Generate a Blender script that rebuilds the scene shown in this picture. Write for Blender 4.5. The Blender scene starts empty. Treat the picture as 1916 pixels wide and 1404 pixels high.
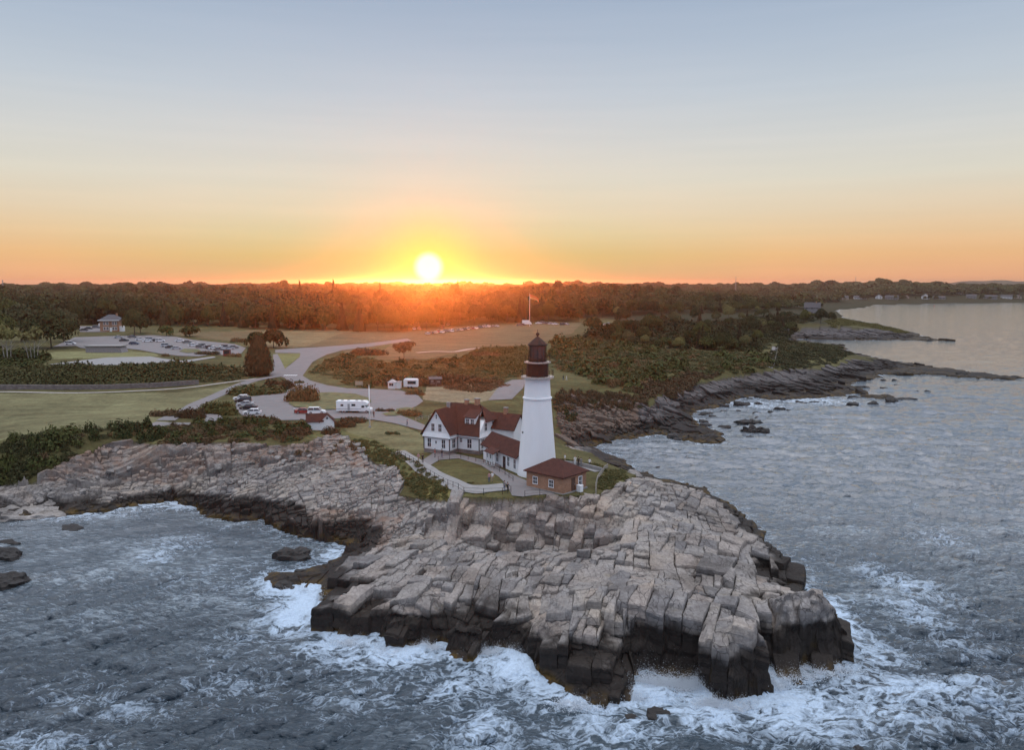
import bpy, bmesh, math, random
import numpy as np
from mathutils import Vector, Matrix
from mathutils.geometry import delaunay_2d_cdt
random.seed(7)
rng = np.random.default_rng(11)
sc = bpy.context.scene
COL = sc.collection
R = math.radians
# ------------------------------------------------------------------ camera
F = 1475.0; CU = 958.0; CV = 702.0; CH = 44.0
PITCH = math.atan(174.0 / F)
cam_d = bpy.data.cameras.new('camera'); cam = bpy.data.objects.new('camera', cam_d); COL.objects.link(cam)
cam_d.sensor_width = 36.0; cam_d.lens = 36.0 * F / 1916.0
cam_d.clip_start = 0.5; cam_d.clip_end = 30000
cam.location = (0, 0, CH); cam.rotation_euler = (R(90) - PITCH, 0, 0)
sc.camera = cam
cp_, sp_ = math.cos(PITCH), math.sin(PITCH)

def ray(u, v):
    a = (u - CU) / F; b = (CV - v) / F
    return a, cp_ + b * sp_, -sp_ + b * cp_
def P(u, v, z=0.0):
    dx, dy, dz = ray(u, v)
    t = (z - CH) / dz
    return dx * t, dy * t
def proj(x, y, z):
    zz = z - CH
    d = y * cp_ - zz * sp_
    b = y * sp_ + zz * cp_
    return CU + F * x / d, CV - F * b / d

# ------------------------------------------------------------------ noise
def _h(ix, iy, s):
    n = (ix.astype(np.int64) * 374761393 + iy.astype(np.int64) * 668265263 + s * 974634777) & 0xffffffff
    n = ((n ^ (n >> 13)) * 1274126177) & 0xffffffff
    n = ((n ^ (n >> 16)) * 2246822519) & 0xffffffff
    n = n ^ (n >> 15)
    return (n & 0xffffff).astype(np.float32) / 16777215.0
def vn(x, y, s=0):
    ix = np.floor(x); iy = np.floor(y)
    fx = (x - ix).astype(np.float32); fy = (y - iy).astype(np.float32)
    fx = fx * fx * fx * (fx * (fx * 6 - 15) + 10); fy = fy * fy * fy * (fy * (fy * 6 - 15) + 10)
    a = _h(ix, iy, s); b = _h(ix + 1, iy, s); c = _h(ix, iy + 1, s); d = _h(ix + 1, iy + 1, s)
    return (a + (b - a) * fx + (c - a) * fy + (a - b - c + d) * fx * fy) * 2 - 1
def fbm(x, y, o=4, s=0, g=0.5):
    t = 0; a = 1.0; n = 0
    for k in range(o):
        t = t + a * vn(x * 2**k + 17.3 * k, y * 2**k - 9.1 * k, s + k * 31); n += a; a *= g
    return t / n
def worley(x, y, s=0, jit=0.8):
    ix = np.floor(x); iy = np.floor(y)
    f1 = np.full(x.shape, 9., np.float32); f2 = f1.copy()
    cid = np.zeros(x.shape, np.float32); ox = cid.copy(); oy = cid.copy(); cid2 = cid.copy(); cid3 = cid.copy()
    for j in (-1, 0, 1):
        for i in (-1, 0, 1):
            cx = ix + i; cy = iy + j
            px = cx + 0.5 + (_h(cx, cy, s) - 0.5) * jit; py = cy + 0.5 + (_h(cx, cy, s + 5) - 0.5) * jit
            dx = (x - px).astype(np.float32); dy = (y - py).astype(np.float32)
            d = np.sqrt(dx * dx + dy * dy)
            m = d < f1
            f2 = np.where(m, f1, np.minimum(f2, d))
            f1 = np.where(m, d, f1)
            cid = np.where(m, _h(cx, cy, s + 9), cid); cid2 = np.where(m, _h(cx, cy, s + 13), cid2); cid3 = np.where(m, _h(cx, cy, s + 21), cid3)
            ox = np.where(m, dx, ox); oy = np.where(m, dy, oy)
    return f1, f2, cid, cid2, cid3, ox, oy
def sstep(a, b, x):
    t = np.clip((x - a) / (b - a), 0, 1); return t * t * (3 - 2 * t)
def inpoly(px, py, poly):
    inside = np.zeros(px.shape, bool)
    n = len(poly); j = n - 1
    for i in range(n):
        xi, yi = poly[i]; xj, yj = poly[j]
        if yi != yj:
            c = ((yi > py) != (yj > py)) & (px < (xj - xi) * (py - yi) / (yj - yi) + xi)
            inside ^= c
        j = i
    return inside

# ------------------------------------------------------------------ coast
COAST_PX = [(-700,1010),(-260,990),(-100,985),(0,973),(60,972),(130,966),(190,958),(250,947),(320,940),(368,950),(385,968),(440,977),
 (490,972),(520,992),(560,1006),(610,1016),(650,1019),(672,1026),(640,1045),(610,1058),(585,1062),(560,1072),(508,1074),(500,1092),(503,1110),(540,1108),
 (572,1096),(598,1102),(590,1125),(580,1155),(610,1165),(615,1187),(655,1197),(690,1192),(740,1213),(780,1224),(800,1207),(835,1212),
 (850,1228),(895,1236),(905,1215),(940,1222),(985,1245),(1000,1268),(1040,1290),(1070,1310),(1110,1322),(1170,1322),(1190,1300),
 (1183,1272),(1215,1265),(1250,1272),(1300,1275),(1318,1300),(1350,1322),(1390,1316),(1437,1308),(1430,1280),(1425,1255),(1470,1256),
 (1530,1252),(1565,1250),(1590,1212),(1584,1175),(1540,1128),(1508,1104),(1490,1070),(1450,1035),(1426,1012),(1422,992),(1395,970),(1370,950),(1342,932),
 (1320,915),(1240,898),(1205,885),(1175,870),(1150,856),(1125,845),(1100,838),(1130,829),(1165,822),(1200,818),(1235,813),(1300,829),(1340,833),
 (1358,822),(1340,808),(1310,797),(1297,782),(1300,769),(1345,763),(1380,747),(1400,743),(1440,749),(1480,748),(1540,745),(1600,738),
 (1640,747),(1685,747),(1640,738),(1610,729),(1592,719),(1605,712),(1640,708),(1660,700),(1700,702),(1740,700),(1800,706),(1850,709),
 (1905,711),(1916,709),(1860,703),(1820,698),(1790,692),(1740,690),(1720,684),(1680,680),(1650,672),(1610,664),(1580,655),(1577,645),
 (1520,642),(1465,632),(1500,634),(1560,636),(1600,637),(1680,637),(1760,638),(1790,639),(1745,634),(1700,622),(1660,612),(1620,602),
 (1580,597),(1572,590),(1570,580),(1600,579),(1622,577),(1605,573),(1660,570),(1750,568.5),(1830,567.5),(1916,566.5),(2100,565.5),(2500,565)]
COAST = [P(u, v, 0) for u, v in COAST_PX]
LANDPOLY = COAST + [(9000, 2200), (9000, 9000), (-9000, 9000), (-9000, 300)]
CA = np.array(COAST, np.float32)
SEG_A = CA[:-1]; SEG_B = CA[1:]

def coast_dist(x, y):
    x = np.asarray(x, np.float32); y = np.asarray(y, np.float32)
    best = np.full(x.shape, 1e12, np.float32)
    for (ax, ay), (bx, by) in zip(SEG_A, SEG_B):
        ex, ey = bx - ax, by - ay; l2 = ex * ex + ey * ey + 1e-9
        t = np.clip(((x - ax) * ex + (y - ay) * ey) / l2, 0, 1)
        dx = x - ax - t * ex; dy = y - ay - t * ey
        np.minimum(best, dx * dx + dy * dy, out=best)
    d = np.sqrt(best)
    return np.where(inpoly(x, y, LANDPOLY), d, -d)

# control heights (u, v, z)
CP_PX = [
 # station plateau
 (1005,893,9.6),(850,880,9.6),(800,852,9.6),(1080,918,9.6),(940,925,9.4),(990,925,9.5),(700,800,10),(900,860,9.7),(1060,870,9.5),(850,925,9.2),(770,845,9.8),
 (640,800,10),(740,860,9.2),(780,900,8.6),(820,920,8.6),
 (1130,915,9.2),(1150,890,8.6),(1110,868,9.3),
 # wall under the brick building
 (850,940,8.9),(930,938,9.1),(1000,938,9.3),(1060,937,9.3),(1130,935,9),
 (830,990,4.6),(880,1005,3.6),(940,1012,3.4),(1000,1020,3.4),(1070,1024,3.4),(1130,1026,3.8),
 # bench
 (700,1030,3.6),(760,1010,4.4),(820,1012,4.7),(900,1030,5.6),(960,1034,6),(1000,1037,6.2),(1080,1042,6.4),(1150,1038,6.7),(1220,1040,6.7),(1280,1042,6.6),
 (640,1060,2.6),(700,1080,3.8),(800,1080,4.7),(900,1085,5.4),(1000,1095,5.6),(1100,1100,6),(1000,1185,4.0),(1060,1200,4.2),(1120,1205,4.6),(1030,1225,2.6),(1090,1240,2.8),(1150,1235,3.2),(1200,1100,6.2),(1300,1090,6.5),(1370,1090,6.2),
 
 # right block
 (1340,1150,6.4),(1400,1152,6.2),(1370,1120,6.4),(1372,1166,6.3),(1440,1125,5.7),(1500,1125,5.5),(1550,1145,5.1),(1400,1110,5.2),(1450,1112,5.3),(1520,1122,5.0),(1545,1140,4.6),
 (1390,1080,3.0),(1430,1082,1.8),(1465,1086,1.2),(1490,1090,0.9),
 # upper right rocks
 (1200,905,8.4),(1250,915,8),(1300,920,7.4),(1325,935,6.2),(1150,960,8.2),(1200,960,7.6),(1250,960,7.3),(1320,960,6.2),(1370,975,4.8),(1200,1000,6.9),(1270,1000,7),(1350,1005,6.2),(1400,1010,4),
 (1330,1045,6.6),(1400,1050,5),(1440,1055,3.6),(1380,1060,5.4),
 # left shelves
 (0,830,10.5),(100,825,10.8),(200,815,10.8),(300,805,11),(400,800,11),(500,800,11),(560,805,10.6),
 (0,900,4.5),(60,940,1.6),(100,880,6.5),(200,860,7.0),(200,900,3.5),(200,935,1.6),(300,850,8.3),(300,890,4.2),(300,920,1.8),(400,850,8.6),(400,890,4.9),(380,925,2.6),(450,940,2.8),
 (500,840,9),(500,880,6.4),(500,930,4),(470,955,3.0),(540,962,4.0),(600,835,9),(600,870,7.3),(600,920,5.6),(600,965,4.6),(640,985,4.2),
 (680,850,8.6),(680,900,6.6),(680,950,5.2),(690,985,3.6),(750,900,7.8),(750,945,6),(770,980,4.7),(800,960,6.5),(830,950,7.4),
 # land behind
 (-300,780,10),(0,770,9.8),(200,770,9.8),(400,745,9.9),(0,728,10.2),(200,727,10.2),(380,722,10.4),(-300,728,10.2),
 (-300,690,14.5),(0,688,14),(150,685,14),(300,682,14),(420,690,12.5),(-300,650,15),(100,650,14.6),(250,645,14.4),(400,652,13.8),(205,622,16),
 (470,740,10.1),(480,770,10.3),(560,760,10.2),(660,770,10.1),(640,735,10.4),(760,745,10.4),(760,780,10.1),(550,700,11.2),(600,660,13),(480,700,11),
 (640,690,12.6),(720,690,13),(820,690,12.6),(900,690,12),(690,720,10.8),(800,725,10.6),(900,720,10.6),(960,735,10.3),
 (600,630,14.2),(700,640,13.6),(800,640,13.4),(900,640,13.4),(1000,640,13.4),(950,610,15),(800,615,15),(1100,612,14.5),(680,612,15.5),
 (100,605,17),(350,608,16.5),(500,612,16),
 (1000,735,10.4),(1040,700,11.2),(1100,660,12.5),(1150,640,13),(1250,640,12.5),(1350,640,11.5),(1430,640,9.5),(1250,680,11),(1350,680,10),(1430,685,8),(1430,655,9),
 (1100,705,11),(1060,740,9.8),(1130,725,10.4),(1180,735,9.2),(1230,720,9.2),(1300,700,8.6),
 (1100,770,5.2),(1160,770,4.8),(1200,775,4.2),(1215,800,1.2),(1130,800,2.2),(1060,800,4.5),(1060,825,3.2),(1090,825,1.0),(1280,808,0.9),(1250,800,1.4),
 (1250,745,4.2),(1300,735,3.6),(1350,715,4.4),(1400,715,3.2),(1280,765,1.6),(1400,735,1.2),(1500,735,1.2),(1600,733,0.9),(1480,700,4.6),(1540,690,4.2),(1500,720,2.2),
 (1500,660,8),(1550,658,6.2),(1575,662,4.4),(1600,680,2.6),(1640,688,1.8),(1700,692,2.6),(1760,696,2.4),(1840,705,1.6),(1890,709,1.2),(1540,720,1.6),
 (1470,618,6.5),(1520,610,8),(1560,604,8.5),(1600,612,6.8),(1640,620,4),(1680,627,2.6),(1730,635,1.2),(1500,626,3),(1580,624,4),
 (1570,586,5),(1500,585,9),(1450,600,10),(1600,576,2),
]
CP = [(*P(u, v, z), z) for u, v, z in CP_PX]
for u_, vc, ve, dr in [(620,1187,1115,1.5),(660,1196,1130,1.3),(740,1213,1142,1.3),(800,1210,1145,1.2),(850,1228,1155,1.3),(895,1236,1160,1.3),(940,1222,1165,1.2),(1000,1266,1235,1.6),(1040,1290,1258,1.6),(1110,1321,1280,1.6),(1165,1321,1275,1.5),(1200,1270,1185,1.2),(1240,1270,1180,1.2),
        (1300,1275,1180,1.2),(1345,1320,1178,1.3),(1390,1316,1180,1.2),(1428,1306,1185,1.0),(1470,1256,1132,1.2),(1530,1252,1128,1.2),(1566,1248,1150,1.0)]:
    q0 = P(u_, vc, 0); rc = q0[1] + dr; dx_, dy_, dz_ = ray(u_, ve); t_ = rc / dy_; CP.append((dx_ * t_, rc, CH + dz_ * t_))
CP += [(-700,700,16),(-400,800,17.5),(-150,800,18.5),(100,800,18.5),(300,800,14),(-900,1100,19),(-300,1150,20.5),(-80,1100,22.5),(200,1200,21),(450,1100,14),(700,1300,12),(-2000,1800,20),(0,2000,23),(600,1900,18),
       (1000,1830,18),(1400,1830,19),(900,1740,10),(1150,1690,9),(1300,1710,10),(1600,1900,20),(2500,2300,24),(-700,500,15),(-500,400,14),(-1500,800,18),(-200,260,12),(-300,230,10),(-260,170,9),(400,700,12),(480,760,9),(0,620,17),(-300,640,18),(0,4000,24),(2500,4000,20),(-3000,4000,24),(0,8000,24),(-8000,4000,24),(6000,6000,20),
       (4.5,137,9.6),(-8,152,9.7),(8,128,9.6)]
for (ax, ay), (bx, by) in zip(COAST[:-1], COAST[1:]):
    L = math.hypot(bx - ax, by - ay); n = max(1, min(4, int(L / 6)))
    for k in range(n):
        CP.append((ax + (bx - ax) * k / n, ay + (by - ay) * k / n, 0.0))
CP = np.array(CP, np.float64)
_, _iu = np.unique(np.round(CP[:, :2], 1), axis=0, return_index=True); CP = CP[np.sort(_iu)]
def _kern(d2): return np.sqrt(d2 + 0.9 ** 2)
_K = _kern((CP[:, None, 0] - CP[None, :, 0])**2 + (CP[:, None, 1] - CP[None, :, 1])**2)
_n = len(CP)
_M = np.zeros((_n + 1, _n + 1)); _M[:_n, :_n] = _K - np.eye(_n) * 0.15; _M[:_n, _n] = 1; _M[_n, :_n] = 1
_W = np.linalg.solve(_M, np.concatenate([CP[:, 2], [0]]))
def base_z(x, y):
    x = np.asarray(x, np.float64); y = np.asarray(y, np.float64); sh = x.shape
    x = x.ravel(); y = y.ravel(); out = np.empty(x.shape)
    for i in range(0, len(x), 20000):
        a = x[i:i+20000, None] - CP[None, :, 0]; b = y[i:i+20000, None] - CP[None, :, 1]
        out[i:i+20000] = _kern(a * a + b * b) @ _W[:_n] + _W[_n]
    return out.reshape(sh)
def gz(x, y): return float(base_z(np.array([x]), np.array([y]))[0])
def G(u, v, dz=0.0):
    z = 10.0
    for _ in range(40):
        x, y = P(u, v, z + dz); z += 0.5 * (gz(x, y) - z)
    return x, y, gz(x, y)
# ------------------------------------------------------------------ mesh / material helpers
def link(o, parent=None):
    COL.objects.link(o)
    if parent is not None: o.parent = parent
    return o
def fast_mesh(name, verts, faces, smooth=False):
    """verts (n,3) array, faces (m,4) or (m,3) int array"""
    me = bpy.data.meshes.new(name)
    verts = np.asarray(verts, np.float32); faces = np.asarray(faces, np.int32)
    m, k = faces.shape
    me.vertices.add(len(verts)); me.vertices.foreach_set('co', verts.ravel())
    me.loops.add(m * k); me.loops.foreach_set('vertex_index', faces.ravel())
    me.polygons.add(m); me.polygons.foreach_set('loop_start', np.arange(0, m * k, k, dtype=np.int32))
    try: me.polygons.foreach_set('loop_total', np.full(m, k, np.int32))
    except Exception: pass
    me.update(calc_edges=True)
    if not smooth: me.shade_flat()
    return me
def attr(me, name, vals, kind='FLOAT'):
    a = me.attributes.new(name, kind, 'POINT')
    if kind == 'FLOAT': a.data.foreach_set('value', np.asarray(vals, np.float32).ravel())
    else:
        v = np.ones((len(vals), 4), np.float32); v[:, :3] = vals
        a.data.foreach_set('color', v.ravel())
class NT:
    def __init__(s, name):
        s.m = bpy.data.materials.new(name); s.m.use_nodes = True; s.t = s.m.node_tree; s.t.nodes.clear()
        s.out = s.t.nodes.new('ShaderNodeOutputMaterial')
    def n(s, typ, ins=None, **kw):
        nd = s.t.nodes.new('ShaderNode' + typ)
        for k, v in kw.items(): setattr(nd, k, v)
        for k, v in (ins or {}).items():
            sk = nd.inputs[k]
            if hasattr(v, 'links') or isinstance(v, bpy.types.NodeSocket): s.t.links.new(v, sk)
            else: sk.default_value = v
        return nd
    def noise(s, scale, detail=4, rough=0.55, vec=None, dist=0.0):
        ins = {'Scale': scale, 'Detail': detail, 'Roughness': rough, 'Distortion': dist}
        if vec is not None: ins['Vector'] = vec
        return s.n('TexNoise', ins).outputs['Fac']
    def ramp(s, fac, stops, interp='LINEAR'):
        nd = s.n('ValToRGB', {'Fac': fac}); cr = nd.color_ramp; cr.interpolation = interp
        while len(cr.elements) < len(stops): cr.elements.new(0.5)
        for e, (p, c) in zip(cr.elements, stops):
            e.position = p; e.color = (c, c, c, 1) if isinstance(c, (int, float)) else (*c, 1)
        return nd.outputs['Color']
    def mix(s, fac, a, b, mode='MIX'):
        nd = s.n('Mix', data_type='RGBA', blend_type=mode)
        for k, v in ((0, fac), (6, a), (7, b)):
            sk = nd.inputs[k]
            if isinstance(v, bpy.types.NodeSocket): s.t.links.new(v, sk)
            elif k == 0: sk.default_value = v
            else: sk.default_value = (*v, 1) if len(v) == 3 else v
        return nd.outputs[2]
    def math(s, op, a, b=0.0, clamp=False):
        nd = s.n('Math', operation=op, use_clamp=clamp)
        for k, v in ((0, a), (1, b)):
            if isinstance(v, bpy.types.NodeSocket): s.t.links.new(v, nd.inputs[k])
            else: nd.inputs[k].default_value = v
        return nd.outputs[0]
    def attr(s, name): return s.n('Attribute', attribute_name=name)
    def pos(s, sx=1, sy=1, sz=1, rot=0.0):
        g = s.n('NewGeometry').outputs['Position']
        mp = s.n('Mapping', {'Vector': g, 'Scale': (sx, sy, sz), 'Rotation': (0, 0, rot)})
        return mp.outputs[0]
    def bsdf(s, col, rough=0.8, bump=None, bstr=0.3, bdist=0.1, metal=0.0, spec=0.3, extra=None):
        ins = {'Base Color': col if isinstance(col, bpy.types.NodeSocket) else (*col, 1), 'Roughness': rough, 'Metallic': metal, 'Specular IOR Level': spec}
        if bump is not None:
            b = s.n('Bump', {'Height': bump, 'Strength': bstr, 'Distance': bdist}); ins['Normal'] = b.outputs[0]
        if extra: ins.update(extra)
        p = s.n('BsdfPrincipled', ins)
        s.t.links.new(p.outputs[0], s.out.inputs[0]); return p
# ------------------------------------------------------------------ terrain grid (dense near the rocks, coarse far off)
ANG = np.radians(np.concatenate([np.arange(-62, -36, .4), np.arange(-36, 36, .08), np.arange(36, 62.1, .4)]))
rr = [62.0]
while rr[-1] < 7000:
    r = rr[-1]; px = r * r / (CH * 788.0)
    if r < 102: st = .12
    elif r < 172: st = min(max(px * 0.62, 0.13), 0.27)
    elif r < 330: st = px * 0.6 * (0.5 + 0.5 * (r - 172) / 158) if r < 330 else px
    else: st = min(px * 0.8, 90)
    rr.append(r + st)
RR = np.array(rr)
nr, na = len(RR), len(ANG)
GX = (RR[:, None] * np.sin(ANG)[None, :]); GY = (RR[:, None] * np.cos(ANG)[None, :])
print('terrain grid', nr, na)
def coarse(fn, st=4):
    ri = np.unique(np.append(np.arange(0, nr, st), nr - 1)); ai = np.unique(np.append(np.arange(0, na, st), na - 1))
    v = fn(GX[np.ix_(ri, ai)], GY[np.ix_(ri, ai)])
    tmp = np.empty((nr, len(ai)))
    for k in range(len(ai)): tmp[:, k] = np.interp(np.arange(nr), ri, v[:, k])
    out = np.empty((nr, na))
    for k in range(nr): out[k] = np.interp(np.arange(na), ai, tmp[k])
    return out
ZB = coarse(base_z, 3)
wx = fbm(GX * 0.35, GY * 0.35, 4, 3); wy = fbm(GX * 0.35, GY * 0.35, 4, 57)
CD = coarse(coast_dist, 3)
near = sstep(420, 250, RR)[:, None]
CDn = CD + (wx * 1.3) * near + (fbm(GX * .1, GY * .1, 4, 4) * 7 + wx * 2) * (1 - near)
UU, VV = proj(GX, GY, ZB)
un = UU + 7 * fbm(GX * 0.12, GY * 0.12, 4, 91); vnn = VV + 4 * fbm(GX * 0.12, GY * 0.12, 4, 92)
# rock / cover masks
ROCK_POLYS = [
 [(-400,960),(-100,930),(0,905),(60,905),(110,872),(190,838),(240,828),(300,832),(420,826),(500,832),(560,830),(640,814),(670,832),(700,868),(742,880),(760,900),(745,925),(800,934),(840,937),(850,931),(960,932),(1112,927),(1165,905),(1170,892),(1400,860),(1700,1080),(1750,1404),(300,1404),(0,1100),(-400,1100)],
 [(1040,742),(1120,740),(1205,745),(1220,760),(1240,735),(1300,718),(1400,700),(1450,693),(1560,690),(1600,672),(1930,690),(1930,720),(1400,850),(1200,835),(1140,838),(1100,845),(1060,835),(1045,800)],
 [(1470,640),(1450,628),(1500,617),(1560,612),(1600,614),(1650,616),(1800,640)],
]
rock = np.zeros(GX.shape, bool)
for p_ in ROCK_POLYS: rock |= inpoly(un, vnn, p_)
rock |= (CDn < 7) & (RR[:, None] < 900)
rockf = rock.astype(np.float32)
# blocky, jointed rock relief
def joints(a, b, sa, sb, s, wob):
    """rectilinear joint blocks: strips along a, cut across at irregular places; returns id hashes, local offsets, distance to the joint"""
    wa = vn(b / (sa * 3.1), a / (sa * 5.0), s + 3) * wob
    p = a / sa + 0.42 * vn(a / (sa * 1.7), np.zeros_like(a) + s, s + 1) + wa
    i = np.floor(p); fa = p - i
    off = _h(i, i * 0 + 3, s + 7) * 9.0
    q = b / sb + off + 0.45 * vn(b / (sb * 1.6) + off * 3, i * 1.0, s + 2) + vn(a / (sb * 2.3), b / (sb * 4.0) + off, s + 4) * wob
    j = np.floor(q); fb = q - j
    e = np.minimum(np.minimum(fa, 1 - fa) * sa, np.minimum(fb, 1 - fb) * sb).astype(np.float32)
    return _h(i, j, s + 9), _h(i, j, s + 13), _h(i, j, s + 21), (fa - .5).astype(np.float32), (fb - .5).astype(np.float32), e
_dr = np.gradient(ZB, axis=0) / np.gradient(RR)[:, None]; _da = np.gradient(ZB, axis=1) / np.gradient(ANG)[None, :] / RR[:, None]
GRX = np.clip(_dr * np.sin(ANG) + _da * np.cos(ANG), -.75, .75); GRY = np.clip(_dr * np.cos(ANG) - _da * np.sin(ANG), -.75, .75)
def blocks(x, y, gx_, gy_):
    an = R(-17) + 0.25 * fbm(x * 0.018, y * 0.018, 2, 33); ca, sa_ = np.cos(an), np.sin(an)
    xr = x * ca - y * sa_; yr = x * sa_ + y * ca
    w2x = fbm(x * 0.8, y * 0.8, 3, 15) * 0.11; w2y = fbm(x * 0.8, y * 0.8, 3, 16) * 0.11
    steep = np.hypot(gx_, gy_)
    h = np.zeros(x.shape, np.float32); tint = h.copy(); crack = h.copy()
    for (sa, sb, amp, tl, ck, cw, s, wob) in ((5.6, 7.5, 1.15, 1.1, 0.7, 0.34, 101, 0.35), (2.3, 3.4, 0.62, 0.65, 0.75, 0.2, 202, 0.2), (0.95, 1.5, 0.13, 0.16, 0.2, 0.10, 303, 0.3)):
        c, c2, c3, ox, oy, e = joints(xr + w2x, yr + w2y, sa, sb, s, wob)
        ga = gx_ * ca - gy_ * sa_; gb = gx_ * sa_ + gy_ * ca; lam = .62 if s == 101 else .5 if s == 202 else .3
        h -= lam * np.clip(ga * ox * sa * .85 + gb * oy * sb * .85, -1.5, 1.5)
        stp = 1.0 if s == 101 else 1 / (1 + (steep / .55) ** 2)
        open_ = 0.35 + 0.65 * sstep(-.3, .4, fbm(x * .11 + s, y * .11, 2, s + 50))
        h += stp * amp * np.sign(c - .5) * np.abs((c - 0.5) * 2) ** .8 * 0.62 + stp * tl * ((c2 - 0.5) * ox * 1.2 + (c3 - 0.70) * oy)
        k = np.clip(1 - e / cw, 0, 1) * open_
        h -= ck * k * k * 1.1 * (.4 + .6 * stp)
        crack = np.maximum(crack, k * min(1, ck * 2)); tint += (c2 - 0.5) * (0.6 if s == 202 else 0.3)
    f1, f2, c, c2, c3, ox, oy = worley((xr * .8 + yr * .35 + w2x * 2) / 3.9, (yr - .2 * xr + w2y * 2) / 3.0, 404, 0.9)
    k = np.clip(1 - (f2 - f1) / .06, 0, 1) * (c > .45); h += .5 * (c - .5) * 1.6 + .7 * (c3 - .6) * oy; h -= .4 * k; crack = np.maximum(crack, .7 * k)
    return h, tint, crack
sel = (RR < 330)
iN = int(sel.sum())
H = np.zeros(GX.shape, np.float32); T = H.copy(); CR = H.copy()
H[:iN], T[:iN], CR[:iN] = blocks(GX[:iN], GY[:iN], GRX[:iN], GRY[:iN])
hb, tb_, cb_ = blocks(GX[iN:] / 3.0, GY[iN:] / 3.0, GRX[iN:] * .5, GRY[iN:] * .5); fm = sstep(1500, 700, RR[iN:])[:, None]
H[iN:] = hb * 1.1 * fm; T[iN:] = tb_; CR[iN:] = cb_ * fm
amp = np.ones(GX.shape, np.float32)
amp *= np.where(VV < 790, 1.1, 1.0)
amp *= 1 + .55 * sstep(1160, 1230, UU) * sstep(1110, 1070, VV) * (VV > 850)
amp *= 1 - .75 * np.exp(-((UU - 1385) / 55) ** 2 - ((VV - 1165) / 32) ** 2)
# smoother shelf by the west cove, rougher cliffs
fine = fbm(GX * 1.7, GY * 1.7, 4, 77) * 0.055
# ledges: snap heights towards tilted beds
bed = 1.05; tz = (ZB + 1.1 * T + 0.05 * GX + 0.02 * GY + 0.5 * fbm(GX * 0.1, GY * 0.1, 3, 61)) / bed
fr = tz - np.floor(tz); led = (np.floor(tz) + sstep(0.55, 0.95, fr)) * bed - tz * bed
edge = sstep(0.2, 3.0, CDn) * (1 - .35 * (VV < 1000) * (UU < 720))
under = rockf * sstep(640, 560, RR)[:, None] * np.where((RR[:, None] >= 160) & (GX < 5), 0, 1)
Z = ZB - .75 * under * np.clip(CDn / 3, 0, 1) + rockf * (1 - .72 * under) * (edge * 0.75 + 0.25) * amp * (H + fine + (0.65 - 0.45 * (VV < 1000) * (UU < 740)) * led)
soft = fbm(GX * 0.05, GY * 0.05, 3, 8) * 0.25 + fbm(GX * 0.4, GY * 0.4, 3, 9) * 0.05
Z = np.where(rock, Z, ZB + np.where(RR[:, None] > 600, fbm(GX * 0.006, GY * 0.006, 3, 12) * 3.5, 0) + soft * (sstep(0, 15, CDn)) * 0.3)
Z = np.where(CDn > 0, np.maximum(Z, 0.12 + 0.28 * np.clip(CDn, 0, 2.5) + 0.3 * H * rockf), np.minimum(-0.25 - 0.9 * np.abs(CDn), 0.1))
Z = np.maximum(Z, -4)
# keep building pads and paths even
for (cx, cy, rad, zz) in ((4.5, 139, 8, 9.6), (-8, 157, 15, 9.6), (-2, 146, 9, 9.6), (7.6, 130, 4.2, 9.6)):
    w = sstep(rad + 2.2, rad - .6, np.hypot(GX - cx, GY - cy)); Z = Z * (1 - w) + zz * w
# colour classes
col = np.empty(GX.shape + (3,), np.float32)
n1 = fbm(GX * 0.03, GY * 0.03, 4, 21)[..., None]; n2 = fbm(GX * 0.3, GY * 0.3, 4, 22)[..., None]
col[:] = (0.085, 0.078, 0.036); col *= 1 + 0.35 * n1 + 0.3 * n2
def paint(poly, c, k1=0.15, k2=0.15, pert=1.0):
    m = inpoly(UU + (un - UU) * pert * 0.5, VV + (vnn - VV) * pert * 0.35, poly)
    col[m] = (np.array(c) * (1 + k1 * n1 + k2 * n2))[m]
LAWN = (0.15, 0.14, 0.078); DRY = (0.14, 0.108, 0.062); MOSS = (0.12, 0.115, 0.048)
paint([(-500,734),(0,737),(200,738),(330,735),(430,722),(480,706),(480,716),(430,735),(400,752),(330,785),(290,795),(150,806),(0,824),(-500,850)], LAWN, 0.3, 0.25)
paint([(300,624),(500,618),(800,614),(1000,606),(1090,604),(1070,625),(975,650),(930,662),(870,657),(800,672),(760,678),(660,668),(640,655),(575,648),(530,652),(440,640)], DRY, 0.12, 0.10)
paint([(500,618),(640,624),(575,648),(530,648),(440,640)], (0.19,0.15,0.085))
paint([(90,660),(200,655),(290,660),(300,668),(90,672)], (0.17,0.165,0.085))
paint([(-300,655),(60,665),(90,680),(-300,690)], (0.10,0.11,0.05))
paint([(640,795),(690,788),(740,792),(788,812),(800,846),(760,846),(720,835),(660,818)], LAWN, 0.2, 0.2)
paint([(560,812),(640,806),(700,822),(745,845),(790,868),(850,905),(835,938),(790,930),(760,905),(742,880),(700,865),(660,832)], (0.115,0.112,0.05), .3,.4)
paint([(818,862),(860,858),(905,870),(942,888),(938,902),(885,905),(850,890)], (0.088,0.08,0.036))
paint([(513,661),(562,662),(561,668),(532,690),(520,702)], (0.15,0.155,0.07))
paint([(540,740),(580,732),(650,738),(695,752),(660,768),(580,766),(540,756)], MOSS)
paint([(640,664),(735,642),(700,672),(880,672),(900,715),(680,718),(580,712),(566,702),(600,672)], (0.10,0.092,0.042), 0.4, 0.4)
paint([(800,720),(930,712),(955,740),(900,752),(850,756),(790,748)], (0.22,0.185,0.125))
paint([(1230,614),(1300,612),(1300,624),(1240,626)], (0.17,0.175,0.10)); paint([(1340,614),(1390,616),(1380,626),(1345,622)], (0.17,0.175,0.10))
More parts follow.
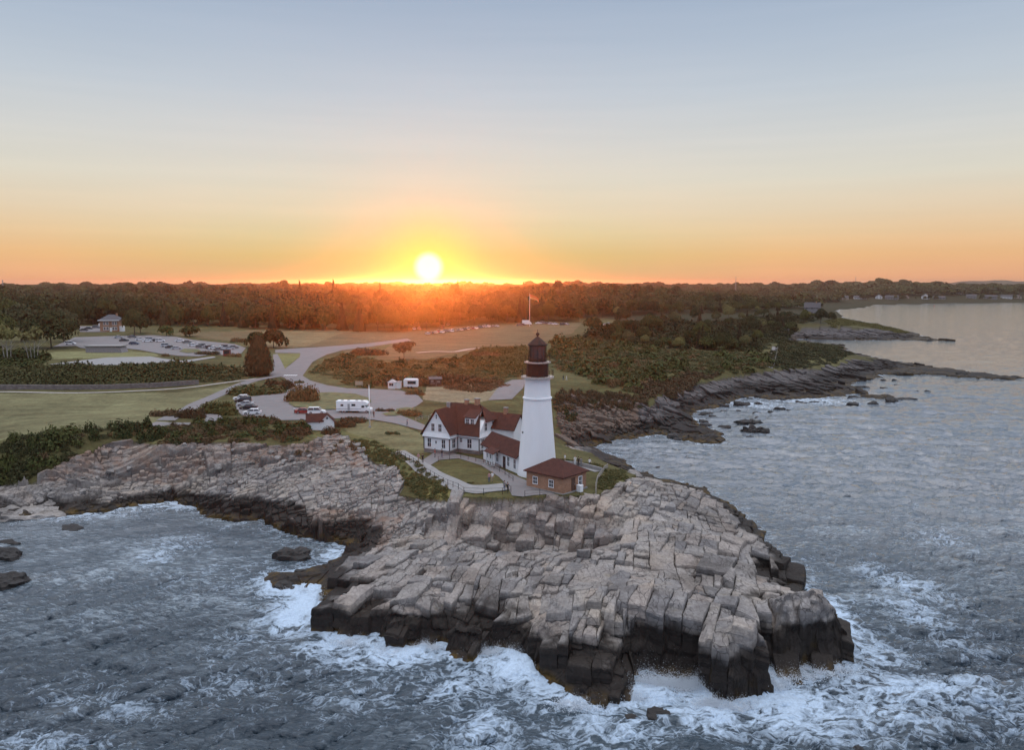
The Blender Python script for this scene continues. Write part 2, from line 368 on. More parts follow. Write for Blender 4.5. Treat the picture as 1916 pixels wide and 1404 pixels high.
paint([(1055,790),(1130,796),(1200,812),(1130,830),(1090,838),(1055,826)], (0.24,0.225,0.215), 0.1, 0.2)
paint([(790,905),(840,915),(845,940),(790,930)], (0.17,0.15,0.06))
paint([(1110,900),(1130,880),(1165,885),(1170,905),(1240,960),(1180,970),(1130,930)], (0.10,0.092,0.042), .3, .4)
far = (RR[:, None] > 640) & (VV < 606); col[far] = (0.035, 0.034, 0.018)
rockmix = rockf * np.where((UU > 1195) & (VV < 800), 0.16, np.where((UU > 1030) & (VV < 835), .6, 1.0)); col[(UU > 1195) & (VV < 800) & rock] = (0.06, 0.056, 0.057); col[(UU > 1030) & (UU <= 1195) & (VV < 838) & rock] = (0.10, 0.07, 0.05); col[(UU > 1120) & (VV > 795) & (VV < 838) & rock] = (0.05, 0.045, 0.042)
def rust_mask(u, v):
    r = (inpoly(u, v, [(60,820),(420,810),(620,800),(700,880),(560,860),(420,870),(330,910),(250,900),(60,900)]) | inpoly(u, v, [(360,935),(560,950),(760,960),(720,1030),(370,1000)]) | inpoly(u, v, [(1030,700),(1225,730),(1225,830),(1040,835)])).astype(np.float32) * 0.8
    return r + 0.35 * inpoly(u, v, [(840,930),(1140,925),(1150,1035),(840,1010)])
rust = rust_mask(un, vnn)
# height of the dark tidal band above the water
def tide_level(x, y, u, v):
    n = fbm(x * .14, y * .14, 4, 71); t0 = 2.9 + 1.5 * n + 0.5 * vn(x * 0.6, y * 0.6, 72)
    t0 = t0 + 2.5 * inpoly(u, v, [(1180,1120),(1700,1060),(1700,1404),(1180,1404)]) + 0.8 * inpoly(u, v, [(560,1080),(1180,1120),(1180,1404),(560,1404)])
    t0 = np.where(v < 1050, np.where(u < 720, 1.6, 2.0) + 0.6 * n, t0)
    t0 = np.where((v < 1050) & (v > 925) & (u > 350) & (u < 770), 3.3 + 1.2 * n, t0)
    t0 = np.where((u > 1320) & (v >= 900) & (v < 1110), 3.2 + n, t0)
    return np.where((u > 1120) & (v < 850), np.where(u > 1225, 2.7, 2.1) + 1.3 * fbm(x * .06, y * .06, 4, 71), t0)
t0 = tide_level(GX, GY, UU, VV)
tide = rockf * sstep(0.3, -0.3, Z - t0 + .35 * fbm(GX * 1.3, GY * 1.3, 3, 79)) * np.where(RR[:, None] > 900, 0.3, 1.0)
weed = rockf * sstep(0.4, -0.4, Z - (0.7 + 0.5 * fbm(GX * 0.3, GY * 0.3, 3, 73)))
# ledges and blocks on the steep faces: push the face in and out
_zr = np.gradient(Z, axis=0) / np.gradient(RR)[:, None]; _za = np.gradient(Z, axis=1) / np.gradient(ANG)[None, :] / RR[:, None]
_gx = _zr * np.sin(ANG) + _za * np.cos(ANG); _gy = _zr * np.cos(ANG) - _za * np.sin(ANG); _gm = np.hypot(_gx, _gy) + 1e-6
_fw = rockf * sstep(.7, 2.0, np.hypot(np.gradient(ZB, axis=0) / np.gradient(RR)[:, None], np.gradient(ZB, axis=1) / np.gradient(ANG)[None, :] / RR[:, None])) * (RR < 135)[:, None]
_s = np.where(np.abs(_gx) > np.abs(_gy) * 1.2, GY, GX)
D = np.zeros(GX.shape, np.float32)
for (a_, b_, m_, s_) in ((2.6, 1.35, .42, 711), (1.1, .62, .17, 733)):
    c, c2, c3, ox, oy, e = joints(Z[:iN] + .08 * GX[:iN], _s[:iN], b_, a_, s_, .25)
    D[:iN] += m_ * ((c - .5) * 2 - .9 * np.clip(1 - e / (.16 * b_), 0, 1)) 
DX = -_gx / _gm * D * _fw; DY = -_gy / _gm * D * _fw
for _q in (DX, DY): _q[1:-1, 1:-1] = (_q[1:-1, 1:-1] * 2 + _q[:-2, 1:-1] + _q[2:, 1:-1] + _q[1:-1, :-2] + _q[1:-1, 2:]) / 6
keep = (Z[:-1, :-1] > -1.6) | (Z[1:, :-1] > -1.6) | (Z[:-1, 1:] > -1.6) | (Z[1:, 1:] > -1.6)
idx = np.arange(nr * na).reshape(nr, na)
quads = np.stack([idx[:-1, :-1], idx[:-1, 1:], idx[1:, 1:], idx[1:, :-1]], -1)
isrock = rock[:-1, :-1]
VALL = np.stack([GX + DX, GY + DY, Z], -1).reshape(-1, 3)
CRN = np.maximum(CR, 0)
def sub_mesh(name, mask, mat, smooth):
    f = quads[mask]
    used = np.unique(f); remap = np.zeros(nr * na, np.int32); remap[used] = np.arange(len(used))
    me = fast_mesh(name, VALL[used], remap[f], smooth)
    attr(me, 'cover', col.reshape(-1, 3)[used], 'FLOAT_COLOR'); attr(me, 'rock', rockmix.ravel()[used])
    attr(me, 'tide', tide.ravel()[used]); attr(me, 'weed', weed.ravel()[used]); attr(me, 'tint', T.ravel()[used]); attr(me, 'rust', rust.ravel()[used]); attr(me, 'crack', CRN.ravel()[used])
    me.materials.append(mat)
    o = link(bpy.data.objects.new(name, me)); o['kind'] = 'structure'; print(name, len(f)); return o
def rock_color(t, rock_attr=True):
    """grey pink coastal rock; returns colour socket and bump socket"""
    p = t.pos()
    pt = t.ramp(t.noise(0.085, 5, 0.62, p, .6), [(0.36, (0.62, .60, .58)), (0.5, (1, 1, 1)), (0.64, (1.10, 1.05, .97))])
    n = t.noise(0.22, 6, 0.6, p); n_f = t.noise(2.6, 8, 0.65, p); strat = t.noise(1.0, 6, 0.6, t.pos(0.35, 0.35, 5.0), 0.4)
    c = t.mix(t.ramp(n, [(0.3, 0), (0.7, 1)]), (0.225, 0.210, 0.197), (0.375, 0.354, 0.332))
    c = t.mix(t.ramp(n_f, [(0.32, 0), (0.6, 1)]), t.mix(1.0, c, (0.62, 0.60, 0.60), 'MULTIPLY'), c)
    c = t.mix(1.0, c, pt, 'MULTIPLY')
    c = t.mix(t.ramp(strat, [(0.38, 0.3), (0.5, 0)]), c, (0.16, 0.14, 0.135))
    return c, n_f, strat, n, p
def make_rock_mat():
    t = NT('coastal_rock')
    c, n_f, strat, n, p = rock_color(t)
    tint = t.attr('tint').outputs['Fac']
    c = t.mix(1.0, c, t.ramp(t.math('ADD', tint, 0.5), [(0.0, (0.72, 0.74, 0.78)), (0.5, (1, 1, 1)), (1, (1.12, 1.05, 1.0))]), 'MULTIPLY')
    rustn = t.math('MULTIPLY', t.attr('rust').outputs['Fac'], t.ramp(t.noise(0.5, 5, 0.6, p), [(0.35, 0), (0.7, 1)]))
    c = t.mix(rustn, c, (0.21, 0.125, 0.085))
    lich = t.ramp(t.noise(0.9, 7, 0.7, p), [(0.6, 0), (0.72, 0.5)])
    c = t.mix(lich, c, (0.20, 0.17, 0.115))
    c = t.mix(t.math('MULTIPLY', t.attr('crack').outputs['Fac'], 0.85), c, (0.06, 0.052, 0.05))  # dark joints, with the shade inside the cracks put into the colour too
    pv = t.n('VectorMath', {0: p, 1: t.n('VectorMath', {0: t.n('TexNoise', {'Scale': .8, 'Detail': 4, 'Vector': p}).outputs['Color'], 3: .9}, operation='SCALE').outputs[0]}, operation='ADD').outputs[0]
    hair = t.n('TexVoronoi', {'Scale': 1.0, 'Vector': t.n('Mapping', {'Vector': pv, 'Rotation': (0, 0, R(20)), 'Scale': (1.15, .42, .8)}).outputs[0]}, feature='DISTANCE_TO_EDGE').outputs['Distance']
    hair = t.n('MapRange', {'Value': hair, 'From Min': .045, 'From Max': .0}, clamp=True).outputs[0]
    hair = t.math('MULTIPLY', hair, t.ramp(t.noise(.35, 3, .5, p), [(.4, 0), (.6, 1)]))
    c = t.mix(t.math('MULTIPLY', hair, .8), c, (.055, .048, .045))
    td = t.attr('tide').outputs['Fac']
    c = t.mix(t.attr('rock').outputs['Fac'], t.mix(1.0, t.attr('cover').outputs['Color'], t.ramp(t.noise(1.2, 6, 0.7, p), [(0.3, 0.65), (0.7, 1.3)]), 'MULTIPLY'), c)
    c = t.mix(t.math('MULTIPLY', td, 0.95), c, t.mix(n_f, (0.009, 0.0075, 0.0068), (0.032, 0.026, 0.022)))
    wd = t.math('MULTIPLY', t.attr('weed').outputs['Fac'], t.ramp(t.noise(0.7, 4, 0.6, p), [(0.42, 0), (0.6, 1)]))
    c = t.mix(wd, c, (0.085, 0.055, 0.018))
    b = t.math('ADD', t.math('MULTIPLY', n_f, 0.5), t.math('MULTIPLY', strat, 0.3)); b = t.math('SUBTRACT', b, t.math('MULTIPLY', hair, .6))
    t.bsdf(c, t.mix(td, (0.88,)*3, (0.62,)*3), b, 0.6, 0.2, spec=0.1); return t.m
MROCK = make_rock_mat()
def make_ground_mat():
    t = NT('ground_cover'); p = t.pos()
    c = t.mix(1.0, t.attr('cover').outputs['Color'], t.ramp(t.noise(0.9, 7, 0.7, p), [(0.25, 0.6), (0.75, 1.4)]), 'MULTIPLY')
    c = t.mix(1.0, c, t.ramp(t.noise(0.12, 4, 0.6, t.pos(0.5, 2.0, 1)), [(0.3, (0.74, 0.68, 0.62)), (0.7, (1.18, 1.22, 1.14))]), 'MULTIPLY')
    t.bsdf(c, 0.95, t.noise(2.5, 6, 0.7, p), 0.6, 0.15, spec=0.1); return t.m
MGROUND = make_ground_mat()
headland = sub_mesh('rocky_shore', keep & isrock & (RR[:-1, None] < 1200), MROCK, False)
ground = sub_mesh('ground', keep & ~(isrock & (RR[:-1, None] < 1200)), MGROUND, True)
def zt(x, y):
    """height of the built terrain under (x, y)"""
    r = math.hypot(x, y); a = math.atan2(x, y)
    i = np.interp(r, RR, np.arange(nr)); j = np.interp(a, ANG, np.arange(na))
    i0 = int(min(i, nr - 2)); j0 = int(min(j, na - 2)); fi = i - i0; fj = j - j0
    return float(Z[i0, j0] * (1 - fi) * (1 - fj) + Z[i0 + 1, j0] * fi * (1 - fj) + Z[i0, j0 + 1] * (1 - fi) * fj + Z[i0 + 1, j0 + 1] * fi * fj)
# ------------------------------------------------------------------ jointed slabs: the bare ledges are built block by block
def rock_attrs(x, y, z, tint, dark):
    u, v = proj(x, y, z); un_ = u + 7 * fbm(x * .12, y * .12, 4, 91); vn2 = v + 4 * fbm(x * .12, y * .12, 4, 92)
    t0 = tide_level(x, y, u, v); r = np.hypot(x, y)
    td = sstep(0.75, -0.45, z - t0 + .75 * fbm(x * .9, y * .9 + z * .6, 4, 79)) * np.where(r > 900, .3, 1)
    wd_ = sstep(.4, -.4, z - (.7 + .5 * fbm(x * .3, y * .3, 3, 73)))
    rk = np.where((u > 1195) & (v < 800), .2, np.where((u > 1030) & (v < 835), .3, 1.0))
    cv = np.where(((u > 1195) & (v < 800))[:, None], (.075, .07, .072), (.085, .058, .042))
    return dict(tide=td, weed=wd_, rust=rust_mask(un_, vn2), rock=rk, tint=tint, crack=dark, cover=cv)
def slab_field(x0, x1, y0, y1, ang, smin, smax, seed, warp, deep, accept, res=.42, lift=.0, aspect=1.5, skew=14, step=.10):
    g = np.random.default_rng(seed); rd = random.Random(seed); ca, sa = math.cos(ang), math.sin(ang); cx, cy = (x0 + x1) / 2, (y0 + y1) / 2
    hw = math.hypot(x1 - x0, y1 - y0) / 2
    leaves = []; stack = [[(-hw, -hw), (hw, -hw), (hw, hw), (-hw, hw)]]
    while stack:
        po = stack.pop(); n = len(po); ma = sum(p[0] for p in po) / n; mb_ = sum(p[1] for p in po) / n
        la = max(p[0] for p in po) - min(p[0] for p in po); lb = max(p[1] for p in po) - min(p[1] for p in po)
        wx_, wy_ = cx + ma * ca - mb_ * sa, cy + ma * sa + mb_ * ca; mg = max(la, lb) * .75 + 4
        if wx_ + mg < x0 or wx_ - mg > x1 or wy_ + mg < y0 or wy_ - mg > y1: continue
        big = .5 + .5 * math.sin(ma * .13 + seed) * math.cos(mb_ * .11 + 2 * seed) + .35 * math.sin(ma * .31 - mb_ * .23)
        lim = smin + (smax - smin) * min(1, max(0, rd.random() ** 1.5 * .6 + .55 * big * rd.random()))
        if la < lim and lb < lim * aspect and n >= 3:
            if la > .25 and lb > .25: leaves.append(po)
            continue
        along_b = la * aspect > lb; t_ = math.radians((90 if along_b else 0) + rd.gauss(0, skew)); dx_, dy_ = math.cos(t_), math.sin(t_)
        f = rd.uniform(-.22, .22); px_, py_ = ma + (la * f if along_b else 0), mb_ + (0 if along_b else lb * f)
        A_, B_ = [], []
        for k in range(n):
            p, q = po[k], po[(k + 1) % n]; sp = dx_ * (p[1] - py_) - dy_ * (p[0] - px_); sq_ = dx_ * (q[1] - py_) - dy_ * (q[0] - px_)
            (A_ if sp >= 0 else B_).append(p)
            if sp * sq_ < 0: w_ = sp / (sp - sq_); c = (p[0] + (q[0] - p[0]) * w_, p[1] + (q[1] - p[1]) * w_); A_.append(c); B_.append(c)
        if len(A_) < 3 or len(B_) < 3: leaves.append(po); continue
        stack += [A_, B_]
    def to_world(a, b):
        f1 = fbm(a * .05 + 3, b * .05, 3, seed + 1) * 2; f2 = fbm(a * .05, b * .05 + 7, 3, seed + 2) * 2
        a2 = a + warp * f1 + .17 * fbm(a * .7, b * .7, 4, seed + 3); b2 = b + warp * f2 + .17 * fbm(a * .7, b * .7, 4, seed + 4)
        return cx + a2 * ca - b2 * sa, cy + a2 * sa + b2 * ca
    ac = np.array([sum(p[0] for p in q) / len(q) for q in leaves]); bc = np.array([sum(p[1] for p in q) / len(q) for q in leaves]); X, Y = to_world(ac, bc)
    m = (X > x0) & (X < x1) & (Y > y0) & (Y < y1); zc = np.full(X.shape, -9.); d_ = zc.copy(); zc[m] = base_z(X[m], Y[m]); d_[m] = coast_dist(X[m], Y[m]); m[m] &= accept(X[m], Y[m], zc[m], d_[m])
    leaves = [q for q, k in zip(leaves, m) if k]; X, Y, ac, bc, zc, d_ = X[m], Y[m], ac[m], bc[m], zc[m], d_[m]
    e = .8; gx = (base_z(X + e, Y) - base_z(X - e, Y)) / (2 * e); gy = (base_z(X, Y + e) - base_z(X, Y - e)) / (2 * e)
    ga = gx * ca + gy * sa; gb = -gx * sa + gy * ca
    grp = (np.floor(fbm(X * .10, Y * .10, 2, seed + 9) * 3.2 + .5) / 3.2) * 1.0 + fbm(X * .3, Y * .3, 2, seed + 10) * .25
    A, B, Zv, Fs, TI, DK = [], [], [], [], [], []; off = 0
    for k, po in enumerate(leaves):
        ar = abs(sum(po[i][0] * po[(i + 1) % len(po)][1] - po[(i + 1) % len(po)][0] * po[i][1] for i in range(len(po)))) / 2; sz = math.sqrt(max(ar, .05))
        rim = []
        for i in range(len(po)):
            p, q = po[i], po[(i + 1) % len(po)]; L = math.hypot(q[0] - p[0], q[1] - p[1]); nn_ = max(1, int(L / res + .5))
            rim += [(p[0] + (q[0] - p[0]) * t / nn_, p[1] + (q[1] - p[1]) * t / nn_) for t in range(nn_)]
        rim = np.array(rim); n = len(rim); c = np.array([ac[k], bc[k]]); gap = min(.10, .015 + .03 * sz * rd.random() ** 2); dl = rim - c; ln = np.hypot(dl[:, 0], dl[:, 1])[:, None] + 1e-6
        rim = c + dl * np.maximum(.3, 1 - gap / ln); dl = rim - c; rad = np.hypot(dl[:, 0], dl[:, 1]); un_ = dl / (rad[:, None] + 1e-6)
        st = math.hypot(ga[k], gb[k]); keep_ = .8 if st < .4 else .45 if st < .8 else .12
        ta, tb = ga[k] * keep_ + g.normal() * .05, gb[k] * keep_ + g.normal() * .05 + .02
        jump = g.normal() * step * min(sz, 3) ** .5 * (2.6 if rd.random() < .14 else .8)
        z0 = zc[k] + lift + grp[k] + jump
        chip = np.maximum(0, g.normal(size=n)) ** 1.5 * .10 * sz ** .5; chip = (chip + np.roll(chip, 1) + np.roll(chip, -1)) / 2
        cut = None
        if rd.random() < .45: ca0 = rd.uniform(0, 6.28); cut = (math.cos(ca0), math.sin(ca0), rd.uniform(.15, .55), rd.uniform(.12, .5) * min(1, sz / 2))
        t_ = g.normal() * .3; rings = []
        marg = min(.10, .2 * sz)
        for f, dn in ((None, .07), (1, .0), (.72, 0), (.42, 0), (.16, 0), (0, 0)):
            R_ = rim if f is None else c + un_ * np.maximum(rad - marg, rad * .5)[:, None] * f
            zz = z0 + ta * (R_[:, 0] - c[0]) + tb * (R_[:, 1] - c[1]) - dn * sz ** .5
            if f is None: zz = zz - chip
            elif f == 1: zz = zz - chip * .35
            if cut: zz = zz - np.where((R_[:, 0] - c[0]) * cut[0] + (R_[:, 1] - c[1]) * cut[1] > cut[2] * sz * .7, cut[3], 0)
            rings.append(np.arange(n) + off); off += n; A.append(R_[:, 0]); B.append(R_[:, 1]); Zv.append(zz); TI.append(np.full(n, t_)); DK.append(np.zeros(n))
            if f is None: rz = zz
        for p, q in zip(rings[:-1], rings[1:]): Fs.append(np.stack([p, np.roll(p, -1), np.roll(q, -1), q], -1)[:, ::-1])
        bot = -.9 if (d_[k] < 6 or st > .5) else zc[k] - 2.2
        if d_[k] < 6: bot = max(-.9, zc[k] - deep)
        lev = []; zl = float(rz.mean())
        while zl > bot: zl -= rd.uniform(.3, 1.0); lev.append(zl)
        prev = rings[0]; shp = g.normal(size=n) * .03
        for q, zq in enumerate(lev[:14]):
            ins = -.05 + .025 * q + rd.uniform(-.15, .15) * min(1, sz / 1.4)
            for zz, i2 in (((zq + .06, ins), (zq, ins + rd.uniform(-.02, .10))) if sz > 1.0 else ((zq, ins),)):
                ra = rim[:, 0] + un_[:, 0] * -(i2 + shp); rb = rim[:, 1] + un_[:, 1] * -(i2 + shp); A.append(ra); B.append(rb); Zv.append(np.minimum(zz + ta * (ra - c[0]) + tb * (rb - c[1]), rz - .02 * (q + 1))); TI.append(np.full(n, t_)); DK.append(np.full(n, min(1, .15 + .12 * q) * (d_[k] > 6)))  # slab sides coloured darker with depth, painting the shade of the gaps
                cur = np.arange(n) + off; off += n; Fs.append(np.stack([prev, np.roll(prev, -1), np.roll(cur, -1), cur], -1)); prev = cur
    A, B, Zv, TI, DK = map(np.concatenate, (A, B, Zv, TI, DK)); Fs = np.concatenate(Fs)
    x, y = to_world(A, B); Zv = Zv + .16 * fbm(x * .55, y * .55, 4, seed + 5) + .05 * fbm(x * 2.6, y * 2.6, 3, seed + 6)
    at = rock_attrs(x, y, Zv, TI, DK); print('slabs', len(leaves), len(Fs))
    return np.stack([x, y, Zv], -1), Fs[:, ::-1], at
def on_rock(X, Y, zc, d_):
    u, v = proj(X, Y, zc); u = u + 7 * fbm(X * .12, Y * .12, 4, 91); v = v + 4 * fbm(X * .12, Y * .12, 4, 92); m = np.zeros(X.shape, bool)
    for p_ in ROCK_POLYS: m |= inpoly(u, v, p_)
    m |= d_ < 7
    for cx, cy, rad in ((4.5, 139, 7), (-8, 157, 14), (-2, 146, 8)): m &= np.hypot(X - cx, Y - cy) > rad
    return m & (d_ > .25)
def acc_main(X, Y, zc, d_): return on_rock(X, Y, zc, d_) & ~((X < -14) & (Y > 118)) & (np.hypot(X, Y) < 160) 
def acc_west(X, Y, zc, d_): return on_rock(X, Y, zc, d_) & (X < -14) & (Y > 118) & (np.hypot(X, Y) < 200)
def acc_east(X, Y, zc, d_): u, v = proj(X, Y, zc); return on_rock(X, Y, zc, d_) & (np.hypot(X, Y) >= 160) & (X > 5) & (Y < 700) & ~((u < 1222) & (v < 815))
def acc_cove(X, Y, zc, d_): u, v = proj(X, Y, zc); return on_rock(X, Y, zc, d_) & (np.hypot(X, Y) >= 160) & (X > 5) & (u < 1222) & (v < 815)
SL = [slab_field(-45, 62, 74, 160, R(-17), .8, 6.8, 21, .8, 5.5, acc_main, .36, 0, 1.7, 8, .075),
      slab_field(-130, -12, 112, 200, R(9), .7, 4.6, 22, 1.0, 4.0, acc_west, .45, -.1, 1.0, 18),
      slab_field(5, 420, 150, 640, R(32), 2.0, 8.5, 23, 1.6, 3.0, acc_east, 1.2, -.1, 2.0, 12, .16),
      slab_field(5, 80, 160, 290, R(-30), .9, 6.5, 24, 1.6, 4.5, acc_cove, .6, -.2, .7, 20, .34)]
def slab_object(name, parts):
    V_, F_, o = [], [], 0; at = {}
    for v, f, a in parts:
        V_.append(v); F_.append(f + o); o += len(v)
        for k_, q in a.items(): at.setdefault(k_, []).append(q)
    me = fast_mesh(name, np.concatenate(V_), np.concatenate(F_))
    for k_, q in at.items(): attr(me, k_, np.concatenate(q), 'FLOAT_COLOR' if k_ == 'cover' else 'FLOAT')
    me.materials.append(MROCK); ob = link(bpy.data.objects.new(name, me)); ob['kind'] = 'structure'; return ob
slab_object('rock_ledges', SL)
# ------------------------------------------------------------------ sea
def ocean_tile(N, L, wind, wdir, amp, seed, cut, spread=2):
    g = np.random.default_rng(seed)
    k1 = 2 * np.pi * np.fft.fftfreq(N, L / N)
    kx, ky = np.meshgrid(k1, k1); k = np.hypot(kx, ky); k[0, 0] = 1e-6
    Lw = wind * wind / 9.81
    cs = (kx * math.cos(wdir) + ky * math.sin(wdir)) / k
    ph = np.exp(-1 / (k * Lw)**2) / k**4 * np.abs(cs)**spread * np.exp(-(k * cut)**2)
    ph[0, 0] = 0; ph[cs < 0] *= 0.15
    hk = (g.normal(size=(N, N)) + 1j * g.normal(size=(N, N))) * np.sqrt(ph)
    h = np.real(np.fft.ifft2(hk)); s = amp / h.std()
    dx = np.real(np.fft.ifft2(-1j * kx / k * hk)); dy = np.real(np.fft.ifft2(-1j * ky / k * hk))
    return h * s, dx * s, dy * s, L
def samp(tile, x, y):
    N = tile[0].shape[0]; L = tile[3]
    fx = (x / L * N) % N; fy = (y / L * N) % N
    ix = fx.astype(int); iy = fy.astype(int); a = fx - ix; b = fy - iy; jx = (ix + 1) % N; jy = (iy + 1) % N; ix %= N; iy %= N
    return [t[iy, ix] * (1 - a) * (1 - b) + t[iy, jx] * a * (1 - b) + t[jy, ix] * (1 - a) * b + t[jy, jx] * a * b for t in tile[:3]]
SA = np.radians(np.concatenate([np.arange(-62, -37, .35), np.arange(-37, 37, .075), np.arange(37, 62.1, .35)]))
rs = [45.0]
while rs[-1] < 3400:
    r = rs[-1]; rs.append(r + min(max(0.17, r * r / (CH * 788.0) * 0.75), 60))
SR = np.array(rs); SX = SR[:, None] * np.sin(SA)[None]; SY = SR[:, None] * np.cos(SA)[None]
print('sea grid', SX.shape)
def scoarse(fn, st=3):
    ri = np.unique(np.append(np.arange(0, len(SR), st), len(SR) - 1)); ai = np.unique(np.append(np.arange(0, len(SA), st), len(SA) - 1))
    v = fn(SX[np.ix_(ri, ai)], SY[np.ix_(ri, ai)])
    tmp = np.stack([np.interp(np.arange(len(SR)), ri, v[:, k]) for k in range(len(ai))], 1)
    return np.stack([np.interp(np.arange(len(SA)), ai, tmp[k]) for k in range(len(SR))], 0)
SD = -scoarse(coast_dist)            # distance offshore
big = ocean_tile(512, 190.0, 5.2, R(96), 0.21, 4, 0.35, 6)
mid = ocean_tile(512, 83.0, 2.35, R(126), 0.15, 9, 0.10, 9)
sml = ocean_tile(512, 41.0, 1.95, R(72), 0.14, 13, 0.05, 9)
md2 = ocean_tile(512, 131.0, 3.5, R(80), 0.2, 31, 0.2, 8)
tny = ocean_tile(512, 23.0, 1.25, R(112), 0.048, 23, 0.03, 4)
wr = sstep(-15, 30, SX + .12 * (SY - 100))
hx = np.zeros(SX.shape); hy = hx.copy(); hz = hx.copy()
farf = sstep(560, 190, SR)[:, None]
for tile, a, ch in ((big, 1.0, 0.9), (md2, .5 + .5 * wr, .9), (mid, 1.0 - .6 * wr, 1.0), (sml, (.35 + .65 * wr), 1.0), (tny, sstep(210, 110, SR)[:, None], 0.9)):
    h, dx, dy = samp(tile, SX, SY)
    hz += h * a; hx += dx * a * ch; hy += dy * a * ch
calm = sstep(-2, 14, SD) * 0.7 + 0.3
su, sv = proj(SX, SY, 0 * SX)
lee = 1 - 0.62 * inpoly(su, sv, [(-400,960),(700,960),(700,1040),(420,1080),(200,1060),(-400,1120)]) 
k = calm * (0.2 + 0.8 * farf) * lee; k = k * np.where(sv > 900, 1.15, 1)
crest = hz.copy()
# foam field
foam = np.exp(-np.clip(SD, 0, 99) / 2.6) * (0.55 + 0.35 * fbm(SX * .1, SY * .1, 3, 144))
def blob(u, v, a, b, rot, w):
    cx, cy = P(u, v, 0); ex, ey = P(u + a, v, 0); qx, qy = P(u, v + b, 0)
    A = abs(ex - cx); B = abs(qy - cy); ca, sa = math.cos(R(rot)), math.sin(R(rot))
    dx = SX - cx; dy = SY - cy; p = (dx * ca + dy * sa) / A; q = (-dx * sa + dy * ca) / B
    return w * np.exp(-(p * p + q * q))
FOAM = [(1500,1330,170,60,0,.75),(1330,1340,120,45,0,.7),(1700,1290,150,45,0,.55),(1850,1330,120,60,0,.45),(1150,1370,130,40,0,.5),(960,1260,60,30,0,.7),(860,1290,90,40,0,.45),(900,1370,70,60,0,.5),
        (700,1230,110,28,0,.6),(560,1150,60,40,0,.8),(560,1110,40,20,0,.8),(610,1210,90,35,0,.5),(480,1200,90,40,0,.3),(290,1045,45,14,0,.5),(330,1020,90,26,0,.35),(150,1300,90,30,0,.35),(250,1330,110,26,0,.4),(60,1390,160,28,0,.45),
        (1690,1090,60,50,20,.55),(1720,1150,60,40,0,.5),(1660,1230,60,40,0,.45),(1760,1010,60,20,0,.4),(1640,1330,120,60,0,.55),(620,1035,40,14,0,.5),(1000,1310,80,40,0,.35),(400,1290,150,40,0,.25),(700,1300,120,40,0,.22),(1230,1310,60,20,0,.9),(1330,1310,50,18,0,.8),
        (1420,758,60,8,0,.5),(1530,752,90,7,0,.5),(330,948,120,10,0,.4),(180,965,120,14,0,.3),(400,1080,200,60,0,.16),(1800,1200,120,60,0,.25)]
lit = np.zeros(SX.shape)
for f_ in FOAM: lit = np.maximum(lit, blob(*f_) * .85) + blob(*f_) * .12
foam = np.clip(np.maximum(foam * np.where(sv > 1040, 1, 0.55), 0) + lit, 0, 1.15)
foam += .17 * sstep(1120, 1300, sv) * (1 - sstep(700, 1000, su) * .3) * (.5 + fbm(SX * .06 + SY * .03, SY * .09, 3, 149)); foam += 0.10 * sstep(0.25, 0.7, crest) * (sv > 1000)
# surf heaped against the seaward rocks
surf = np.exp(-np.clip(SD, 0, 99) / 2.2) * (sv > 1090) * (0.5 + 0.5 * fbm(SX * 0.22, SY * 0.22, 3, 141)) * 1.1 * sstep(-3, 0.4, SD)
surf += blob(960, 1255, 45, 22, 0, 0.9) + blob(1230, 1305, 50, 18, 0, 1.0) + blob(560, 1125, 45, 22, 0, .5)
rough = fbm(SX * 1.1, SY * 1.1, 5, 143) * 0.25 * np.clip(foam, 0, 1) * sstep(260, 120, SR)[:, None]
SZ = hz * k + surf + rough
SZ = np.where(SD < -0.4, np.minimum(SZ, 0.35), SZ)
ksea = SD > -4.5
ksea = ksea[:-1, :-1] | ksea[1:, 1:] | ksea[:-1, 1:] | ksea[1:, :-1]
ii = np.arange(SX.size).reshape(SX.shape)
sq = np.stack([ii[:-1, :-1], ii[:-1, 1:], ii[1:, 1:], ii[1:, :-1]], -1)[ksea]
sv_all = np.stack([SX + hx * k, SY + hy * k, SZ], -1).reshape(-1, 3)
us = np.unique(sq); rm = np.zeros(SX.size, np.int32); rm[us] = np.arange(len(us))
sme = fast_mesh('sea', sv_all[us], rm[sq], True)
attr(sme, 'foam', foam.ravel()[us]); attr(sme, 'gloss', (1.55 + 1.4 * sstep(100, 220, SR)[:, None] + 0 * SX).ravel()[us]); attr(sme, 'crest', (crest / crest.std()).ravel()[us]); attr(sme, 'fleck', (sstep(900, 1010, sv) * (1 - .75 * sstep(1120, 1240, sv)) * .9 + .1).ravel()[us] * np.where(su < 1300, 1, .75).ravel()[us]); attr(sme, 'chop', (0.16 + 0.84 * farf + .24 * sstep(350, 700, SR)[:, None] + 0 * SX).ravel()[us])
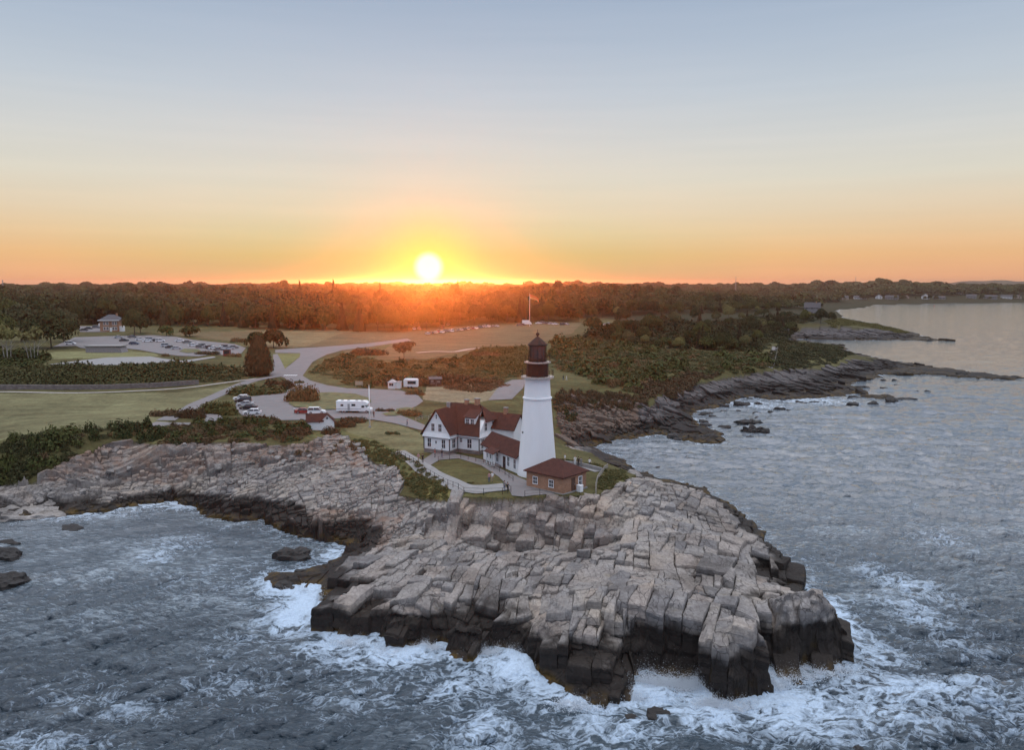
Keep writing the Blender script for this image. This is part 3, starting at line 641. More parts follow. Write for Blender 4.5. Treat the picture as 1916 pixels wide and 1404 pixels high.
def sea_mat():
    t = NT('sea_water'); p = t.pos()
    fo = t.attr('foam').outputs['Fac']
    warp = t.n('TexNoise', {'Scale': 0.25, 'Detail': 3, 'Vector': p}).outputs['Color']
    pw = t.n('VectorMath', {0: p, 1: t.n('VectorMath', {0: warp, 3: 4.0}, operation='SCALE').outputs[0]}, operation='ADD').outputs[0]
    a = t.noise(0.6, 10, 0.68, pw, 0.9)
    rid = t.math('SUBTRACT', 1.0, t.math('ABSOLUTE', t.math('SUBTRACT', t.math('MULTIPLY', t.noise(0.42, 7, 0.6, t.n('VectorMath', {0: pw, 1: (.7, 1.25, 1)}, operation='MULTIPLY').outputs[0], 1.2), 2.0), 1.0)))
    lace = t.n('TexVoronoi', {'Scale': 0.55, 'Vector': pw}, feature='DISTANCE_TO_EDGE').outputs['Distance']
    lace2 = t.n('TexVoronoi', {'Scale': 1.5, 'Vector': pw}, feature='DISTANCE_TO_EDGE').outputs['Distance']
    v = t.math('ADD', fo, t.math('MULTIPLY', t.math('SUBTRACT', a, 0.5), 1.3))
    v = t.math('ADD', v, t.math('MULTIPLY', t.math('SUBTRACT', rid, 0.86), 1.9)); v = t.math('SUBTRACT', v, t.math('MULTIPLY', lace2, 0.25))
    m = t.n('MapRange', {'Value': v, 'From Min': 0.3, 'From Max': 0.85}, clamp=True).outputs[0]
    m = t.math('MULTIPLY', m, t.ramp(t.noise(4.0, 5, 0.7, pw), [(0.2, 0.55), (0.6, 1.0)]))
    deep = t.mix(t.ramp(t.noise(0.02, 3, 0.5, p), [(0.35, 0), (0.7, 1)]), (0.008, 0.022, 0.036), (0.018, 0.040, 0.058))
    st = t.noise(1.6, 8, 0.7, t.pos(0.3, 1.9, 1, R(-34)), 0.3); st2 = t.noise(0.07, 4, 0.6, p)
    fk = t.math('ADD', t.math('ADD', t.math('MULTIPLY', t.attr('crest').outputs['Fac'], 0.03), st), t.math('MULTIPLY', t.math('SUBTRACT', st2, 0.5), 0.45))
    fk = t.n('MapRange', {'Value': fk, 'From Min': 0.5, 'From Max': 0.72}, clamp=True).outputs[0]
    deep = t.mix(t.math('MULTIPLY', fk, t.attr('fleck').outputs['Fac']), deep, (0.30, 0.365, 0.41))  # pale flecks: part thin foam, part sky reflection painted into the water colour
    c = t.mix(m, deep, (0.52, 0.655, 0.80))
    rip = t.math('ADD', t.math('MULTIPLY', t.noise(1.3, 7, 0.65, t.pos(0.7, 1.7, 1, R(-20))), 1.0), t.math('MULTIPLY', t.noise(0.13, 3, 0.5, t.pos(0.5, 1.6, 1)), 2.2))
    t.bsdf(c, t.mix(m, (0.10,)*3, (0.8,)*3), rip, t.math('MULTIPLY', t.attr('chop').outputs['Fac'], 0.75), 0.5, spec=0.5, extra={'IOR': t.attr('gloss').outputs['Fac']}); return t.m
sme.materials.append(sea_mat())
sea = link(bpy.data.objects.new('sea', sme)); sea['kind'] = 'structure'
# ------------------------------------------------------------------ sky, sun, haze
_s = Vector(ray(802, 500)).normalized()
SUN_AZ = math.atan2(_s.x, _s.y); SUN_EL = math.asin(_s.z)
w = bpy.data.worlds.new('World'); sc.world = w; w.use_nodes = True
nt = w.node_tree; nt.nodes.clear()
class WT(NT):
    def __init__(s): s.t = nt
W = WT()
wo = nt.nodes.new('ShaderNodeOutputWorld')
gen = W.n('TexCoord').outputs['Generated']
sep = W.n('SeparateXYZ', {0: gen})
el = W.math('ARCSINE', sep.outputs[2])           # elevation, radians
def srgb(r, g, b):
    f = lambda c: (c / 255 / 12.92) if c / 255 <= 0.04045 else ((c / 255 + 0.055) / 1.055)**2.4
    return (f(r), f(g), f(b))
def elv(v): return math.atan((CV - v) / F) - PITCH
SKY = [(528,(236,170,120)),(512,(234,181,130)),(480,(231,192,134)),(440,(227,205,163)),(400,(223,211,184)),(340,(217,213,199)),(270,(207,209,207)),(180,(190,200,210)),(90,(175,189,206)),(0,(161,178,200))]
E0, E1 = R(-2), R(60)
def ep(e): return (e - E0) / (E1 - E0)
fac = W.n('MapRange', {'Value': el, 'From Min': E0, 'From Max': E1}, clamp=True).outputs[0]
ZEN = globals().get('ZEN', 1.6)
stops = [(ep(elv(v)), srgb(*c)) for v, c in SKY] + [(ep(R(32)), tuple(c * ZEN for c in (0.50, 0.60, 0.80))), (1.0, tuple(c * ZEN for c in (1.13, 1.14, 1.22)))]
base = W.ramp(fac, stops)
sunv = W.n('VectorMath', {0: gen, 1: tuple(_s)}, operation='DOT_PRODUCT').outputs['Value']
sang = W.math('ARCCOSINE', W.math('MINIMUM', sunv, 0.9999999))
# horizon turns pinker away from the sun
daz = W.n('MapRange', {'Value': sang, 'From Min': R(8), 'From Max': R(34)}, clamp=True).outputs[0]
low = W.n('MapRange', {'Value': el, 'From Min': R(7), 'From Max': R(0.5)}, clamp=True).outputs[0]
base = W.mix(W.math('MULTIPLY', W.math('MULTIPLY', daz, low), 0.48), base, srgb(226, 164, 134))
# opposite the sun the low sky is blue grey
anti = W.n('MapRange', {'Value': sang, 'From Min': R(45), 'From Max': R(100)}, clamp=True).outputs[0]
base = W.mix(anti, base, W.ramp(fac, [(ep(0), (.24, .30, .45)), (ep(R(12)), (.35, .43, .61)), (ep(R(32)), (.60, .71, .94)), (1.0, tuple(c * ZEN for c in (1.13, 1.14, 1.22)))]))
cmp_ = W.n('MapRange', {'Value': sang, 'From Min': R(17), 'From Max': R(2)}, clamp=True).outputs[0]
base = W.mix(W.math('MULTIPLY', cmp_, W.n('MapRange', {'Value': el, 'From Min': R(11), 'From Max': R(5)}, clamp=True).outputs[0]), base, W.mix(1.0, base, (0.80, 0.93, 0.93), 'MULTIPLY'))
low2 = W.n('MapRange', {'Value': el, 'From Min': R(5), 'From Max': R(.8)}, clamp=True).outputs[0]
cm2 = W.n('MapRange', {'Value': sang, 'From Min': R(24), 'From Max': R(4)}, clamp=True).outputs[0]
base = W.mix(W.math('MULTIPLY', cm2, low2), base, W.mix(1.0, base, (0.44, 0.88, 0.92), 'MULTIPLY'))
band = W.noise(3.0, 4, 0.55, W.n('VectorMath', {0: gen, 1: (1.0, 1.0, 22.0)}, operation='MULTIPLY').outputs[0])
base = W.mix(1.0, base, W.ramp(band, [(0.3, (0.975, 0.98, 0.985)), (0.7, (1.025, 1.015, 1.01))]), 'MULTIPLY')
g1 = W.math('POWER', W.n('MapRange', {'Value': sang, 'From Min': R(4.8), 'From Max': R(0.7)}, clamp=True).outputs[0], 1.5)
base = W.mix(W.math('MULTIPLY', g1, 0.72), base, srgb(229, 220, 100))
g2 = W.n('MapRange', {'Value': sang, 'From Min': R(1.25), 'From Max': R(0.62)}, clamp=True, interpolation_type='SMOOTHSTEP').outputs[0]
base = W.mix(g2, base, (1.15, 1.1, 0.95))
skyt = W.n('TexSky', sky_type='NISHITA', sun_disc=False, sun_elevation=SUN_EL, sun_rotation=SUN_AZ)
bg1 = W.n('Background', {'Color': base, 'Strength': 1.0}); bg2 = W.n('Background', {'Color': skyt.outputs[0], 'Strength': 0.01})
add = W.n('AddShader', {0: bg1.outputs[0], 1: bg2.outputs[0]})
nt.links.new(add.outputs[0], wo.inputs[0])
sd = bpy.data.lights.new('sun', 'SUN'); sd.energy = 2.45; sd.angle = R(0.6); sd.color = (1.0, 0.19, 0.03)
so = link(bpy.data.objects.new('sun', sd)); so.rotation_euler = _s.to_track_quat('Z', 'Y').to_euler(); so.location = (-200, 300, 300)
sc.view_settings.view_transform = 'Standard'; sc.view_settings.look = 'None'; sc.view_settings.exposure = 0; sc.view_settings.gamma = 1
bm = bmesh.new(); bmesh.ops.create_cube(bm, size=1.0)
HZ = (-7.0, 61.5)
for v in bm.verts: v.co = (v.co.x * 19000, 0 + v.co.y * 19000, HZ[0] if v.co.z < 0 else HZ[1])
me = bpy.data.meshes.new('haze'); bm.to_mesh(me); bm.free()
t = NT('haze_air')
pv = t.n('VolumePrincipled', {'Color': (0.92, 0.90, 0.92, 1), 'Density': 0.00008, 'Anisotropy': 0.91})
t.t.links.new(pv.outputs[0], t.out.inputs[1]); me.materials.append(t.m)
hz_o = link(bpy.data.objects.new('haze', me)); hz_o['kind'] = 'stuff'
sc.cycles.use_denoising = True
try: sc.cycles.denoiser = 'OPENIMAGEDENOISE'
except Exception: pass
sc.cycles.max_bounces = 6; sc.cycles.diffuse_bounces = 3; sc.cycles.glossy_bounces = 3; sc.cycles.volume_bounces = 0; sc.cycles.transparent_max_bounces = 8
# ------------------------------------------------------------------ mesh builder and tagging
class MB:
    def __init__(s): s.v = []; s.f = []; s.mi = []
    def add(s, vs, fs, m=0, xf=None):
        o = len(s.v)
        s.v += [tuple(xf @ Vector(p)) if xf else tuple(p) for p in vs]
        s.f += [tuple(i + o for i in f) for f in fs]; s.mi += [m] * len(fs); return s
    def box(s, x0, x1, y0, y1, z0, z1, m=0, xf=None):
        vs = [(x, y, z) for z in (z0, z1) for y in (y0, y1) for x in (x0, x1)]
        return s.add(vs, [(0, 2, 3, 1), (4, 5, 7, 6), (0, 1, 5, 4), (2, 6, 7, 3), (0, 4, 6, 2), (1, 3, 7, 5)], m, xf)
    def poly(s, pts, m=0, xf=None): return s.add(pts, [tuple(range(len(pts)))], m, xf)
    def prism(s, pts, d, m=0, xf=None):
        """closed solid: polygon pts extruded by vector d"""
        n = len(pts); d = Vector(d); q = [tuple(Vector(p) + d) for p in pts]
        fs = [tuple(range(n))[::-1], tuple(range(n, 2 * n))] + [(i, (i + 1) % n, n + (i + 1) % n, n + i) for i in range(n)]
        return s.add(list(pts) + q, fs, m, xf)
    def lathe(s, prof, n=24, m=0, c=(0, 0), xf=None, cap=True):
        vs = [(c[0] + r * math.cos(2 * math.pi * k / n), c[1] + r * math.sin(2 * math.pi * k / n), z) for r, z in prof for k in range(n)]
        fs = [(i * n + k, i * n + (k + 1) % n, (i + 1) * n + (k + 1) % n, (i + 1) * n + k) for i in range(len(prof) - 1) for k in range(n)]
        if cap: fs += [tuple(range(n))[::-1], tuple((len(prof) - 1) * n + k for k in range(n))]
        return s.add(vs, fs, m, xf)
    def tube(s, a, b, r, n=6, m=0, r2=None, xf=None):
        a = Vector(a); b = Vector(b); d = (b - a).normalized(); u = d.orthogonal().normalized(); w = d.cross(u); r2 = r if r2 is None else r2
        vs = [tuple(p + (u * math.cos(2 * math.pi * k / n) + w * math.sin(2 * math.pi * k / n)) * q) for p, q in ((a, r), (b, r2)) for k in range(n)]
        fs = [(k, (k + 1) % n, n + (k + 1) % n, n + k) for k in range(n)] + [tuple(range(n))[::-1], tuple(range(n, 2 * n))]
        return s.add(vs, fs, m, xf)
    def ring(s, R_, z, r, n=24, m=0):
        for k in range(n):
            a, b = 2 * math.pi * k / n, 2 * math.pi * (k + 1) / n
            s.tube((R_ * math.cos(a), R_ * math.sin(a), z), (R_ * math.cos(b), R_ * math.sin(b), z), r, 4, m)
        return s
    def mesh(s, name, mats, smooth=False):
        me = bpy.data.meshes.new(name); me.from_pydata(s.v, [], s.f)
        for m in (mats if isinstance(mats, (list, tuple)) else [mats]): me.materials.append(m)
        me.polygons.foreach_set('material_index', s.mi)
        b = bmesh.new(); b.from_mesh(me); bmesh.ops.recalc_face_normals(b, faces=b.faces); b.to_mesh(me); b.free()
        if smooth: me.shade_smooth()
        return me
    def build(s, name, mats, parent=None, smooth=False):
        return link(bpy.data.objects.new(name, s.mesh(name, mats, smooth)), parent)
def tag(o, label, cat, group=None):
    o['label'] = label; o['category'] = cat
    if group: o['group'] = group
    return o
def thing(name, label, cat, loc=(0, 0, 0), rz=0.0, group=None):
    o = bpy.data.objects.new(name, None); COL.objects.link(o); o.empty_display_size = 0.5
    o.location = loc; o.rotation_euler = (0, 0, rz); return tag(o, label, cat, group)
def copy_tree(o, parent=None):
    c = o.copy(); COL.objects.link(c); c.parent = parent
    for ch in list(o.children): copy_tree(ch, c)
    return c
# ------------------------------------------------------------------ materials
def plain(name, c, rough=0.7, var=0.18, sc_=2.0, bump=0.0, metal=0.0, spec=0.3, sz=1.0):
    t = NT(name); p = t.n('TexCoord').outputs['Object']; p = t.n('Mapping', {'Vector': p, 'Scale': (1, 1, sz)}).outputs[0]
    n = t.noise(sc_, 6, 0.6, p)
    cc = t.mix(1.0, (*c, 1), t.ramp(n, [(0.25, 1 - var), (0.75, 1 + var)]), 'MULTIPLY')
    t.bsdf(cc, rough, n if bump else None, bump, 0.05, metal, spec); return t.m
M_WHITE = plain('white_paint', (0.78, 0.79, 0.80), 0.6, 0.06, 0.8, 0.1, sz=0.3)
M_CLAP = None
def clapboard():
    t = NT('white_clapboard'); p = t.n('TexCoord').outputs['Object']
    w_ = t.n('TexWave', {'Vector': p, 'Scale': 1.0, 'Distortion': 0.0}, bands_direction='Z', wave_profile='SAW')
    n = t.noise(1.3, 5, 0.6, p)
    w_.inputs['Scale'].default_value = 2.6
    c = t.mix(1.0, (0.80, 0.81, 0.82, 1), t.ramp(n, [(0.3, 0.92), (0.7, 1.03)]), 'MULTIPLY')
    t.bsdf(c, 0.6, w_.outputs['Fac'], 0.4, 0.04); return t.m
M_CLAP = clapboard()
def tower_white():
    t = NT('whitewashed_masonry'); p = t.n('TexCoord').outputs['Object']
    n = t.noise(0.5, 6, 0.6, t.n('Mapping', {'Vector': p, 'Scale': (1, 1, 0.25)}).outputs[0]); b = t.noise(3.5, 6, 0.65, p)
    c = t.mix(t.ramp(n, [(0.45, 0), (0.75, 0.35)]), (0.80, 0.81, 0.82), (0.66, 0.66, 0.655))
    t.bsdf(c, 0.65, b, 0.35, 0.06); return t.m
M_TOWER = tower_white()
def shingles():
    t = NT('red_roof_shingles'); p = t.n('TexCoord').outputs['Object']
    b = t.n('TexWave', {'Vector': p, 'Scale': 2.2, 'Distortion': 1.0, 'Detail': 2.0}, bands_direction='Z', wave_profile='SAW').outputs['Fac']
    n = t.noise(1.2, 6, 0.65, p)
    c = t.mix(t.ramp(n, [(0.3, 0), (0.7, 1)]), (0.05, 0.021, 0.017), (0.085, 0.034, 0.026))
    t.bsdf(c, 0.85, b, 0.5, 0.05, spec=0.2); return t.m
M_ROOF = shingles()
def brick(name, a, b_, mortar, s_=1.0):
    t = NT(name); p = t.n('TexCoord').outputs['Object']
    x = t.n('SeparateXYZ', {0: p}); v = t.n('CombineXYZ', {0: t.math('ADD', x.outputs[0], x.outputs[1]), 1: x.outputs[2], 2: 0.0}).outputs[0]
    br = t.n('TexBrick', {'Vector': v, 'Color1': (*a, 1), 'Color2': (*b_, 1), 'Mortar': (*mortar, 1), 'Scale': 1.0, 'Mortar Size': 0.012, 'Brick Width': 0.3 * s_, 'Row Height': 0.1 * s_})
    n = t.noise(0.9, 5, 0.6, p)
    c = t.mix(1.0, br.outputs['Color'], t.ramp(n, [(0.3, 0.75), (0.7, 1.2)]), 'MULTIPLY')
    t.bsdf(c, 0.85, br.outputs['Fac'], -0.3, 0.02); return t.m
M_BRICK = brick('red_brick', (0.36, 0.18, 0.10), (0.29, 0.135, 0.078), (0.32, 0.24, 0.18))
M_STONE = brick('stone_masonry', (0.22, 0.19, 0.175), (0.15, 0.125, 0.12), (0.1, 0.09, 0.085), 3.0)
M_BLACK = plain('black_iron', (0.012, 0.010, 0.010), 0.7, 0.3, 2.0, spec=0.25)
M_DKTRIM = plain('dark_trim', (0.05, 0.055, 0.065), 0.6)
M_SLATE = plain('slate_roof', (0.07, 0.075, 0.085), 0.7, 0.3, 1.5)
M_ASPH = plain('asphalt', (0.185, 0.172, 0.172), 0.85, 0.12, 0.35, 0.2)
M_PALE = plain('pale_concrete', (0.25, 0.245, 0.24), 0.85, 0.15, 0.8, 0.2)
M_GRAV = plain('gravel_path', (0.34, 0.31, 0.28), 0.9, 0.2, 0.9, 0.2)
M_WOOD = plain('weathered_wood', (0.34, 0.31, 0.28), 0.8, 0.25, 3)
M_GREY = plain('grey_paint', (0.36, 0.36, 0.37), 0.6, 0.15)
M_STEEL = plain('galvanised_iron', (0.48, 0.44, 0.40), 0.35, 0.2, 2, metal=0.4, spec=0.6)
def glass_mat(name, c=(0.035, 0.04, 0.05)):
    t = NT(name); t.bsdf(c, 0.08, spec=0.6); return t.m
M_GLASS = glass_mat('window_glass'); M_LENS = glass_mat('lantern_glass', (0.05, 0.04, 0.04))
def window(parent, x, y, z0, z1, w_, face, name='window', panes=(2, 2), frame=0.09, shutter=False):
    """window in a wall; face = ('x'|'y', sign); its frame with glazing bars is the mesh, the glass a child"""
    ax, sg = face; fr = MB(); gl = MB(); t = 0.06
    def B(mb, a0, a1, zz0, zz1, d0, d1):
        lo, hi = min(d0 * sg, d1 * sg), max(d0 * sg, d1 * sg)
        if ax == 'y': mb.box(x + a0, x + a1, y + lo, y + hi, zz0, zz1)
        else: mb.box(x + lo, x + hi, y + a0, y + a1, zz0, zz1)
    h = w_ / 2
    B(fr, -h - frame, -h, z0, z1, 0, t); B(fr, h, h + frame, z0, z1, 0, t)
    B(fr, -h - frame, h + frame, z1, z1 + frame, 0, t); B(fr, -h - frame - .04, h + frame + .04, z0 - frame, z0, 0, t + .03)
    for i in range(1, panes[0]): B(fr, -h + w_ * i / panes[0] - .02, -h + w_ * i / panes[0] + .02, z0, z1, 0.012, t - .015)
    for i in range(1, panes[1]):
        zz = z0 + (z1 - z0) * i / panes[1]; B(fr, -h, h, zz - .025, zz + .025, 0.012, t - .01)
    o = fr.build(name, M_WHITE, parent)
    B(gl, -h, h, z0, z1, -0.02, 0.01); gl.build('pane', M_GLASS, o)
    return o
# ------------------------------------------------------------------ lighthouse
LX, LY, LZ = 4.53, 139.2, 9.6
lh = thing('lighthouse', 'tall white tapered lighthouse tower with black lantern on the rocky point', 'lighthouse', (LX, LY, LZ))
mb = MB(); mb.lathe([(3.62, -0.8), (3.6, 0.0), (3.3, 3.2), (2.98, 7.0), (2.68, 10.6), (2.44, 13.75)], 48)
mb.lathe([(2.44, 13.75), (2.60, 13.8), (2.60, 14.05), (2.40, 14.1)], 48)
mb.lathe([(2.40, 14.1), (2.24, 16.7), (2.24, 17.2), (2.42, 17.3), (2.42, 17.5)], 48)
o = mb.build('tower_wall', M_TOWER, lh, True)
for e in o.data.polygons: e.use_smooth = len(e.vertices) == 4
o.data.set_sharp_from_angle(angle=R(25)) if hasattr(o.data, 'set_sharp_from_angle') else None
wd = MB(); wd.box(-0.3, 0.3, -0.1, 0.25, 7.3, 8.9); wa = R(205)
xf = Matrix.Rotation(wa - R(90), 4, 'Z') @ Matrix.Translation((0, 2.78, 0))
w2 = MB(); w2.box(-0.28, 0.28, -0.1, 0.12, 6.6, 8.0, xf=xf); wf = w2.build('window', M_DKTRIM, lh)
w3 = MB(); w3.box(-0.2, 0.2, 0.1, 0.14, 6.7, 7.9, xf=xf); w3.build('pane', M_GLASS, wf)
mb = MB(); mb.lathe([(2.45, 17.35), (2.92, 17.5), (2.92, 17.78), (0.5, 17.8)], 40); mb.build('gallery_deck', M_STEEL, lh)
mb = MB(); mb.lathe([(1.97, 17.78), (1.95, 20.0), (2.1, 20.15), (2.1, 20.2)], 12); mb.build('watch_room', M_BLACK, lh)
mb = MB(); mb.lathe([(2.05, 20.15), (2.34, 20.2), (2.34, 20.38), (0.5, 20.4)], 40); mb.build('gallery_deck', M_STEEL, lh)
for rad, z in ((2.84, 17.78), (2.28, 20.38)):
    mb = MB()
    for k in range(16):
        a = 2 * math.pi * k / 16; mb.tube((rad * math.cos(a), rad * math.sin(a), z - .05), (rad * math.cos(a), rad * math.sin(a), z + 1.1), .03, 5)
        mb.lathe([(.001, z + 1.08), (.06, z + 1.13), (.001, z + 1.2)], 6, c=(rad * math.cos(a), rad * math.sin(a)), cap=False)
    for h in (.4, .75, 1.08): mb.ring(rad, z + h, .022, 24)
    mb.build('railing', M_BLACK, lh)
lan = MB(); lan.lathe([(1.6, 20.38), (1.6, 21.0), (1.5, 21.05)], 12); 
lo_ = lan.build('lantern', M_BLACK, lh); lan = MB(); lan.lathe([(1.5, 23.05), (1.62, 23.1), (1.62, 23.35)], 12); lan.build('cornice', M_BLACK, lo_)
mb = MB(); mb.lathe([(1.44, 21.0), (1.44, 23.1)], 12, cap=False); mb.build('pane', M_LENS, lo_)
mb = MB()
for k in range(12):
    a = 2 * math.pi * k / 12; c_ = (math.cos(a) * 1.53, math.sin(a) * 1.53)
    mb.tube((*c_, 21.0), (*c_, 23.1), .055, 5)
for z in (21.7, 22.4): mb.ring(1.5, z, .03, 12)
mb.build('mullion', M_BLACK, lo_)
mb = MB(); mb.lathe([(.35, 20.9), (.62, 21.3), (.7, 22.0), (.5, 22.6), (.3, 22.8)], 12); mb.build('lens', plain('lamp_lens', (0.5, 0.5, 0.45), .2), lo_)
mb = MB(); mb.lathe([(1.66, 23.3), (1.82, 23.33), (1.78, 23.45), (0.95, 24.2), (0.28, 24.75), (0.2, 24.8)], 12); rf = mb.build('roof', M_BLACK, lh)
mb = MB(); mb.lathe([(.13, 24.75), (.13, 24.95), (.3, 25.1), (.34, 25.3), (.2, 25.5), (.05, 25.55), (.03, 26.1)], 10); mb.build('finial', M_BLACK, rf)
# ------------------------------------------------------------------ keepers' house
A0 = (-17.9, 157.7)
kh = thing('keepers_house', 'white clapboard keepers house with red gabled roofs beside the lighthouse', 'house', (*A0, 9.6), R(-29.1))
mb = MB()
mb.box(0, 6.2, 0, 12, -1.2, 0.8); mb.box(6.2, 11.3, 3, 12, -1.2, 0.78); mb.box(11.3, 16.5, 8, 13, -1.2, 0.76); mb.build('foundation', M_STONE, kh)
mb = MB(); mb.box(0.04, 6.16, 0.04, 11.96, 0.8, 3.3); mb.box(6.16, 11.26, 3.04, 11.9, 0.78, 3.3); mb.box(11.26, 16.4, 8.05, 12.95, 0.76, 4.9)
# flared upper storey
def flare(x0, x1, y0, y1, z0, z1, o_):
    vs = [(x0 - o_, y0 - o_, z0), (x1 + o_, y0 - o_, z0), (x1 + o_, y1 + o_, z0), (x0 - o_, y1 + o_, z0), (x0, y0, z1), (x1, y0, z1), (x1, y1, z1), (x0, y1, z1)]
    mb.add(vs, [(3, 2, 1, 0), (4, 5, 6, 7), (0, 1, 5, 4), (1, 2, 6, 5), (2, 3, 7, 6), (3, 0, 4, 7)])
flare(0, 6.2, 0, 12, 3.3, 4.25, .28); flare(6.0, 11.3, 3, 11.9, 3.3, 4.2, .28)
mb.prism([(0.0, 0.02, 4.25), (6.2, 0.02, 4.25), (3.1, 0.02, 8.75)], (0, 11.9, 0))
mb.prism([(11.28, 3.05, 4.2), (11.28, 11.9, 4.2), (11.28, 9.75, 6.55), (11.28, 5.2, 6.55)], (-4, 0, 0))
mb.prism([(16.4, 8.05, 4.9), (16.4, 12.95, 4.9), (16.4, 10.5, 7.3)], (-5, 0, 0))
mb.build('wall', M_CLAP, kh)
mb = MB()
def slab(pts, th=0.16): # roof plane with thickness
    a, b, c = Vector(pts[0]), Vector(pts[1]), Vector(pts[2]); n = (b - a).cross(c - a).normalized()
    if n.z < 0: n = -n
    mb.prism([tuple(Vector(p)) for p in pts], n * th)
RX = 8.75
slab([(-0.62, -0.35, 3.55), (3.1, -0.35, 8.86), (3.1, 12.3, 8.86), (-0.62, 12.3, 3.55)])
slab([(6.55, -0.35, 3.95), (6.55, 4.5, 3.95), (3.1, 9, 8.86), (3.1, -0.35, 8.86)])
slab([(5.7, 2.45, 3.72), (11.75, 2.45, 3.72), (8.9, 7.45, 9.3), (1.5, 7.45, 9.3), (1.5, 6.0, 7.7)])
slab([(2.5, 12.5, 3.9), (11.75, 12.5, 3.9), (8.9, 7.45, 9.3), (2.5, 7.45, 9.3)])
slab([(11.85, 4.75, 6.3), (11.85, 10.2, 6.3), (8.9, 7.45, 9.32)])
slab([(10.2, 7.6, 4.55), (16.8, 7.6, 4.55), (16.8, 10.5, 7.45), (9.5, 10.5, 7.45)])
slab([(10.2, 13.4, 4.55), (16.8, 13.4, 4.55), (16.8, 10.5, 7.45), (9.5, 10.5, 7.45)])
rf = mb.build('roof', M_ROOF, kh)
for (x, y, z0, z1, s_, m_) in ((8.1, 7.6, 8.6, 10.5, .42, M_BRICK), (5.6, 7.5, 8.6, 10.1, .36, M_BRICK), (3.1, 4.4, 8.6, 9.7, .28, M_PALE), (13.2, 10.5, 7.0, 8.6, .35, M_BRICK)):
    mb = MB(); mb.box(x - s_, x + s_, y - s_, y + s_, z0, z1); mb.box(x - s_ - .07, x + s_ + .07, y - s_ - .07, y + s_ + .07, z1, z1 + .16, 1); mb.build('chimney', [m_, M_PALE], rf)
mb = MB(); mb.prism([(7.2, 4.2, 5.3), (7.2, 4.2, 7.15), (7.2, 6.75, 8.25), (7.2, 6.9, 8.2)], (2.5, 0, 0)); dm = mb.build('dormer', M_CLAP, kh)
mb = MB(); slab([(6.95, 3.85, 7.1), (9.95, 3.85, 7.1), (9.95, 7.3, 8.75), (6.95, 7.3, 8.75)], .12); mb.build('roof', M_ROOF, dm)
for x in (7.85, 9.0): window(dm, x, 4.2, 5.75, 6.8, .72, ('y', -1))
for x, z0, z1, w_ in ((1.3, 1.25, 2.95, .85), (4.75, 1.25, 2.95, .85)): window(kh, x, 0.04, z0, z1, w_, ('y', -1))
for x in (2.25, 3.95): window(kh, x, 0.02, 4.55, 6.05, .75, ('y', -1))
window(kh, 3.1, 0.02, 7.1, 7.95, .3, ('y', -1), panes=(1, 2)); window(kh, 2.95, 0.04, 2.0, 2.6, .42, ('y', -1), panes=(2, 1))
window(kh, 6.16, 1.55, 1.2, 2.95, 1.1, ('x', 1)); window(kh, 7.0, 3.04, 2.2, 3.0, .6, ('y', -1)); window(kh, 9.0, 3.04, 1.15, 2.95, 1.0, ('y', -1))
window(kh, 11.26, 4.4, 1.1, 2.95, 1.0, ('x', 1)); window(kh, 11.28, 5.6, 4.5, 6.0, .95, ('x', 1)); window(kh, 11.28, 8.6, 4.5, 6.0, .95, ('x', 1))
mb = MB()
for x, y, z0, z1 in ((0, 0, .8, 3.3), (6.2, 0, .8, 3.3), (11.3, 3, .78, 3.3), (6.2, 3, .8, 3.3)): mb.box(x - .08, x + .08, y - .08, y + .08, z0, z1)
mb.box(-.3, 6.5, -.3, -.24, 3.22, 3.32); mb.box(6.42, 11.6, 2.69, 2.75, 3.22, 3.32); mb.box(11.55, 11.61, 2.75, 8, 3.22, 3.32); mb.box(6.46, 6.52, -.24, 2.69, 3.22, 3.32)
mb.build('corner_trim', M_DKTRIM, kh)
# covered way between house and tower
cw = thing('covered_passage', 'low white passage with a long red roof joining the keepers house to the lighthouse tower', 'building', (-5.6, 151.2, 9.6), R(-61))
mb = MB(); mb.box(0, 13.6, 0, 4.3, -0.9, 3.0); mb.prism([(13.6, 0, 3.0), (13.6, 4.3, 3.0), (13.6, 2.15, 5.0)], (-13.6, 0, 0)); mb.build('wall', M_CLAP, cw)
mb = MB(); slab([(-.4, -.45, 2.75), (13.9, -.45, 2.75), (13.9, 2.15, 5.1), (-.4, 2.15, 5.1)], .14); slab([(-.4, 4.75, 2.75), (13.9, 4.75, 2.75), (13.9, 2.15, 5.1), (-.4, 2.15, 5.1)], .14); mb.build('roof', M_ROOF, cw)
for x in (1.6, 3.3, 5.9, 10.2, 12.6): window(cw, x, 0.0, .7, 2.4, .8, ('y', -1), frame=.12)
mb = MB(); mb.box(8.1, 9.1, -.05, .02, 0, 2.2); d_ = mb.build('door', plain('dark_door', (.04, .03, .03)), cw); mb = MB(); mb.lathe([(.02, 1.0), (.05, 1.03), (.02, 1.08)], 8, c=(8.95, -.09)); mb.build('handle', M_STEEL, d_)
mb = MB(); mb.box(3.9, 7.4, -2.3, -0.02, -.6, .28); mb.box(4.4, 6.9, -2.7, -2.3, -.6, .12)
mb.build('porch_step', M_PALE, cw)
mb = MB()
for x in (4.1, 5.3, 6.3, 7.2): mb.box(x - .09, x + .09, -1.5, -1.32, .28, 2.55)
mb.box(4.0, 7.3, -1.52, -1.3, 2.4, 2.62); mb.build('porch_post', M_WHITE, cw)
mb = MB(); slab([(3.8, -1.9, 2.5), (7.5, -1.9, 2.5), (7.5, -.2, 3.1), (3.8, -.2, 3.1)], .1); mb.build('porch_roof', M_ROOF, cw)
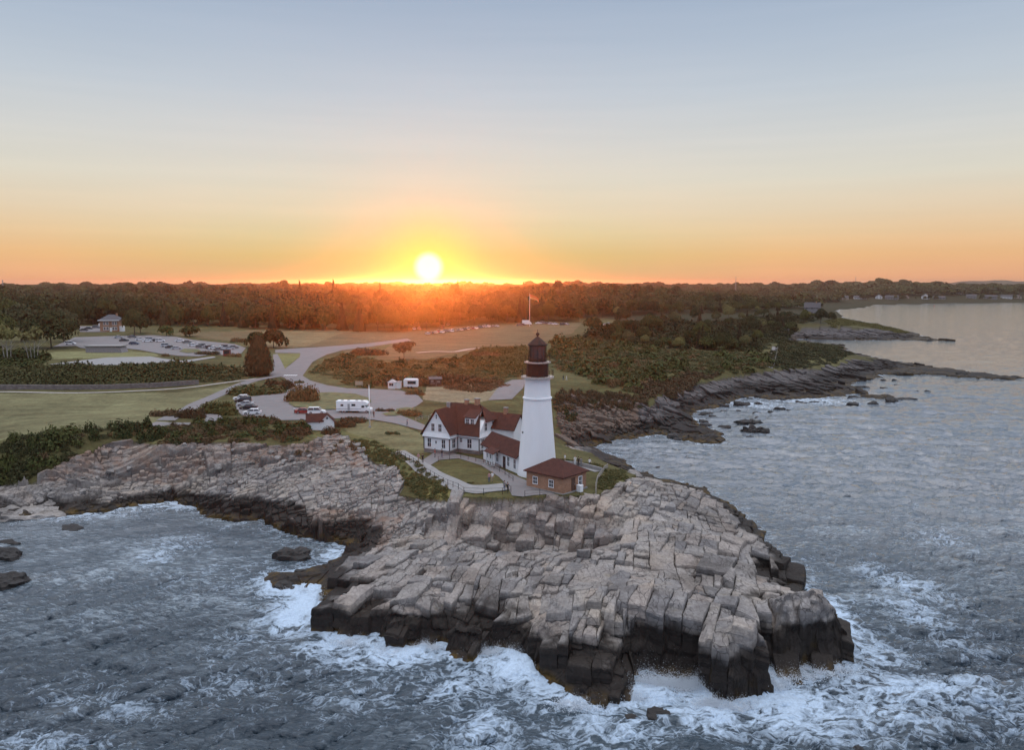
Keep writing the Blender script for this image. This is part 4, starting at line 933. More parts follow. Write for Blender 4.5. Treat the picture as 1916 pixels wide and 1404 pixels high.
# brick fog signal building
bb = thing('brick_building', 'low square red brick building with hipped roof at the foot of the lighthouse', 'building', (2.45, 129.9, 9.6), R(-41.3))
mb = MB(); mb.box(0, 7.7, 0, 6.4, -1.2, 2.85); mb.build('wall', M_BRICK, bb)
mb = MB(); mb.box(-.2, 7.9, -.25, -.02, -1.2, .25); mb.box(7.72, 7.95, -.2, 6.5, -1.2, .2); mb.build('plinth', M_PALE, bb)
mb = MB(); e = .4
c4 = [(-e, -e, 2.8), (7.7 + e, -e, 2.8), (7.7 + e, 6.4 + e, 2.8), (-e, 6.4 + e, 2.8)]; c5 = [(p[0], p[1], 2.98) for p in c4]; ap = [(3.2, 3.2, 5.0), (4.5, 3.2, 5.0)]
mb.add(c4 + c5 + ap, [(3, 2, 1, 0), (0, 1, 5, 4), (1, 2, 6, 5), (2, 3, 7, 6), (3, 0, 4, 7), (4, 5, 9, 8), (5, 6, 9), (6, 7, 8, 9), (7, 4, 8)]); mb.build('roof', M_ROOF, bb)
for x in (1.9, 5.3): window(bb, x, 0, .95, 2.1, .85, ('y', -1))
window(bb, 7.7, 4.7, .8, 2.2, .8, ('x', 1), frame=.14)
mb = MB(); mb.box(7.69, 7.76, 2.3, 3.3, .2, 2.35); d_ = mb.build('door', plain('brown_door', (.09, .05, .035)), bb); mb = MB(); mb.box(7.76, 7.8, 3.1, 3.2, 1.15, 1.3); mb.build('handle', M_STEEL, d_)
mb = MB(); mb.box(8.0, 8.8, 3.3, 4.1, -.6, 1.0); mb.box(7.96, 8.84, 3.26, 4.14, 1.0, 1.08); mb.build('utility_box', M_WHITE, bb)
# white hut
hx_, hy_, hz_ = G(599, 806)
hu = thing('white_hut', 'small white hut with red gable roof among shrubs on the clifftop', 'hut', (hx_, hy_ + .3, hz_ - .1), R(14))
mb = MB(); mb.box(-3.0, 0, 0, 3.0, -.8, 2.2); mb.box(0, 3.1, -.02, 3.0, -.8, 2.0); mb.prism([(0, -.02, 2.0), (3.1, -.02, 2.0), (1.55, -.02, 3.6)], (0, 3.02, 0)); mb.build('wall', M_CLAP, hu)
mb = MB(); slab([(-3.2, -.25, 2.05), (.75, -.25, 2.05), (1.55, 1.5, 3.75), (-3.2, 1.5, 3.75)], .1); slab([(-3.2, 3.25, 2.05), (3.3, 3.25, 2.05), (1.55, 1.5, 3.75), (-3.2, 1.5, 3.75)], .1)
slab([(-.25, -.25, 1.8), (1.55, -.25, 3.65), (1.55, 1.6, 3.65), (-.25, 1.6, 1.8)], .1); slab([(3.35, -.25, 1.8), (1.55, -.25, 3.65), (1.55, 3.2, 3.65), (3.35, 3.2, 1.8)], .1); mb.build('roof', M_ROOF, hu)
mb = MB(); mb.box(1.35, 1.75, -.06, -.01, 2.6, 3.1); mb.build('gable_vent', M_DKTRIM, hu)
# brick house by the far parking lot
x, y, z = G(205, 621)
bh = thing('brick_house', 'two storey red brick house with dark slate roof beside the far parking lot', 'house', (x, y, z), R(6))
mb = MB(); mb.box(-5, 5, 0, 8, -1, 6.4); mb.build('wall', M_BRICK, bh)
mb = MB(); c4 = [(-5.8, -.8, 6.3), (5.8, -.8, 6.3), (5.8, 8.8, 6.3), (-5.8, 8.8, 6.3)]; c5 = [(p[0], p[1], 6.6) for p in c4]; mb.add(c4 + c5 + [(-1.5, 4, 9.6), (1.5, 4, 9.6)], [(3, 2, 1, 0), (0, 1, 5, 4), (1, 2, 6, 5), (2, 3, 7, 6), (3, 0, 4, 7), (4, 5, 9, 8), (5, 6, 9), (6, 7, 8, 9), (7, 4, 8)]); rf = mb.build('roof', M_SLATE, bh)
mb = MB(); mb.box(2, 2.8, 5, 5.8, 7.2, 10.3); mb.build('chimney', M_BRICK, rf)
mb = MB(); mb.box(-5.85, 5.85, -.9, -.82, 6.2, 6.62); mb.box(5.0, 7.0, 1, 4, 0, 3.0); mb.box(-6.6, -5.0, 2, 4, 3.2, 4.6); mb.build('white_trim', M_WHITE, bh)
for z0 in (1.0, 4.0):
    for xx in (-2.6, -1.0, 2.2, 3.6): window(bh, xx, 0, z0, z0 + 1.7, .9, ('y', -1), frame=.15)
mb = MB(); mb.box(.2, 1.4, -.08, .02, 0, 2.4); mb.build('door', M_WHITE, bh)
# concrete bunker, ticket booth
x, y, z = G(190, 660)
bk = thing('concrete_bunker', 'low grey concrete bunker with flat pale roof in front of the far parking lot', 'bunker', (x, y, z), R(2))
mb = MB(); mb.prism([(-6.5, 0, -.5), (8.5, 0, -.5), (7.6, 0, 2.2), (-6.5, 0, 2.5)], (0, 6, 0)); mb.build('wall', plain('old_concrete', (.26, .245, .25), .9, .25), bk)
mb = MB(); mb.box(-7, 8.2, -.4, 6.4, 2.5, 2.85); mb.build('roof', M_PALE, bk)
x, y, z = G(424, 667)
tb = thing('red_booth', 'small red booth standing at the right end of the far parking lot', 'booth', (x, y, z), R(10))
mb = MB()
for a in (-1.3, 1.1):
    for b in (0, 2.2): mb.box(a, a + .25, b, b + .25, 0, 2.3)
mb.box(-1.3, 1.35, 0, 2.45, -.3, .9); mb.box(-1.3, 1.35, 0, 2.45, 2.3, 2.6); mb.build('wall', plain('red_paint', (.24, .05, .035)), tb)
mb = MB(); mb.box(-1.5, 1.55, -.2, 2.65, 2.6, 2.75); mb.build('roof', M_SLATE, tb); mb = MB(); mb.box(-1.05, 1.1, .08, .14, .9, 2.3); mb.build('pane', M_GLASS, tb)
# white ticket kiosk, food trailer, dark snack stand
x, y, z = G(735, 728)
kk = thing('ticket_kiosk', 'white ticket kiosk with small annex beside the turning circle', 'kiosk', (x, y, z), R(-12))
mb = MB(); mb.box(-1.6, .6, 0, 2.2, -.2, 2.0); mb.box(.6, 2.1, .7, 2.3, -.2, 2.0); mb.build('wall', M_CLAP, kk)
mb = MB(); mb.add([(-1.85, -.25, 2.0), (.85, -.25, 2.0), (.85, 2.45, 2.0), (-1.85, 2.45, 2.0), (-.5, 1.1, 3.0)], [(3, 2, 1, 0), (0, 1, 4), (1, 2, 4), (2, 3, 4), (3, 0, 4)]); mb.box(.86, 2.3, .5, 2.5, 2.0, 2.2); mb.build('roof', M_GREY, kk); window(kk, -.5, 0, .9, 1.75, 1.4, ('y', -1), panes=(2, 1))
x, y, z = G(768, 727)
ft = thing('food_trailer', 'white food trailer with a wide serving hatch beside the turning circle', 'trailer', (x, y, z), R(-4))
mb = MB(); mb.box(-2.2, 2.2, 0, 2.3, .45, 2.7); mb.box(-2.0, 2.0, .2, 2.1, 2.7, 2.95); mb.build('body', M_WHITE, ft)
mb = MB(); mb.box(-.9, 1.7, -.05, .02, 1.35, 2.25); mb.build('hatch', M_GLASS, ft); mb = MB(); slab([(-1, -.8, 2.5), (1.8, -.8, 2.5), (1.8, 0, 2.4), (-1, 0, 2.4)], .06); mb.build('awning', M_GREY, ft)
for xx in (-.7, .3):
    mb = MB(); mb.lathe([(.33, -.1), (.36, -.06), (.36, .06), (.33, .1)], 14, xf=Matrix.Translation((xx, .1, .36)) @ Matrix.Rotation(R(90), 4, 'X')); mb.build('wheel', M_BLACK, ft)
x, y, z = G(815, 724)
ss = thing('snack_stand', 'dark brown snack stand with pale counter and sign at the edge of the brush', 'stand', (x, y, z), R(8))
mb = MB(); mb.box(-1.9, 1.9, 0.5, 2.2, -.1, 2.4); mb.build('wall', plain('brown_boards', (.10, .055, .04)), ss)
mb = MB(); slab([(-2.1, -.2, 2.35), (2.1, -.2, 2.35), (2.1, 2.4, 2.9), (-2.1, 2.4, 2.9)], .1); mb.build('roof', M_SLATE, ss)
mb = MB(); mb.box(-1.6, -.2, 0.1, .5, .95, 1.1); mb.box(.5, 1.5, .44, .5, 1.2, 1.9); mb.box(-1.5, -.6, .44, .5, 1.4, 2.1); mb.build('counter', M_PALE, ss); mb = MB(); mb.tube((.2, .3, 0), (.2, .3, 3.3), .06); mb.box(-.2, .6, .22, .3, 2.9, 3.4); mb.build('sign_post', M_PALE, ss)
x, y, z = G(672, 725)
sg = thing('information_sign', 'blank pale information board on two posts beside the loop road', 'sign', (x, y, z), R(4))
mb = MB(); mb.box(-1.2, 1.2, -.04, .04, .7, 1.95); mb.build('panel', plain('faded_panel', (.36, .32, .24)), sg); mb = MB(); mb.box(-1.1, -.98, .05, .15, -.2, 2.0); mb.build('post', M_WOOD, sg); mb = MB(); mb.box(.98, 1.1, .05, .15, -.2, 2.0); mb.build('post', M_WOOD, sg)
# flagpoles
def pole(u, v, vtop, label, r0, flag=False):
    x, y, z = G(u, v); h = 0.0
    while proj(x, y, z + h)[1] > vtop and h < 60: h += .1
    fp = thing('flagpole', label, 'flagpole', (x, y, z))
    mb = MB(); mb.lathe([(r0, -.2), (r0 * .9, h * .45), (r0 * .55, h)], 8); mb.build('mast', M_WHITE, fp, True)
    mb = MB(); mb.lathe([(r0 * 2.6, -.2), (r0 * 2.4, .25), (r0 * 1.2, .4)], 10); mb.build('base', M_PALE, fp); mb = MB(); mb.lathe([(.02, h), (r0 * 1.3, h + .12), (.02, h + .26)], 8, cap=False); mb.build('finial', M_STEEL, fp)
    if flag:
        mb = MB(); n = 10; L_, H_ = 6.6, 3.0; vs = []
        for i in range(n + 1):
            s_ = i / n
            for j in range(3): vs.append((.2 + s_ * L_ * .86, .45 * math.sin(s_ * 7), h - .3 - H_ * j / 2 * (1 - .25 * s_) - s_ * s_ * 3.2 - .3 * math.sin(s_ * 5)))
        fs = [(3 * i + j, 3 * i + 3 + j, 3 * i + 4 + j, 3 * i + 1 + j) for i in range(n) for j in range(2)]
        mb.add(vs, fs); mb.add([(a, b + .03, c) for a, b, c in vs], [f[::-1] for f in fs])
        mb.mi = [(k % 20) % 2 for k in range(len(fs))] * 2
        t = NT('flag_cloth'); bs = t.bsdf((.62, .15, .05), .8); t2 = NT('flag_cloth_pale'); t2.bsdf((.72, .32, .12), .8)
        mb.build('flag', [t.m, t2.m], fp)
    return fp
pole(692, 800, 723, 'white flagpole without a flag standing on the lawn near the hut', .13)
pole(991, 612, 550, 'far white flagpole flying an orange flag at the edge of the field', .17, True)
def G(u, v, dz=0.0):
    z = 10.0
    for _ in range(60):
        x, y = P(u, v, z + dz); z += 0.4 * (zt(x, y) - z)
    return x, y, zt(x, y)
# ------------------------------------------------------------------ roads and paths draped on the ground
def drape(name, pts, mat, off=0.1, step=3.0, holes=(), world=False):
    bnd = [Vector(p[:2]) if world else Vector(G(*p)[:2]) for p in pts]
    allp = []; edges = []
    def loop(b):
        o = len(allp); L = []
        for i in range(len(b)):
            a, c = b[i], b[(i + 1) % len(b)]; n = max(1, int((c - a).length / step))
            L += [a.lerp(c, k / n) for k in range(n)]
        allp.extend(L); edges.extend([(o + i, o + (i + 1) % len(L)) for i in range(len(L))]); return L
    L = loop(bnd)
    xs = [p.x for p in L]; ys = [p.y for p in L]
    gx, gy = np.meshgrid(np.arange(min(xs), max(xs), step), np.arange(min(ys), max(ys), step))
    ins = inpoly(gx, gy, [(p.x, p.y) for p in L])
    allp.extend([Vector((a, b)) for a, b in zip(gx[ins], gy[ins])])
    vs, es, fs, *_ = delaunay_2d_cdt(allp, edges, [], 1, 1e-4)
    me = bpy.data.meshes.new(name); me.from_pydata([(p.x, p.y, zt(p.x, p.y) + off) for p in vs], [], fs); me.materials.append(mat)
    b = bmesh.new(); b.from_mesh(me)
    for f in b.faces:
        f.normal_update()
        if f.normal.z < 0: f.normal_flip()
    b.to_mesh(me); b.free()
    o = link(bpy.data.objects.new(name, me)); o['kind'] = 'structure'; return o
def strip(name, px, w_, mat, off=0.1, world=None):
    c = [Vector(p) for p in world] if world else [Vector(G(*p)[:2]) for p in px]
    # smooth the centre line
    q = []
    for i in range(len(c) - 1):
        p0 = c[max(i - 1, 0)]; p1 = c[i]; p2 = c[i + 1]; p3 = c[min(i + 2, len(c) - 1)]
        for k in range(6):
            t = k / 6; q.append(0.5 * ((2 * p1) + (p2 - p0) * t + (2 * p0 - 5 * p1 + 4 * p2 - p3) * t * t + (3 * p1 - p0 - 3 * p2 + p3) * t**3))
    q.append(c[-1]); Lp = []; Rp = []
    for i, p in enumerate(q):
        d = (q[min(i + 1, len(q) - 1)] - q[max(i - 1, 0)]).normalized(); n = Vector((-d.y, d.x))
        Lp.append(p + n * w_ / 2); Rp.append(p - n * w_ / 2)
    vs = []; fs = []
    for i in range(len(q)):
        for k in range(4):
            p = Lp[i].lerp(Rp[i], k / 3); vs.append((p.x, p.y, zt(p.x, p.y) + off))
    for i in range(len(q) - 1):
        for k in range(3): fs.append((4 * i + k, 4 * i + 4 + k, 4 * i + 5 + k, 4 * i + 1 + k))
    me = bpy.data.meshes.new(name); me.from_pydata(vs, [], fs); me.materials.append(mat); me.update()
    if me.polygons[0].normal.z < 0: me.flip_normals()
    o = link(bpy.data.objects.new(name, me)); o['kind'] = 'structure'; return o
drape('road', [(526,706),(544,712),(566,704),(585,678),(612,664),(640,656),(700,648),(770,638),(762,634),(690,643),(600,650),(560,652),(515,655),(515,661),(562,661.5),(561,669),(545,682),(532,692)], M_ASPH, 0.12)
drape('road', [(511,664),(519,663),(528,680),(533,690),(527,704),(503,704),(512,688)], M_ASPH, 0.10)
drape('parking_lot', [(452,778),(440,764),(444,746),(490,741),(528,735),(545,729),(540,716),(530,706),(566,704),(580,713),(612,722),(650,728),(700,729),(750,732),(782,741),(792,752),(778,762),(756,769),(742,776),(795,797),(800,806),(786,806),(735,793),(700,787),(640,784),(580,787),(520,788),(475,786)], M_ASPH, 0.16)
M_GRASS = plain('island_grass', (0.125, 0.12, 0.055), 0.95, 0.5, 0.4, 0.3)
drape('traffic_island', [(540,757),(546,746),(570,738),(620,736),(665,739),(692,747),(695,754),(680,762),(640,768),(600,769),(570,766),(550,763)], M_GRASS, 0.34)
drape('verge', [(715,776),(740,771),(742,767),(760,764),(778,766),(770,776),(740,780),(722,780)], M_GRASS, 0.3)
strip('footpath', [(524,704),(470,714),(430,730),(392,747),(366,758),(346,771),(310,788)], 4.2, M_ASPH, 0.14)
strip('footpath', [(284,794),(330,796),(372,794),(402,785),(385,776),(366,771)], 4.0, M_ASPH, 0.18)
strip('footpath', [(-60,734),(0,734),(120,736),(240,733),(340,727),(420,717),(480,709)], 1.6, M_GRAV, 0.1)
drape('parking_lot', [(98,650),(140,632),(200,630),(285,628),(330,631),(362,637),(440,645),(460,652),(452,662),(425,666),(396,664),(372,668),(335,667),(300,663),(262,656),(225,652),(205,656),(150,652),(142,648)], M_ASPH, 0.2, 5.0)
drape('traffic_island', [(345,654),(372,655),(378,660),(350,662),(335,659)], M_GRASS, 0.35, 5.0)
drape('road', [(146,611),(195,611),(200,622),(150,622)], M_ASPH, 0.2, 5.0)
drape('court', [(92,683),(140,677),(200,670),(282,668),(304,672),(340,676),(400,668),(404,670),(345,680),(270,684),(150,684)], M_PALE, 0.18, 4.0)
drape('road', [(914,750),(936,722),(958,712),(986,711),(978,728),(958,748)], M_ASPH, 0.15)
strip('footpath', [(1124,714),(1138,708),(1152,703)], 3.0, M_GRAV, 0.15)
strip('footpath', [(1451,650),(1449,662),(1444,676),(1438,688)], 3.4, M_ASPH, 0.2)
strip('road', [(780,661),(815,658.5),(850,659),(880,654),(920,651)], 3.0, M_GRAV, 0.2)
strip('footpath', [(744,846),(790,874),(838,902),(868,914),(905,916),(946,912)], 3.1, M_PALE, 0.16)
drape('footpath', [(785,866),(812,848),(850,850),(905,862),(948,884),(990,903),(1040,930),(1000,934),(958,929),(950,912),(934,894),(900,872),(858,859),(822,862),(800,876)], M_ASPH, 0.11, 1.5)
strip('footpath', [(1040,876),(1075,872),(1120,884)], 2.2, M_PALE, 0.14)
# crossing stripes
for k in range(6):
    x, y, z = G(533 + k * 4.2, 703.5)
    mb = MB(); mb.box(-.25, .25, -1.3, 1.3, 0, .004); o = mb.build('road_marking', M_WHITE); o.location = (x, y, z + .19); o['kind'] = 'structure'
for k in range(7):
    a = G(449 + 3.6 * k, 748 + 5.4 * k); b = G(474 + 3.0 * k, 747 + 5.2 * k); d = Vector((b[0] - a[0], b[1] - a[1])); mb = MB(); mb.box(0, min(d.length, 4.6), -.06, .06, 0, .004); o = mb.build('road_marking', M_WHITE); o.location = (a[0], a[1], a[2] + .2); o.rotation_euler = (0, 0, math.atan2(d.y, d.x)); o['kind'] = 'structure'
# ------------------------------------------------------------------ walls and fences
def wall_run(name, label, px, h, th, mat, cat='wall'):
    pts = [G(*p) for p in px]; r0 = pts[0]; mb = MB()
    for a, b in zip(pts[:-1], pts[1:]):
        d = Vector((b[0] - a[0], b[1] - a[1])).normalized(); n = Vector((-d.y, d.x)) * th / 2
        q = []
        for p, s_ in ((a, 1), (b, 1), (b, -1), (a, -1)): q.append((p[0] + n.x * s_ - r0[0], p[1] + n.y * s_ - r0[1], p[2] - r0[2] - .4))
        mb.add(q + [(c[0], c[1], c[2] + h + .4) for c in q], [(0, 3, 2, 1), (4, 5, 6, 7), (0, 1, 5, 4), (1, 2, 6, 5), (2, 3, 7, 6), (3, 0, 4, 7)])
    o = mb.build(name, mat); o.location = r0; return tag(o, label, cat)
wall_run('retaining_wall', 'long low grey stone retaining wall below the shrubs beyond the lawn', [(-40,729),(40,729),(120,729.5),(200,729),(280,726),(340,722),(372,720)], 1.5, .6, M_STONE)
wall_run('stone_wall', 'low pale wall along the cliff edge behind the brick building', [(1048,870),(1075,872),(1100,877),(1126,884)], .8, .35, M_PALE)
def fence(label, px, h, r_, mat, step=2.2, rails=(.45, .95), name='metal_fence'):
    pts = [Vector(G(*p)) for p in px]; r0 = pts[0].copy(); root = thing(name, label, 'fence', tuple(r0)); posts = []
    for a, b in zip(pts[:-1], pts[1:]):
        n = max(1, round((b - a).length / step)); posts += [a.lerp(b, k / n) for k in range(n)]
    posts.append(pts[-1])
    for p in posts: p.z = zt(p.x, p.y)
    rl = MB()
    for p in posts:
        q = p - r0; mb = MB(); mb.tube(q - Vector((0, 0, .3)), q + Vector((0, 0, h)), r_, 6); mb.build('post', mat, root)
    for a, b in zip(posts[:-1], posts[1:]):
        for f in rails: rl.tube(a - r0 + Vector((0, 0, h * f)), b - r0 + Vector((0, 0, h * f)), r_ * .5, 4)
    rl.build('rail', mat, root); return root
fence('dark post and rail fence on the seaward side of the pale curved path', [(744,852),(790,882),(838,910),(868,925),(905,927),(940,926),(956,922)], 1.15, .045, M_BLACK)
fence('dark post and rail fence between the courtyard lawn and the keepers house', [(820,864),(862,858),(905,869),(945,890),(960,902)], 1.0, .045, M_BLACK)
fence('dark cliff edge fence in front of the brick building', [(982,932),(1010,936),(1050,939),(1085,938),(1110,934)], 1.1, .04, M_BLACK, 2.6)
fence('pale wooden fence curving down the slope right of the brick building', [(1137,876),(1130,882),(1124,890),(1118,899),(1115,912),(1115,926)], .85, .07, M_WOOD, 1.3, (.3, .6, .92), 'wooden_fence')
fence('pale railing beside the steep cliff path on the far right shore', [(1455,652),(1453,665),(1450,678),(1448,688)], 1.3, .07, M_WOOD, 5, (.5, .95), 'wooden_fence')
fence('low timber fence between the turning circle and the house', [(778,790),(790,785),(802,786),(812,780)], 1.1, .06, M_WOOD, 2.4, (.5, .9), 'wooden_fence')
# ------------------------------------------------------------------ vehicles
def paint(name, c): 
    t = NT(name); t.bsdf(c, .28, spec=.5); return t.m
PAINTS = {'white': paint('white_car_paint', (.72, .73, .75)), 'silver': paint('silver_car_paint', (.40, .42, .45)), 'black': paint('black_car_paint', (.018, .018, .022)), 'dark blue': paint('blue_car_paint', (.03, .045, .09)), 'grey': paint('grey_car_paint', (.14, .145, .15)), 'red': paint('red_car_paint', (.26, .03, .025)), 'pale': paint('beige_car_paint', (.45, .42, .38))}
M_TYRE = plain('tyre_rubber', (.02, .02, .021), .9); M_HEAD = glass_mat('headlight_glass', (.6, .6, .58)); M_TAIL = glass_mat('tail_light_glass', (.35, .02, .02)); M_RIM = plain('wheel_rim', (.4, .4, .42), .35, metal=.7)
def car_shell(body, glass, kind):
    L, W_ = 4.5, .88
    h = .92 if kind != 'suv' else 1.05; top = 1.45 if kind == 'sedan' else (1.5 if kind == 'hatch' else 1.78)
    prof = [(-2.25, .35), (-2.25, .78), (-2.1, h), (-1.0, h + .02), (1.0, h), (1.95, h - .16), (2.2, .68), (2.25, .36), (1.85, .24), (-1.9, .24)]
    n = len(prof); vs = []
    for (x, z) in prof: vs.append((x, -W_ * (1 - .06 * (abs(x) > 1.9)), z))
    for (x, z) in prof: vs.append((x, W_ * (1 - .06 * (abs(x) > 1.9)), z))
    body.add(vs, [tuple(range(n))[::-1], tuple(range(n, 2 * n))] + [(i, (i + 1) % n, n + (i + 1) % n, n + i) for i in range(n)])
    xb, xf, tb, tf = {'sedan': (-1.65, 1.15, -.95, .35), 'hatch': (-2.05, 1.2, -1.5, .4), 'suv': (-2.15, 1.15, -1.95, .5)}[kind]
    w1, w2 = W_ - .05, W_ - .22
    b4 = [(xb, -w1, h - .02), (xf, -w1, h - .02), (xf, w1, h - .02), (xb, w1, h - .02)]; t4 = [(tb, -w2, top - .06), (tf, -w2, top - .06), (tf, w2, top - .06), (tb, w2, top - .06)]
    glass.add(b4 + t4, [(0, 1, 5, 4), (1, 2, 6, 5), (2, 3, 7, 6), (3, 0, 4, 7), (4, 5, 6, 7)])
    body.add([(tb - .05, -w2 - .02, top - .07), (tf + .05, -w2 - .02, top - .07), (tf + .05, w2 + .02, top - .07), (tb - .05, w2 + .02, top - .07), (tb + .1, -w2 + .08, top), (tf - .1, -w2 + .08, top), (tf - .1, w2 - .08, top), (tb + .1, w2 - .08, top)], [(3, 2, 1, 0), (4, 5, 6, 7), (0, 1, 5, 4), (1, 2, 6, 5), (2, 3, 7, 6), (3, 0, 4, 7)])
    for s_ in (-1, 1):
        for f_ in (0.0, .48, 1.0):
            p = Vector(b4[0]).lerp(Vector(b4[1]), f_); q = Vector(t4[0]).lerp(Vector(t4[1]), f_); p.y *= -s_ * -1; q.y *= -s_ * -1
            p.y = -abs(p.y) * s_ - .01 * s_; q.y = -abs(q.y) * s_ - .01 * s_; body.tube(p, q, .05, 4)
def wheel_shell(mb, rim, x, y):
    xf = Matrix.Translation((x, y, .34)) @ Matrix.Rotation(R(90), 4, 'X')
    mb.lathe([(.22, -.1), (.33, -.11), (.34, 0), (.33, .11), (.22, .1)], 14, xf=xf, cap=False)
    rim.lathe([(.22, -.085), (.22, .085)], 10, xf=xf)
def car_parts(root, kind, colr):
    b, g = MB(), MB(); car_shell(b, g, kind); b.build('body', PAINTS[colr], root); g.build('windows', M_GLASS, root)
    for x in (-1.38, 1.4):
        for y in (-.8, .8):
            a, r_ = MB(), MB(); wheel_shell(a, r_, x, y); o = a.build('wheel', M_TYRE, root); r_.build('rim', M_RIM, o)
    for y in (-.62, .62):
        mb = MB(); mb.box(2.1, 2.235, y - .18, y + .18, .62, .76); mb.build('headlight', M_HEAD, root)
        mb = MB(); mb.box(-2.29, -2.2, y - .16, y + .16, .66, .86); mb.build('tail_light', M_TAIL, root)
def parts_car(u, v, kind, colr, heading, label, group=None):
    x, y, z = G(u, v); root = thing('parked_car', label, 'car', (x, y, z + .17), R(heading), group); car_parts(root, kind, colr); return root
_small = {}
def small_car(u, v, kind, colr, heading, label, group):
    key = (kind, colr)
    if key not in _small:
        b, g = MB(), MB(); car_shell(b, g, kind); k = MB(); r_ = MB()
        for x in (-1.38, 1.4):
            for y in (-.8, .8): wheel_shell(k, r_, x, y)
        for mm, i in ((g, 1), (k, 2), (r_, 3)):
            o_ = len(b.v); b.v += mm.v; b.f += [tuple(q + o_ for q in f) for f in mm.f]; b.mi += [i] * len(mm.f)
        _small[key] = b.mesh('parked_car', [PAINTS[colr], M_GLASS, M_TYRE, M_RIM])
    x, y, z = G(u, v); o = link(bpy.data.objects.new('parked_car', _small[key])); o.location = (x, y, z + .22); o.rotation_euler = (0, 0, R(heading)); return tag(o, label, 'car', group)
g_ = 'cars parked in the row above the cliff'
parts_car(472, 777, 'hatch', 'white', 186, 'white hatchback at the near end of the parking row above the cliff', g_)
parts_car(465, 767.5, 'sedan', 'black', 188, 'black car second from the near end of the row above the cliff', g_)
parts_car(459, 761, 'sedan', 'silver', 189, 'silver sedan in the middle of the row above the cliff', g_)
parts_car(455, 755, 'suv', 'black', 190, 'tall dark car second from the far end of the row above the cliff', g_)
parts_car(452, 749.5, 'hatch', 'white', 191, 'white car at the far end of the parking row above the cliff', g_)
parts_car(593, 776, 'suv', 'white', 3, 'white sport utility car parked behind the white hut', None)
parts_car(569, 775, 'sedan', 'red', 6, 'dark red car parked left of the white sport utility car', None)
g_ = 'cars in the far left parking lot'
LOT = [(248,633,'sedan','grey',4,'grey car in the middle of the far lot, upper one of two'),(251,646,'hatch','dark blue',8,'dark blue car below the grey one in the middle of the far lot'),(276,641,'sedan','white',30,'white car parked aslant right of the pair in the middle of the far lot'),(281,638,'suv','silver',30,'silver car touching the slanted white one in the far lot'),
 (337,641,'sedan','white',5,'white car parked alone along the upper edge of the far lot'),(311,650,'suv','silver',25,'silver car left of the dark one in the middle bay of the far lot'),(319,653,'sedan','black',20,'black car in the middle bay of the far lot'),(362,649,'hatch','white',8,'white car at the left end of the long row in the far lot'),(371,648,'sedan','white',12,'white car second from the left of the long row in the far lot'),
 (381,651,'suv','black',30,'tall black car third from the left of the long row in the far lot'),(387,652,'sedan','silver',30,'silver car in the middle of the long row in the far lot'),(394,654,'suv','black',30,'tall black car right of the silver one in the long row of the far lot'),(400,654.5,'sedan','white',30,'white car second from the right end of the long row in the far lot'),(409,657,'sedan','grey',28,'dark grey car at the right end of the long row in the far lot'),
 (157,620,'sedan','black',20,'black car on the upper road left of the brick house, nearer one'),(166,617,'sedan','black',20,'black car on the upper road left of the brick house, farther one'),(181,615,'suv','grey',5,'grey car beside the left wall of the brick house'),(132,646,'suv','white',10,'white car half under the trees at the left end of the far lot')]
for c in LOT: small_car(*c, g_)
for i, (u, v, k, c) in enumerate([(292,640,'sedan','black'),(300,641,'suv','white'),(330,655,'sedan','silver'),(375,652,'hatch','grey'),(416,655,'sedan','white'),(423,653,'suv','black'),(430,655,'sedan','silver'),(437,653,'hatch','grey'),(262,638,'hatch','white'),(232,640,'sedan','black'),(350,643,'sedan','grey'),(222,634,'sedan','silver')]):
    small_car(u, v, k, c, 18 + 3 * (i % 5), '%s car standing loosely among the rows of the far left lot' % c, g_)
FLD = [(775,618),(784,617.5),(800,627),(807,626),(814,625),(820,623),(827,624),(834,622),(841,621.5),(846,622),(856,620.5),(862,619.5),(869,618.5),(876,618),(884,617),(890,616.5),(898,614.5),(906,613.5),(914,613),(922,613),(929,612.5),(826,615),(838,610)]
cs = ['white', 'grey', 'silver', 'black', 'pale', 'red', 'white', 'dark blue', 'silver']; ks = ['sedan', 'suv', 'hatch', 'sedan']
for i, (u, v) in enumerate(FLD):
    c = cs[i % 9]; k = ks[i % 4]; nm = {'suv': 'tall car', 'sedan': 'sedan', 'hatch': 'hatchback'}[k]
    small_car(u, v, k, c, 100 + (i * 37) % 30, '%s %s in the long row parked below the glowing trees' % (c, nm), 'cars parked along the far edge of the field')
FL2 = [(972,610.5,'sedan','grey'),(978,610,'hatch','black'),(1008,607,'sedan','white'),(1016,606.5,'suv','grey'),(1024,607.5,'sedan','black'),(1031,608,'hatch','silver'),(1039,608.5,'sedan','white'),(1053,609.5,'suv','black'),(1060,609,'sedan','silver'),(1133,610,'sedan','white'),(1139,609,'suv','silver'),(1145,610,'hatch','pale')]
for i, (u, v, k, c) in enumerate(FL2):
    small_car(u, v, k, c, 10 + i * 5, ('%s car in the far row right of the flagpole' if u < 1100 else '%s car parked among the trees at the right end of the field') % c, 'cars parked right of the far flagpole')
x, y, z = G(986, 609)
vn_ = thing('box_van', 'white box van parked just left of the far flagpole', 'van', (x, y, z + .15), R(4))
mb = MB(); mb.box(-3.2, 1.5, -1.1, 1.1, .6, 3.3); mb.build('cargo_box', M_WHITE, vn_); mb = MB(); mb.prism([(1.5, -1, .5), (3.1, -1, .5), (3.1, -1, 1.3), (2.4, -1, 2.3), (1.5, -1, 2.3)], (0, 2, 0)); mb.build('cab', M_WHITE, vn_)
for xx in (-2, 2.2):
    for yy in (-.95, .95): a, r_ = MB(), MB(); wheel_shell(a, r_, xx, yy); o = a.build('wheel', M_TYRE, vn_); r_.build('rim', M_RIM, o)
